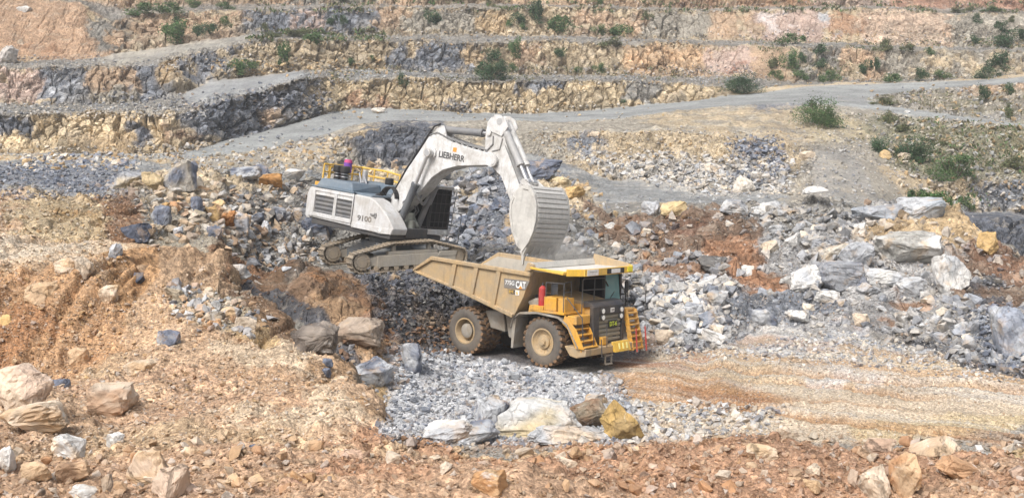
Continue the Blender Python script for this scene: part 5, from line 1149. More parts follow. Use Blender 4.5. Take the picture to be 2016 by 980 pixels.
for k in range(5):
    y = -HW + 0.12 + k * (2 * HW - 0.24) / 4
    b = MB(); b.loftbox([(9.94, y - 0.11, 2.34), (9.94, y + 0.11, 2.34), (9.60, y + 0.11, 2.16), (9.60, y - 0.11, 2.16)], [(9.80, y - 0.10, 1.94), (9.80, y + 0.10, 1.94), (9.60, y + 0.10, 1.94), (9.60, y - 0.10, 1.94)])
    b.loftbox([(9.80, y - 0.08, 1.95), (9.80, y + 0.08, 1.95), (9.62, y + 0.08, 1.95), (9.62, y - 0.08, 1.95)], [(9.80, y - 0.05, 1.45), (9.80, y + 0.05, 1.45), (9.74, y + 0.05, 1.45), (9.74, y - 0.05, 1.45)])
    b.build("tooth", W_STEEL, bk, 0.015)
# ------------------------------------------------------------------ broken stone: a set of angular shapes
def hull_arrays(n, seed, angular=0.5, stretch=(1, 1, 1)):
    rs = np.random.default_rng(seed); b = bmesh.new()
    p = rs.normal(size=(n, 3)); p /= np.linalg.norm(p, axis=1, keepdims=True)
    p = np.sign(p) * np.abs(p) ** angular                              # towards a block with cut corners
    p *= rs.uniform(0.62, 1.0, (n, 1)) * np.array(stretch) * 0.62
    vs = [b.verts.new(q) for q in p]
    r = bmesh.ops.convex_hull(b, input=vs)
    bmesh.ops.delete(b, geom=[v for v in b.verts if not v.link_faces], context='VERTS')
    bmesh.ops.triangulate(b, faces=b.faces[:])
    b.verts.index_update()
    V = np.array([v.co[:] for v in b.verts]); Fc = np.array([[v.index for v in f.verts] for f in b.faces])
    b.free()
    V /= np.abs(V).max(0, keepdims=True) * 2                            # unit box
    return V, Fc
STONES = [hull_arrays(11 + k % 5, 100 + k, 0.6 + 0.09 * (k % 5)) for k in range(16)]
def rotmats(n, tilt=0.5):
    a = rng.uniform(0, 2 * np.pi, n); b_ = rng.normal(0, tilt, n); c_ = rng.normal(0, tilt, n)
    ca, sa, cb, sb, cc, sc = np.cos(a), np.sin(a), np.cos(b_), np.sin(b_), np.cos(c_), np.sin(c_)
    Z = np.zeros(n); O = np.ones(n)
    Rz = np.stack([ca, -sa, Z, sa, ca, Z, Z, Z, O], -1).reshape(n, 3, 3)
    Rx = np.stack([O, Z, Z, Z, cb, -sb, Z, sb, cb], -1).reshape(n, 3, 3)
    Ry = np.stack([cc, Z, sc, Z, O, Z, -sc, Z, cc], -1).reshape(n, 3, 3)
    return Rz @ Rx @ Ry
MLOCS = [(np.array(TRUCK_LOC[:2]), R(-40.6), (-2.75, 4.4, -2.25, 2.25)), (np.array(UC_LOC[:2]), UC_YAW, (-3.3, 3.2, -2.55, 2.55))]
def under_machine(P):
    m = np.zeros(len(P), bool)
    for c, yw, (x0, x1, y0, y1) in MLOCS:
        d = P[:, :2] - c; lx_ = d[:, 0] * math.cos(yw) + d[:, 1] * math.sin(yw); ly_ = -d[:, 0] * math.sin(yw) + d[:, 1] * math.cos(yw)
        m |= (lx_ > x0) & (lx_ < x1) & (ly_ > y0) & (ly_ < y1)
    return m
def sample(poly, n):
    if len(poly) == 4 and not isinstance(poly[0], tuple):
        u0, v0, u1, v1 = poly; poly = [(u0, v0), (u1, v0), (u1, v1), (u0, v1)]
    pu = [p[0] for p in poly]; pv = [p[1] for p in poly]
    out = np.zeros((0, 2))
    while len(out) < n:
        q = np.stack([rng.uniform(min(pu), max(pu), n * 2), rng.uniform(min(pv), max(pv), n * 2)], -1)
        out = np.concatenate([out, q[in_poly(poly, q[:, 0], q[:, 1])]])
    return out[:n]
GREYS = [srgb(190, 193, 197), srgb(164, 168, 175), srgb(212, 213, 214), srgb(136, 142, 153)]
DARKS = [srgb(92, 94, 102), srgb(112, 112, 116), srgb(80, 82, 92), srgb(140, 138, 134)]
TANS = [srgb(204, 170, 136), srgb(216, 190, 160), srgb(190, 148, 112), srgb(222, 206, 186), srgb(200, 176, 158)]
PALES = [srgb(222, 214, 202), srgb(212, 206, 198), srgb(226, 214, 196), srgb(198, 196, 192)]
OCHS = [srgb(214, 186, 142), srgb(204, 168, 118), srgb(190, 160, 120), srgb(218, 204, 178)]
BLUES = [srgb(122, 130, 146), srgb(142, 148, 160), srgb(100, 108, 124), srgb(164, 168, 176)]
BROWNS = [srgb(150, 112, 80), srgb(168, 126, 90), srgb(130, 98, 72)]
def scatter(name, label, zones, tilt=0.55, squash=(0.4, 0.9)):
    """Loose stones too many to count, one object per kind of stone; zones: (outline, number, smallest px, largest px, power, colours, share of ground colour)."""
    VV, FF, CC = [], [], []; off = 0
    for poly, n, s0, s1, pw, cols, gmix in zones:
        uv = sample(poly, n); uv = uv + rng.normal(0, 1, uv.shape) * np.array([12, 3]); gi = ground_at(uv[:, 0], uv[:, 1]); ok = gi >= 0
        gi = gi[ok]; P = G1[gi]; ok = ~under_machine(P) & ~(qr_road[gi] & (rng.random(len(gi)) < 0.8)); gi = gi[ok]; P = P[ok].copy()
        if name == 'rubble':                                            # bare soil shows between the stones
            sat = (TV[gi, 0] - TV[gi, 2]) / (TV[gi, 0] + 1e-6); ok = rng.random(len(gi)) < np.clip(1.25 - 2.1 * sat, 0.10, 1) * (np.clip(0.55 + 2.0 * fbm(P * 0.22, 3, 96), 0.06, 1) if s1 > 8 else 1); gi = gi[ok]; P = P[ok]
        n = len(gi)
        if not n: continue
        px = s0 + (s1 - s0) * rng.random(n) ** pw
        size = px * P[:, 1] / F_PX
        P[:, :2] += rng.uniform(-0.5, 0.5, (n, 2)) * size[:, None]
        S = size[:, None] * np.stack([rng.uniform(0.8, 1.35, n), rng.uniform(0.8, 1.35, n), rng.uniform(*squash, n)], -1)
        P[:, 2] += 0.22 * S[:, 2]
        Rm = rotmats(n, tilt)
        col = np.array(cols)[rng.integers(0, len(cols), n)] * rng.uniform(0.72, 1.12, (n, 1))
        col = col * (1 - gmix) + TV[gi] * gmix * 1.05
        sh = rng.integers(0, len(STONES), n)
        for k, (V, Fc) in enumerate(STONES):
            i = np.where(sh == k)[0]
            if not len(i): continue
            W = np.einsum('nij,nvj->nvi', Rm[i], V[None] * S[i][:, None]) + P[i][:, None]
            VV.append(W.reshape(-1, 3)); FF.append((Fc[None] + (np.arange(len(i)) * len(V))[:, None, None]).reshape(-1, 3) + off)
            CC.append(np.repeat(col[i], len(V), 0)); off += len(i) * len(V)
    o = mesh_np(name, np.concatenate(VV), np.concatenate(FF), M_STONE, None, False, np.concatenate(CC) * 0.86)
    tag(o, label, name.replace("_", " "), None, "stuff")
    return o
qr_road = road
scatter("gravel", "grey crushed gravel spread over the pit floor in front of the dump truck", [
    ([(740, 865), (790, 705), (860, 690), (1020, 705), (1120, 725), (1215, 745), (1240, 790), (1235, 875), (820, 880)], 4200, 4, 14, 2.0, GREYS, .15),
    ([(1200, 790), (1560, 800), (1500, 855), (1230, 875)], 900, 4, 18, 2.2, GREYS + PALES, .2),
    ([(1230, 690), (1900, 690), (2080, 760), (2080, 850), (1240, 860)], 5000, 1.5, 5, 2.4, PALES + TANS + GREYS[:2], .5),
    ([(1270, 665), (1420, 690), (1640, 650), (1800, 680), (1950, 730), (2060, 760), (1800, 730), (1500, 710), (1280, 700)], 1500, 3, 11, 2.0, GREYS + PALES, .2),
    ([(720, 640), (760, 620), (900, 650), (900, 700), (780, 700)], 600, 4, 12, 2, DARKS + BROWNS, .3)])
scatter("rubble", "blasted grey and brown rubble heaped right of the dump truck", [
    ([(1150, 440), (1500, 415), (1880, 420), (1960, 490), (2060, 510), (2060, 740), (1900, 715), (1700, 650), (1500, 655), (1350, 690), (1270, 650), (1180, 520)], 12000, 3, 24, 3.6, GREYS + PALES[:2], .5),
    ([(1255, 560), (1420, 560), (1440, 690), (1290, 690)], 420, 9, 30, 1.8, PALES + GREYS, .1),
    ([(1150, 430), (1470, 420), (1500, 520), (1250, 510)], 1500, 3, 14, 2.8, BROWNS + TANS, .5),
    ([(1900, 600), (2060, 610), (2060, 740), (1930, 720)], 600, 5, 18, 2, BLUES, .2)])
scatter("rubble", "small chips and fines between the blasted rocks", [
    ([(1150, 440), (1500, 415), (1880, 420), (1960, 490), (2060, 510), (2060, 740), (1900, 715), (1700, 650), (1500, 655), (1350, 690), (1270, 650), (1180, 520)], 9000, 1.5, 5, 2.0, GREYS + PALES[:2] + TANS[:1], .55),
    ([(860, 340), (1030, 330), (1090, 340), (1160, 420), (1180, 500), (900, 520), (870, 400)], 2500, 1.5, 5, 2.0, BLUES + GREYS, .4), ([(210, 370), (330, 330), (620, 345), (660, 520), (500, 560), (310, 500), (240, 420)], 4000, 1.5, 5, 2, TANS + GREYS + DARKS, .5),
    ([(660, 530), (900, 525), (900, 640), (740, 640), (725, 560)], 1500, 1.5, 5, 2, DARKS, .4)])
scatter("rubble", "dark broken rock piled up behind and beside the excavator", [
    ([(860, 340), (1030, 330), (1090, 340), (1160, 420), (1180, 500), (900, 520), (870, 400)], 4200, 3, 24, 2.8, BLUES + GREYS, .35),
    ([(450, 350), (620, 345), (660, 520), (500, 560), (440, 470)], 2600, 3, 22, 2.8, DARKS[1:2] + GREYS + TANS[:2] + PALES[:1], .4),
    ([(210, 370), (330, 330), (480, 345), (500, 480), (310, 500), (240, 420)], 2800, 3, 24, 3.0, TANS + TANS + GREYS[:2] + PALES[:2], .5),
    ([(660, 530), (900, 525), (900, 640), (740, 640), (725, 560)], 1500, 3, 14, 2.6, DARKS, .35), ([(690, 325), (820, 325), (860, 400), (700, 400)], 500, 5, 18, 2, OCHS + TANS, .3),
    ([(1060, 345), (1150, 360), (1200, 420), (1130, 440)], 260, 5, 18, 2, OCHS, .3), ([(480, 560), (720, 560), (740, 650), (560, 660)], 500, 2, 9, 3, BROWNS, .6),
    ([(600, 640), (790, 690), (790, 800), (700, 760)], 500, 4, 18, 2.2, BROWNS + TANS + GREYS, .4)])
scatter("loose_stones", "loose tan stones littering the soil bank in the foreground", [
    ((-60, 850, 2070, 985), 14000, 1.5, 6, 2.0, TANS, .72), ([(-60, 560), (240, 590), (430, 510), (560, 640), (740, 800), (780, 860), (-60, 870)], 12000, 1.5, 5, 2.0, TANS + PALES, .68), ((-60, 370, 240, 560), 3500, 1.5, 5, 2, TANS + PALES, .65),
    ((-60, 860, 2070, 985), 9000, 2.5, 15, 3.6, TANS, .62), ((-60, 860, 2070, 985), 420, 12, 34, 3.0, TANS + PALES, .45), ((-60, 730, 700, 870), 2200, 2.5, 12, 3.4, TANS + PALES, .5),
    ([(-60, 560), (240, 600), (420, 510), (560, 640), (740, 800), (600, 830), (-60, 760)], 2600, 2.5, 11, 3.4, TANS + PALES + OCHS, .55), ([(330, 560), (450, 580), (520, 625), (500, 665), (370, 640)], 380, 6, 24, 2.0, GREYS + TANS, .2),
    ((-60, 375, 240, 560), 1100, 2.5, 11, 3.0, TANS + OCHS + PALES, .5)])
scatter("loose_stones", "blue grey broken stone lying on the flat left of the excavator", [
    ([(-60, 325), (260, 325), (250, 388), (-60, 390)], 1700, 3, 11, 2.0, BLUES, .25), ([(50, 305), (260, 308), (260, 335), (50, 335)], 320, 5, 15, 2, PALES + BLUES + OCHS, .1), ([(340, 285), (680, 270), (680, 345), (340, 345)], 1200, 3, 12, 2.6, OCHS + PALES + GREYS, .4)])
scatter("loose_stones", "pale scree at the foot of the rock face behind the bucket", [
    ([(1120, 310), (1300, 300), (1560, 320), (1560, 385), (1400, 385), (1200, 350)], 1200, 4, 14, 2.0, PALES + GREYS, .25), ([(1440, 275), (1530, 270), (1550, 340), (1490, 370), (1450, 330)], 420, 4, 13, 2, BLUES, .1),
    ([(1050, 255), (1560, 255), (1560, 330), (1050, 320)], 1000, 2.5, 8, 2.4, OCHS + GREYS, .5), ([(1560, 200), (1760, 230), (1800, 400), (1560, 390)], 1000, 2.5, 8, 2.4, PALES + GREYS, .45),
    ([(1700, 180), (2070, 160), (2070, 420), (1780, 400)], 1600, 3, 12, 2.4, PALES + OCHS + GREYS, .4), ((1110, 388, 1750, 415), 220, 3, 9, 2.4, GREYS, .3)])
scatter("loose_stones", "stone litter strewn along the terrace ledges", [
    ((-60, 205, 400, 232), 900, 2.5, 8, 2.4, GREYS + PALES, .35), ((-60, 288, 420, 320), 700, 2.5, 9, 2.2, OCHS + PALES, .3), ((600, 132, 1500, 165), 1500, 2, 6, 2.2, GREYS, .45), ((600, 205, 1300, 235), 700, 2, 8, 2.4, OCHS + PALES, .3),
    ((-60, 112, 600, 140), 800, 2, 6, 2.2, GREYS, .4), ((480, 62, 2070, 95), 1600, 2, 6, 2.2, GREYS + OCHS, .5), ((230, 5, 2070, 28), 1200, 2, 5, 2.2, GREYS + TANS, .5), ((420, 120, 760, 150), 400, 3, 9, 2, OCHS, .3),
    ((1200, 145, 2070, 170), 700, 2, 6, 2.2, GREYS + OCHS, .4), ((180, 185, 640, 215), 350, 3, 9, 2, BLUES, .3), ((420, 165, 660, 290), 350, 3, 10, 2, BLUES, .3), ((870, 205, 930, 216), 60, 3, 8, 2, BLUES, .2)])

# ------------------------------------------------------------------ boulders: every one a thing of its own
def rough_rock(seed, n=20, angular=0.5, rough=0.05):
    V, Fc = hull_arrays(n, seed, 0.36 + 0.72 * angular)
    b = bmesh.new(); vs = [b.verts.new(v) for v in V]
    for f in Fc: b.faces.new([vs[i] for i in f])
    bmesh.ops.dissolve_limit(b, angle_limit=R(9), verts=b.verts[:], edges=b.edges[:])
    bmesh.ops.bevel(b, geom=b.edges[:], offset=0.018, segments=1, affect='EDGES', clamp_overlap=True)
    bmesh.ops.triangulate(b, faces=b.faces[:])
    bmesh.ops.subdivide_edges(b, edges=[e for e in b.edges if e.calc_length() > 0.13], cuts=2, use_grid_fill=True)
    bmesh.ops.triangulate(b, faces=b.faces[:])
    if n > 13: bmesh.ops.subdivide_edges(b, edges=[e for e in b.edges if e.calc_length() > 0.05], cuts=1, use_grid_fill=True); bmesh.ops.triangulate(b, faces=b.faces[:])
    b.normal_update()
    co = np.array([v.co[:] for v in b.verts]); nn = np.array([v.normal[:] for v in b.verts])
    d = rough * fbm(co * 3.2 + seed * 3.1, 5, seed % 91, .6) + 0.35 * rough * fbm(co * 13 + seed, 3, seed % 83, .6) + 0.5 * rough * np.abs(fbm(co * np.array([2, 2, 9]) + seed, 3, seed % 37))
    d += 0.8 * rough * (0.5 - np.abs(fbm(co * 4.5 + seed, 3, seed % 71, .6))) - 0.4 * rough
    co = co + nn * d[:, None]
    V = co; Fc = np.array([[v.index for v in f.verts] for f in b.faces]) if False else None
    b.verts.index_update(); Fc = np.array([[v.index for v in f.verts] for f in b.faces]); b.free()
    V = V - (V.max(0) + V.min(0)) / 2; V /= (V.max(0) - V.min(0))
    return V, Fc
def boulder(u, v, w, h, col, seed, label, cat="boulder", name="boulder", group=None, tilt=0.0, n=20, col2=None, angular=0.5, deep=0.9, sink=0.2, rough=0.085):
    """A boulder whose foot is seen at (u, v) and that covers about w x h pixels of the photo."""
    gi = int(ground_at([u], [v])[0]); P = G1[gi]; k = P[1] / F_PX
    V, Fc = rough_rock(seed, n, angular, rough)
    Wm, Hm = 1.12 * w * k, 1.14 * h * k
    V = V * np.array([Wm, deep * 0.5 * (Wm + Hm), Hm * 1.04])
    ct, st_ = math.cos(tilt), math.sin(tilt)
    V = V @ np.array([[ct, 0, -st_], [0, 1, 0], [st_, 0, ct]])
    V[:, 2] -= V[:, 2].min() + sink * Hm
    V[:, 1] += deep * 0.22 * (Wm + Hm)
    c = np.tile(np.array(col), (len(V), 1))
    if col2 is not None:
        f = np.clip(fbm(V / max(Wm, Hm) * 2.2 + seed, 4, seed % 53) * 3.2 + 0.45, 0, 1)[:, None]; c = c * (1 - f) + np.array(col2) * f
    o = mesh_np(name, V, Fc, M_STONE, None, False, c * 0.86)
    o.location = P
    return tag(o, label, cat, group)
WHT = srgb(218, 216, 212); LG = srgb(188, 190, 193); MG = srgb(158, 160, 164); BL = srgb(116, 122, 136); DB = srgb(88, 94, 108); TN = srgb(208, 180, 148); PT = srgb(222, 204, 182); OC = srgb(208, 176, 124); BR = srgb(142, 116, 94); YO = srgb(190, 160, 104)
B = boulder
# the row of big blocks in front of the pit floor
B(880, 872, 90, 42, WHT, 1, "white low boulder at the left end of the block row in the pit foreground", col2=LG)
B(968, 852, 66, 72, LG, 2, "upright grey block with rust streaks, leftmost tall stone of the foreground row", col2=BL, angular=.4, tilt=.12)
B(940, 874, 80, 40, BL, 3, "blue grey slab lying in front of the upright streaked block", col2=LG, tilt=-.2)
B(1060, 866, 172, 70, srgb(206, 190, 156), 4, "largest cream and grey boulder of the foreground block row", col2=srgb(204, 204, 202), n=26, angular=.42, tilt=.06)
B(1120, 876, 150, 34, PT, 5, "long flat cream slab lying under the largest foreground boulder", col2=LG, angular=.4)
B(1160, 845, 72, 58, srgb(150, 138, 120), 6, "shadowy brown block wedged beside the yellow boulder", col2=BR)
B(1228, 868, 84, 82, YO, 7, "rounded yellow ochre boulder at the right end of the foreground block row", n=30, angular=.75, col2=srgb(170, 146, 104))
B(1175, 800, 44, 26, LG, 8, "small grey stone on the gravel behind the yellow ochre boulder", col2=TN)
# mound left of the pit floor
B(615, 702, 82, 66, srgb(150, 140, 130), 10, "dark weathered boulder with overhang on the mound left of the gravel", col2=srgb(112, 104, 98), rough=.1)
B(698, 686, 98, 62, srgb(176, 160, 144), 11, "rounded grey brown boulder topping the mound left of the gravel", col2=BR, n=28, angular=.7)
B(728, 758, 84, 50, LG, 12, "pale blue grey rock slab on the tan mound beside the gravel", col2=BL, tilt=.25)
B(806, 735, 40, 62, BL, 13, "narrow blue upright rock between mound and gravel", col2=LG, angular=.4)
B(664, 768, 34, 28, PT, 14, "small cream stone below the dark weathered boulder")
B(640, 740, 18, 16, BL, 15, "tiny blue stone at the edge of the left bank, higher of two")
B(668, 722, 22, 24, DB, 16, "dark blue angular stone beside the grey slab on the mound")
B(645, 722, 20, 18, BL, 17, "blue chip at the foot of the dark weathered boulder")
# left bank
B(28, 812, 108, 92, PT, 20, "big cream boulder cut by the left edge of the photo", col2=srgb(214, 190, 170), n=28, angular=.7, rough=.09)
B(205, 822, 92, 64, srgb(212, 194, 174), 21, "large pale blocky boulder alone on the left bank", col2=srgb(190, 160, 134), n=24, tilt=-.1)
B(268, 738, 58, 28, PT, 22, "cream flattened stone on the bank above the large pale boulder", col2=TN)
B(326, 678, 44, 28, srgb(150, 150, 152), 23, "grey rock sitting on the pale track edge of the left bank", col2=BL)
B(114, 766, 34, 24, BL, 24, "blue stone on the brown slope behind the big cream boulder")
B(60, 850, 120, 66, PT, 25, "broad low cream rock half buried below the big cream boulder", col2=TN, sink=.25)
B(208, 598, 34, 40, PT, 26, "cream upright stone set in the brown slope of the left bank", col2=TN)
B(125, 540, 46, 36, PT, 27, "cream slab stack stone at the rim of the pale track", col2=TN, angular=.4)
B(160, 545, 36, 36, srgb(206, 190, 170), 28, "pale leaning slab beside the cream stone at the track rim", tilt=.4)
B(70, 598, 60, 44, TN, 29, "tan crumbling rock on top of the brown slope")
B(222, 507, 26, 30, BL, 30, "blue angular stone on the end of the pale track", col2=LG)
B(268, 560, 24, 24, DB, 31, "dark blue chip stuck in the tan bank below the track")
B(340, 590, 34, 28, srgb(196, 182, 160), 32, "pale stone in the tan face of the left bank")
B(420, 640, 34, 26, GRY, 33, "grey stone among the rubble spilling down the left bank", col2=LG)
B(380, 612, 30, 26, LG, 34, "light grey stone at the top of the rubble spill on the left bank")
B(452, 630, 38, 28, MG, 35, "mid grey slab in the rubble spill near the bank edge", col2=TN)
B(478, 655, 40, 32, PT, 36, "cream block where the rubble spill reaches the pale ground")
B(150, 715, 36, 32, TN, 37, "tan knobbly stone at the foot of the brown slope")
B(8, 640, 26, 22, OC, 38, "ochre lump in the brown slope at the left edge")
# hollow and rubble wall left of the excavator
B(262, 472, 54, 34, DB, 40, "dark rock sunk in the brown hollow below the rubble wall", sink=.25)
B(314, 442, 36, 38, BL, 41, "blue block under the rubble wall beside the brown hollow", col2=MG, angular=.4)
B(384, 420, 24, 34, BL, 42, "small blue upright block in the middle of the rubble wall", angular=.4)
B(470, 456, 38, 44, srgb(186, 188, 194), 43, "large light blue block at the right end of the rubble wall", col2=TN, angular=.4)
B(415, 440, 36, 42, srgb(186, 150, 116), 44, "rusty tan block in the rubble wall", col2=OC, angular=.45)
B(442, 442, 34, 30, srgb(186, 132, 86), 45, "orange block next to the rusty tan block in the rubble wall")
B(418, 466, 32, 22, BL, 46, "flat blue slab below the rusty tan block", tilt=.2)
B(350, 372, 58, 60, srgb(168, 162, 152), 47, "tall pointed grey rock on the skyline of the rubble wall", col2=BL, n=16, angular=.5)
B(250, 372, 62, 36, srgb(200, 186, 160), 48, "pale rock with grey facet at the left end of the rubble skyline", col2=MG)
B(296, 370, 40, 34, srgb(196, 176, 140), 49, "ochre grey rock between the pale rock and the pointed rock")
B(480, 352, 58, 26, BL, 50, "blue flat slab on the skyline left of the excavator", col2=LG, angular=.4)
B(510, 346, 36, 22, BL, 51, "smaller blue slab leaning right of the flat skyline slab", tilt=.3)
B(575, 355, 40, 24, WHT, 52, "white rock on the rubble crest just left of the excavator", col2=LG)
B(530, 370, 46, 32, srgb(176, 132, 84), 53, "brown ochre lump on the crest left of the white rock", angular=.7)
B(518, 470, 30, 42, LG, 54, "light grey leaning block in the dark rubble left of the excavator", tilt=.5)
B(545, 440, 28, 34, MG, 55, "grey angular block in the dark rubble left of the excavator", col2=BL)
B(595, 442, 54, 34, WHT, 56, "white slab right behind the excavator tail", col2=srgb(120, 122, 126), angular=.4)
B(620, 470, 60, 50, DB, 57, "black grey block under the excavator tail", col2=MG)
B(470, 690, 20, 12, BL, 58, "blue chip on the pale ground of the left bank")
B(468, 545, 40, 26, WHT, 59, "white stone at the brown foot of the dark rubble", col2=LG)
# heap right of the truck
B(1796, 530, 122, 74, srgb(178, 176, 170), 60, "biggest grey white boulder on the right heap below the ochre soil", col2=WHT, n=26, angular=.5)
B(1664, 574, 92, 60, MG, 61, "large boulder with dark split face on the right heap", col2=BL, n=20, angular=.45)
B(1878, 566, 62, 74, srgb(176, 178, 180), 62, "tall tilted grey block right of the biggest grey white boulder", col2=WHT, tilt=-.6, angular=.5)
B(1690, 528, 70, 52, LG, 63, "grey boulder wedged behind the large split boulder", col2=MG)
B(1648, 518, 62, 34, srgb(204, 196, 182), 64, "cream grey boulder above the split boulder", tilt=-.3)
B(1590, 572, 64, 40, WHT, 65, "white slab left of the large split boulder", col2=LG, tilt=-.3)
B(1800, 586, 62, 42, WHT, 66, "white blocky boulder below the biggest grey white boulder", col2=LG, angular=.42)
B(1742, 560, 66, 32, WHT, 67, "flat white boulder between split boulder and white blocky boulder", col2=LG)
B(1712, 582, 44, 26, LG, 68, "light slab in front of the flat white boulder", tilt=.35)
B(1630, 594, 50, 24, WHT, 69, "small white slab below the large split boulder")
B(1684, 466, 52, 26, PT, 70, "long cream block at the left end of the ochre soil", tilt=-.25, col2=WHT)
B(1735, 436, 96, 36, srgb(168, 174, 182), 71, "wide blue grey slab on the heap crest, left of two", angular=.38, col2=MG)
B(1826, 432, 92, 44, srgb(160, 168, 176), 72, "wide blue grey slab on the heap crest, right of two", angular=.38, col2=LG, n=16)
B(1916, 500, 56, 62, PT, 73, "cream rock at the right shoulder of the ochre soil", col2=OC, rough=.1)
B(1950, 500, 36, 48, OC, 74, "tan knobbly rock ending the ochre soil on the right")
B(1448, 418, 54, 26, MG, 75, "slab with dark underside at the top left of the right heap", col2=WHT, angular=.4, tilt=.12)
B(1512, 424, 60, 30, WHT, 76, "white crest block right of the slab with dark underside", col2=LG, angular=.42)
B(1608, 440, 20, 36, DB, 77, "dark wedge of rock standing on the crest like a post", angular=.6)
B(1607, 410, 44, 14, WHT, 78, "flat white stone poised on the dark wedge", angular=.45, sink=-1.7)
B(1282, 428, 34, 34, LG, 79, "pale block on the brown crest right of the bucket", col2=MG)
B(1330, 428, 56, 34, srgb(214, 192, 148), 80, "rounded ochre boulder on the crest right of the pale block", angular=.7, col2=PT)
B(1565, 486, 36, 30, WHT, 81, "white stone at the top of the grey scree on the right heap")
B(1414, 602, 40, 32, srgb(190, 188, 184), 82, "grey white stone below the orange soil streak", col2=MG)
B(1390, 580, 32, 34, WHT, 83, "white upright stone left of the orange soil streak")
B(1340, 655, 42, 30, WHT, 84, "white angular stone low on the heap beside the truck", col2=LG)
B(1366, 625, 34, 26, LG, 85, "light stone above the white angular stone beside the truck")
B(1405, 680, 46, 24, WHT, 86, "white flat stone at the foot of the heap right of the truck", tilt=.3)
B(1310, 680, 36, 30, PT, 87, "cream stone at the foot of the heap nearest the truck")
B(1475, 540, 26, 20, WHT, 88, "white stone lying on the orange soil streak")
B(1405, 535, 56, 30, srgb(116, 114, 112), 89, "dark slab beside the orange soil streak", tilt=.1)
B(2006, 705, 60, 110, srgb(160, 166, 178), 90, "tall blue grey rock at the right edge of the photo", col2=LG, angular=.42, tilt=-.2)
B(1920, 655, 26, 26, MG, 91, "grey stone below the brown soil at the right edge")
B(1500, 640, 60, 34, LG, 92, "blue white slab at the toe of the right heap", col2=BL)
B(1575, 640, 46, 30, WHT, 93, "white lump at the toe of the right heap right of the slab")
B(1700, 640, 36, 26, PT, 94, "cream stone in the brown rubble under the boulders")
# behind the bucket and up the slopes
B(1062, 352, 84, 40, BL, 100, "blue rock hump on the crest right behind the bucket top", col2=DB, sink=.2)
B(1132, 390, 40, 26, OC, 101, "ochre block on the crest right of the bucket", angular=.6)
B(1100, 368, 46, 24, srgb(214, 196, 160), 102, "pale ochre block above the bucket")
B(1466, 378, 40, 34, PALES[0], 103, "biggest pale stone of the scree at the rock face foot")
B(1490, 358, 24, 22, PALES[1], 104, "second pale stone above the biggest scree stone")
B(1780, 312, 26, 14, PT, 105, "cream stone beside the bushes on the right slope")
B(1744, 312, 22, 18, OCHS[0], 106, "ochre stone left of the bushes on the right slope")
B(1713, 402, 18, 12, srgb(150, 130, 112), 107, "single brown stone at the foot of the spur")
B(1590, 312, 30, 16, PT, 108, "cream slab on the grey ramp of the spur")
B(44, 24, 26, 14, WHT, 109, "white rock at the top of the orange soil slope, upper left")
B(6, 122, 36, 36, srgb(196, 190, 184), 110, "pale rock at the left edge below the orange soil slope")
B(38, 88, 14, 12, PT, 111, "small cream stone in the middle of the orange soil slope")
B(188, 318, 14, 14, WHT, 112, "small white round stone on the blue rubble under the yellow rock face")
B(745, 222, 26, 12, PALES[0], 113, "small pale stone pile rock beside the haul road")
B(1172, 268, 20, 10, PT, 114, "flat cream stone on the upper rim of the slope behind the bucket")
# foreground bank stones
B(285, 955, 78, 66, srgb(212, 190, 168), 120, "cream elongated stone leaning in the foreground, left of a pair", tilt=-.5, col2=TN)
B(335, 985, 76, 72, srgb(204, 182, 162), 121, "smooth pale stone in the foreground, right of a pair", tilt=-.3, angular=.5)
B(125, 905, 62, 46, WHT, 122, "white jagged stone on the foreground bank, lower left", col2=PT, tilt=.3, rough=.09)
B(138, 952, 64, 44, srgb(196, 166, 136), 123, "tan stone below the white jagged stone", col2=BR)
B(158, 978, 52, 28, WHT, 124, "white flat stone at the bottom edge below the tan stone", tilt=.15)
B(66, 945, 54, 36, TN, 125, "tan rounded stone at the lower left, left of the tan block")
B(94, 966, 38, 38, srgb(200, 166, 134), 126, "small tan stone between two larger stones, lower left")
B(6, 925, 30, 50, WHT, 127, "white stone cut by the left edge at the bottom")
B(222, 878, 32, 28, WHT, 128, "small white stone on the bank above the pair of pale stones")
B(208, 965, 20, 34, srgb(190, 180, 172), 129, "narrow grey stone left of the pair of pale stones")
B(496, 890, 20, 16, BL, 130, "blue chip alone on the tan foreground bank")
B(690, 918, 44, 34, srgb(206, 174, 150), 131, "pinkish stone on the foreground bank below the gravel pit")
B(962, 978, 70, 62, srgb(200, 154, 112), 132, "orange tan clod block on the foreground bank", col2=TN, angular=.5, sink=.3)
B(1104, 972, 64, 44, srgb(196, 164, 140), 133, "layered pinkish stone on the foreground bank below the cream stone", col2=PT, angular=.6)
B(1112, 930, 46, 26, PT, 134, "cream flat stone above the layered pinkish stone", tilt=.2)
B(665, 978, 28, 40, srgb(188, 178, 170), 135, "grey slanting stone at the bottom edge left of centre", tilt=.5)
B(1218, 975, 50, 22, PT, 136, "cream sliver of stone at the bottom edge right of centre", tilt=.3)
B(1462, 930, 34, 28, PT, 137, "cream block in the foreground right of centre", col2=TN)
B(1548, 864, 26, 24, PT, 138, "cream stone on the bank crest, right of centre")
B(1500, 905, 60, 30, srgb(204, 178, 146), 139, "pale layered stone on the bank crest, right of centre", col2=PT)
B(1730, 980, 56, 62, PT, 140, "cream faceted stone at the bottom edge, right part", angular=.42)
B(1785, 978, 60, 84, srgb(184, 142, 106), 141, "brown upright block beside the cream faceted stone", angular=.42, tilt=-.2, col2=TN)
B(1738, 890, 62, 26, srgb(196, 168, 146), 142, "flat pale slab on the bank crest with shade below", tilt=.06, col2=PT)
B(1848, 900, 88, 36, srgb(194, 170, 144), 143, "broad overhanging slab on the right bank crest", col2=PT)
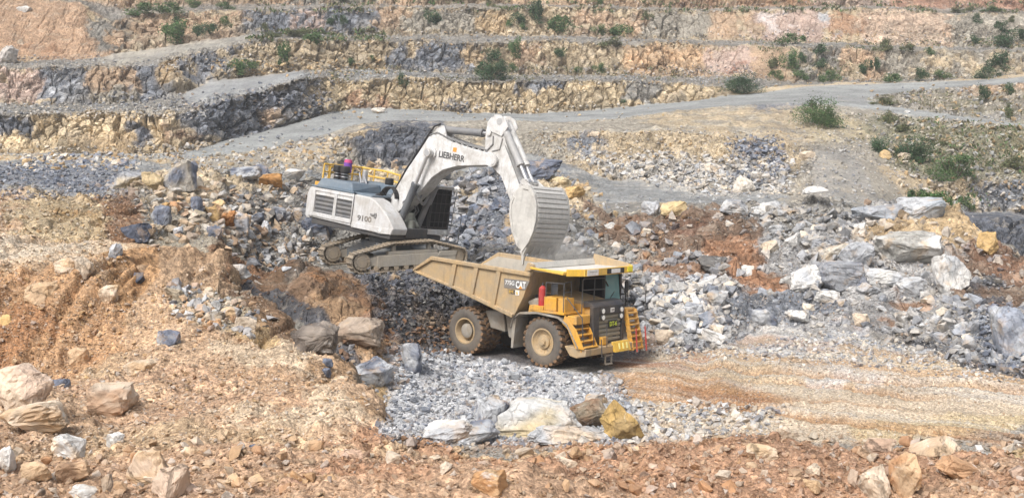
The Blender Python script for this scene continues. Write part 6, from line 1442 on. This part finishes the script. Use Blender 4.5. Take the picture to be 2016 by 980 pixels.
B(1890, 945, 74, 44, srgb(198, 160, 126), 144, "tan block below the broad overhanging slab", tilt=.15)
B(1830, 920, 40, 42, srgb(190, 140, 104), 145, "reddish block left of the tan block on the right bank")
B(1605, 935, 26, 22, PT, 146, "small cream stone in the middle of the right bank")
B(1600, 968, 36, 26, TN, 147, "tan stone low on the right bank, left of the cream faceted stone")
B(1480, 975, 62, 40, srgb(198, 152, 114), 148, "orange clod at the bottom edge, right of centre", angular=.7, sink=.3)
B(1930, 890, 14, 14, WHT, 149, "tiny white stone high on the right bank")

# many more rocks of middling size, told apart only by the place they lie in
def rocks(poly, n, s0, s1, cols, label, group, pw=1.6):
    uv = sample(poly, n); k = 0
    for u, v in uv:
        gi = int(ground_at([u], [v])[0])
        if gi < 0 or under_machine(G1[gi][None])[0]: continue
        s = s0 + (s1 - s0) * rng.random() ** pw; c = np.array(cols[rng.integers(len(cols))]) * rng.uniform(0.8, 1.08)
        boulder(float(u), float(v), s * rng.uniform(0.9, 1.4), s * rng.uniform(0.6, 1.0), tuple(c), int(rng.integers(1, 9000)), label, "rock", "rock", group, float(rng.normal(0, .25)), 13, None, float(rng.uniform(.4, .6)), .9, .25)
rocks([(1170, 450), (1240, 440), (1650, 440), (1650, 620), (1440, 600), (1270, 560)], 34, 15, 30, PALES + GREYS, "middling grey or white rock in the rubble heap right of the truck", "grey rocks in the right heap")
rocks([(1265, 570), (1410, 570), (1430, 680), (1300, 685)], 26, 16, 30, PALES, "pale rock in the stone pile right beside the truck front", "pale rocks beside the truck")
rocks([(1700, 590), (1900, 580), (2000, 620), (1950, 690), (1760, 660)], 18, 13, 26, PALES + GREYS, "middling rock in the brown rubble below the big right boulders", "rocks below the right boulders")
rocks([(890, 380), (1000, 350), (1030, 470), (920, 480)], 24, 14, 28, BLUES, "blue grey rock in the pile behind the boom", "blue rocks behind the boom")
rocks([(290, 400), (470, 360), (500, 470), (330, 480)], 22, 13, 26, TANS + GREYS + OCHS, "middling tan or grey rock in the rubble wall left of the excavator", "rocks in the left rubble wall")
rocks([(480, 390), (600, 370), (600, 530), (500, 540)], 18, 13, 24, DARKS + GREYS, "middling dark grey rock in the rubble left of the excavator", "dark rocks left of the excavator")
rocks([(-10, 885), (640, 885), (640, 975), (-10, 975)], 18, 14, 30, TANS, "tan stone partly sunk in the left part of the foreground bank", "stones in the left foreground bank")
rocks([(660, 885), (1340, 890), (1340, 975), (660, 975)], 22, 14, 28, TANS, "tan stone partly sunk in the middle of the foreground bank", "stones in the middle foreground bank")
rocks([(1350, 880), (2010, 885), (2010, 975), (1350, 975)], 26, 14, 28, TANS, "tan stone partly sunk in the right part of the foreground bank", "stones in the right foreground bank")
rocks([(60, 306), (250, 308), (255, 335), (70, 335)], 12, 10, 20, BLUES + PALES, "rock in the blue rubble strip under the yellow rock face", "rocks under the yellow face")
rocks([(1180, 320), (1540, 335), (1550, 380), (1300, 355)], 20, 11, 20, PALES, "pale scree stone at the foot of the face behind the bucket", "scree stones behind the bucket")
rocks([(840, 720), (1100, 740), (1100, 820), (800, 850)], 10, 12, 20, GREYS, "larger grey stone lying on the gravel before the truck", "grey stones on the gravel")

# ------------------------------------------------------------------ shrubs on the terraces: leaf by leaf
def leaf_material():
    m, nt, N, L, b = new_mat("leaves")
    at = N.new("ShaderNodeAttribute"); at.attribute_name = "tint"
    L.new(at.outputs["Color"], b.inputs["Base Color"]); b.inputs["Roughness"].default_value = 0.7; b.inputs["Specular IOR Level"].default_value = 0.2
    return m
M_LEAF = leaf_material(); W_BARK = worn("bark", srgb(96, 84, 70), 0.9, srgb(120, 110, 96), 0.4)
def shrub_mesh(seed, n, leaf, col, lobes=6):
    """Unit shrub: leaves spread through uneven lobes, 1 m wide and 1 m tall, foot at the origin."""
    rs = np.random.default_rng(seed)
    c = np.stack([rs.uniform(-0.40, 0.40, lobes), rs.uniform(-0.34, 0.34, lobes), rs.uniform(0.12, 0.80, lobes)], -1); c[:, 2] *= 1 - 0.9 * np.abs(c[:, 0]); rad = rs.uniform(0.10, 0.27, lobes)
    k = rs.integers(0, lobes, n); d = rs.normal(size=(n, 3)); d /= np.linalg.norm(d, axis=1, keepdims=True)
    P = c[k] + d * (rad[k] * rs.uniform(0.35, 1.12, n) ** 0.6)[:, None]
    sp = rs.random(n) < 0.2; P[sp] += d[sp] * rs.uniform(0.03, 0.2, (sp.sum(), 1))                      # stray twigs break the outline
    P[:, 2] = np.abs(P[:, 2])
    a = rs.normal(size=(n, 3)); a /= np.linalg.norm(a, axis=1, keepdims=True)
    b_ = np.cross(a, rs.normal(size=(n, 3))); b_ /= np.linalg.norm(b_, axis=1, keepdims=True)
    s = leaf * rs.uniform(0.6, 1.3, (n, 1))
    V = np.stack([P - a * s, P + b_ * s * 0.5, P + a * s, P - b_ * s * 0.5], 1).reshape(-1, 3)
    Fc = np.arange(4 * n).reshape(n, 4)
    t = np.array(col) * rs.uniform(0.55, 1.5, (n, 1)) * (0.8 + 0.5 * rs.random((lobes, 1))[k])
    t[:, 0] *= rs.uniform(0.75, 1.25, n)
    return V, Fc, np.repeat(t, 4, 0)
GD, GM, GO = (0.046, 0.086, 0.040), (0.072, 0.124, 0.046), (0.112, 0.124, 0.062)
PROTO = {}
def shrub(u, v, w, h, kind, label, cat="shrub"):
    gi = int(ground_at([u], [v])[0]); P = G1[gi]; k = P[1] / F_PX
    big = w > 55
    if big:
        V, Fc, t = shrub_mesh(int(u), 6500, 0.020, kind, 16); o = mesh_np("shrub", V, Fc, M_LEAF, None, False, t)
        b = MB()
        for q in range(7):
            a = q * 0.9; b.pipe([(0.02 * math.cos(a), 0.02 * math.sin(a), -0.03), (0.14 * math.cos(a), 0.12 * math.sin(a), 0.3), (0.28 * math.cos(a), 0.25 * math.sin(a), 0.66)], 0.008, 5)
        b.build("branches", W_BARK, o)
    else:
        key = (kind, (int(u) // 7) % 6)
        if key not in PROTO:
            V, Fc, t = shrub_mesh(300 + 7 * len(PROTO), 1700, 0.040, kind, 9); PROTO[key] = mesh_np("shrub", V, Fc, M_LEAF, None, False, t); o = PROTO[key]
        else:
            o = PROTO[key].copy(); COL.objects.link(o)
    o.location = (P[0], P[1] + 0.15 * w * k, P[2] - 0.06 * h * k)
    o.scale = (1.25 * w * k, 1.1 * w * k, 1.25 * h * k); o.rotation_euler = (0, 0, (u * 0.37) % 6.28)
    return tag(o, label, cat, "shrubs on the quarry terraces")
S = shrub
S(1615, 250, 74, 58, GM, "large olive green bush standing alone below the haul road junction")
S(1460, 185, 64, 38, GD, "wide dark green bush on the left edge of the haul road junction")
S(1800, 325, 70, 56, GD, "dark green bush, larger and darker of the pair on the right slope")
S(1885, 352, 86, 48, GM, "broad mid green bush right of the dark bush on the right slope")
S(1729, 300, 34, 30, GD, "dark bush trailing down left of the pair on the right slope")
S(1802, 398, 32, 28, GD, "round dark bush low on the right slope beside the spur")
S(1840, 406, 46, 42, GM, "mid green bush low on the right slope next to the round dark bush")
S(1905, 412, 34, 28, GM, "green bush in front of the blue rock face at lower right")
S(1932, 200, 22, 28, GD, "small upright dark bush on the slope between the two right roads")
S(1986, 188, 20, 24, GD, "small bush near the right edge between the two right roads")
S(1740, 204, 42, 15, GO, "low olive scrub at the fork of the right roads")
S(1753, 242, 32, 24, GO, "olive scrub below the lower right road")
S(1981, 232, 24, 30, GO, "dry olive scrub near the right edge below the upper right road")
S(1850, 290, 30, 14, GO, "olive scrub above the broad mid green bush", "scrub")
S(1775, 258, 30, 16, GO, "olive scrub on the slope below the fork of the right roads", "scrub")
S(1990, 330, 40, 22, GO, "olive scrub at the right edge above the blue rock face", "scrub")
S(968, 158, 64, 30, GD, "dark spreading bush on the ledge above the stick top")
S(950, 144, 28, 26, GD, "dark bush above left of the spreading bush over the stick")
S(975, 120, 28, 26, GD, "dark bush halfway up the second rock wall above the stick")
S(985, 138, 18, 22, GD, "small dark bush between the two dark bushes above the stick")
S(1013, 112, 24, 36, GM, "tall green bush in a cleft of the second rock wall")
S(1007, 142, 16, 18, GM, "small green bush at the foot of the tall cleft bush")
S(1101, 112, 24, 17, GD, "small dark bush on the second wall right of the cleft")
S(1056, 44, 32, 42, GD, "tall dark bush high on the third wall, centre")
S(1021, 48, 28, 26, GD, "round dark bush left of the tall dark bush on the third wall")
S(1110, 66, 48, 36, GM, "widest green bush on the third wall, centre")
S(1028, 66, 18, 22, GM, "small green bush below the round dark bush on the third wall")
S(1003, 53, 14, 15, GM, "tiny bush left of the round dark bush on the third wall")
S(1181, 68, 24, 18, GM, "small green bush on the earthy part of the third wall")
S(1221, 74, 38, 26, GM, "green bush right of the small one on the earthy third wall")
S(1205, 95, 44, 22, GO, "sprawling grey green bush on the rim of the second wall")
S(853, 46, 34, 28, GD, "lone dark bush on the third wall left of centre")
S(790, 168, 16, 22, GD, "upright dark bush on the rim of the first wall behind the boom")
S(1137, 142, 14, 12, GM, "tiny green bush at the foot of the second wall")
S(1181, 145, 20, 18, GM, "small green bush at the foot of the second wall, right of the tiny one")
S(1273, 44, 22, 24, GO, "olive bush on the earthy third wall right of centre")
S(1228, 205, 15, 10, GD, "tiny dark bush at the foot of the first wall beside the road")
S(964, 14, 14, 14, GO, "small olive bush on the top ledge, centre")
S(1179, 8, 18, 12, GM, "small green bush at the top edge, right of centre")
S(896, 5, 22, 8, GD, "dark bush at the very top edge, centre")
S(674, 4, 24, 8, GD, "dark bush at the very top edge, left of centre")
S(735, 4, 22, 8, GD, "dark bush at the very top edge between two others")
S(279, 28, 48, 26, GM, "wide green bush on the ledge above the upper left road, left of a row")
S(332, 26, 40, 24, GM, "second green bush of the row above the upper left road")
S(380, 14, 26, 15, GM, "third and smaller bush of the row above the upper left road")
S(443, 19, 28, 14, GM, "last bush of the row above the upper left road")
S(336, 86, 46, 42, GM, "large green bush at the wall foot beside the upper left road")
S(352, 72, 22, 38, GD, "tall dark bush climbing behind the large one beside the upper left road")
S(389, 74, 28, 30, GD, "dark bush right of the large one beside the upper left road")
S(415, 68, 24, 24, GD, "dark round bush farther along the upper left road")
S(443, 54, 18, 22, GM, "small bush halfway up the wall above the upper left road")
S(519, 58, 16, 16, GO, "olive tuft on the wall past the end of the upper left road")
S(467, 146, 28, 28, GM, "green bush at the wall foot beside the middle left road")
S(488, 134, 36, 18, GM, "low green bush right of the wall foot bush by the middle left road")
S(556, 126, 28, 50, GM, "tall green bush in the gap of the left second wall")
S(618, 86, 36, 28, GM, "green bush on the rim of the second wall, left of centre")
S(590, 72, 56, 18, GO, "low grey green scrub patch behind the rim bush, left of centre", "scrub")
S(535, 72, 30, 13, GO, "low scrub at the upper end of the upper left road", "scrub")
S(646, 116, 20, 13, GD, "small dark bush on the second wall left of centre")
S(690, 128, 15, 14, GM, "tiny bush low on the second wall left of centre")
S(733, 120, 13, 11, GM, "tiny bush on the second wall where yellow rock turns blue")
S(675, 52, 18, 20, GD, "dark bush on the blue part of the third wall, right of two")
S(655, 48, 18, 20, GD, "dark bush on the blue part of the third wall, left of two")
S(1552, 86, 34, 22, GM, "green bush on the rim of the second wall, right part")
S(1583, 80, 16, 14, GM, "small bush right of the rim bush on the second wall, right part")
S(1618, 112, 34, 28, GD, "dark bush under the rim of the second wall, right part")
S(1576, 122, 18, 22, GD, "dark bush left of the one under the rim, right part")
S(1554, 138, 30, 38, GM, "tall green bush hanging on the second wall, right part")
S(1521, 132, 26, 20, GO, "olive bush at the left of the hanging bush, right part")
S(1531, 158, 32, 20, GM, "low green bush at the wall foot left of the road junction")
S(1578, 156, 24, 18, GM, "green bush at the wall foot above the road junction")
S(1615, 132, 24, 18, GD, "dark bush in the middle of the second wall above the junction")
S(1635, 160, 28, 24, GM, "bush at the wall foot just right above the junction")
S(1707, 144, 22, 28, GD, "dark upright bush right of the pale earth cone")
S(1726, 138, 14, 26, GD, "slim dark bush next to the upright one by the earth cone")
S(1757, 162, 34, 18, GM, "low green bush at the wall foot along the upper right road")
S(1812, 158, 26, 24, GD, "dark round bush at the wall foot along the upper right road")
S(1856, 154, 28, 20, GM, "mid green bush at the wall foot along the upper right road")
S(1948, 152, 42, 22, GD, "wide dark bush at the wall foot near the right edge")
S(1974, 140, 40, 34, GD, "tall dark bush above the wide one near the right edge")
S(1738, 98, 32, 26, GO, "grey green bush on the rim above the earth cone")
S(1788, 102, 28, 17, GO, "grey green bush right of the rim bush above the earth cone")
S(1830, 106, 15, 14, GM, "small bush on the second wall rim near the right")
S(1915, 84, 20, 18, GD, "small dark bush at the third wall foot near the right")
S(1995, 90, 46, 36, GD, "large dark bush on the third wall at the right edge")
S(1970, 62, 22, 22, GD, "dark bush above the large one at the right edge")
S(1990, 42, 14, 14, GO, "tiny bush high on the third wall at the right edge")
S(1924, 44, 15, 18, GD, "small dark bush high on the third wall near the right")
S(1878, 24, 30, 11, GO, "low scrub on the top ledge, left of three at the right", "scrub")
S(1911, 24, 20, 11, GO, "low scrub on the top ledge, middle of three at the right", "scrub")
S(1951, 25, 40, 12, GM, "low bush on the top ledge, right of three at the right")

def ground_cover(name, label, zones):
    VV, CC = [], []
    for poly, n, s0, s1, cols in zones:
        uv = sample(poly, n); gi = ground_at(uv[:, 0], uv[:, 1]); gi = gi[gi >= 0]
        gi = gi[(fbm(G1[gi] * 0.14, 4, 95) > -0.05) & ~road[gi]]; n = len(gi)
        for q in range(9):
            P = G1[gi] + rng.normal(0, 1, (n, 3)) * np.array([0.35, 0.35, 0.10]); h = rng.uniform(s0, s1, n)
            P[:, 2] += 0.3 * h
            a = rng.normal(size=(n, 3)); a[:, 2] = np.abs(a[:, 2]) + 0.4; a /= np.linalg.norm(a, axis=1, keepdims=True)
            b_ = np.cross(a, rng.normal(size=(n, 3))); b_ /= np.linalg.norm(b_, axis=1, keepdims=True)
            hh = h[:, None]
            VV.append(np.stack([P - a * hh * .5, P + b_ * hh * .22, P + a * hh * .6, P - b_ * hh * .22], 1).reshape(-1, 3))
            CC.append(np.repeat(np.array(cols)[rng.integers(0, len(cols), n)] * rng.uniform(0.6, 1.4, (n, 1)), 4, 0))
    V = np.concatenate(VV); o = mesh_np(name, V, np.arange(len(V)).reshape(-1, 4), M_LEAF, None, False, np.concatenate(CC))
    tag(o, label, "ground cover", None, "stuff")
DRY = (0.20, 0.175, 0.105)
ground_cover("grass", "olive and dry scrub grass growing on the right slope and along the terraces", [
    ([(1690, 225), (2060, 250), (2060, 345), (1780, 340), (1720, 290)], 420, 0.2, 0.5, [GO, GM, DRY, DRY]), ([(1720, 185), (2060, 165), (2060, 245), (1800, 225)], 170, 0.2, 0.45, [GO, DRY, DRY]),
    ([(1760, 330), (1930, 350), (1940, 415), (1790, 400)], 100, 0.2, 0.5, [GM, GO, DRY]), ((1480, 78, 2060, 100), 260, 0.2, 0.5, [GO, GM, DRY]), ((1500, 100, 1680, 160), 160, 0.2, 0.5, [GO, DRY]),
    ((480, 60, 760, 82), 300, 0.3, 0.8, [GO, GM, DRY]), ((500, 5, 2060, 26), 500, 0.3, 0.8, [GO, DRY, GM]), ((600, 132, 1500, 160), 350, 0.2, 0.5, [DRY, GO]), ([(1580, 215), (1760, 245), (1760, 285), (1640, 270)], 200, 0.2, 0.5, [DRY, GO])])

# dust shaken out of the bucket
def dust_cloud(name, label, loc, size, density):
    m = bpy.data.materials.new(name); m.use_nodes = True; nt = m.node_tree; N, L = nt.nodes, nt.links; N.clear()
    out = N.new("ShaderNodeOutputMaterial"); pv = N.new("ShaderNodeVolumePrincipled"); L.new(pv.outputs[0], out.inputs["Volume"])
    pv.inputs["Color"].default_value = (0.86, 0.84, 0.80, 1); pv.inputs["Anisotropy"].default_value = 0.1
    oc = N.new("ShaderNodeTexCoord").outputs["Object"]
    ln = N.new("ShaderNodeVectorMath"); ln.operation = 'LENGTH'; L.new(oc, ln.inputs[0])
    fall = ramp(nt, ln.outputs["Value"], [(0.0, 1.0), (0.95, 0.0)])
    n = ramp(nt, noise(nt, 2.2, 5, 0.6, oc).outputs["Fac"], [(0.38, 0.0), (0.62, 1.0)])
    a = N.new("ShaderNodeMath"); a.operation = 'MULTIPLY'; L.new(fall, a.inputs[0]); L.new(n, a.inputs[1])
    b = N.new("ShaderNodeMath"); b.operation = 'MULTIPLY'; L.new(a.outputs[0], b.inputs[0]); b.inputs[1].default_value = density; L.new(b.outputs[0], pv.inputs["Density"])
    bm = bmesh.new(); bmesh.ops.create_icosphere(bm, subdivisions=3, radius=1.0); me = bpy.data.meshes.new(name); bm.to_mesh(me); bm.free(); me.materials.append(m)
    o = bpy.data.objects.new(name, me); COL.objects.link(o); o.location = loc; o.scale = size
    tag(o, label, "dust", None, "stuff")
_bk = MX @ Vector((9.9, 0.3, 1.9))
dust_cloud("dust", "thin pale dust drifting under the excavator bucket above the truck", (_bk.x + 0.5, _bk.y, _bk.z + 0.1), (2.3, 1.8, 1.3), 1.1)

# the air between here and the far walls
m_air = bpy.data.materials.new("haze_air"); m_air.use_nodes = True; _n = m_air.node_tree.nodes; _n.clear()
_o = _n.new("ShaderNodeOutputMaterial"); _v = _n.new("ShaderNodeVolumePrincipled"); m_air.node_tree.links.new(_v.outputs[0], _o.inputs["Volume"])
_v.inputs["Color"].default_value = (0.90, 0.93, 0.96, 1); _v.inputs["Density"].default_value = 0.00045; _v.inputs["Anisotropy"].default_value = 0.2
b = MB(); b.box(-760, 760, -40, 380, -4, 130); hz = b.build("haze", m_air, None); hz["kind"] = "stuff"
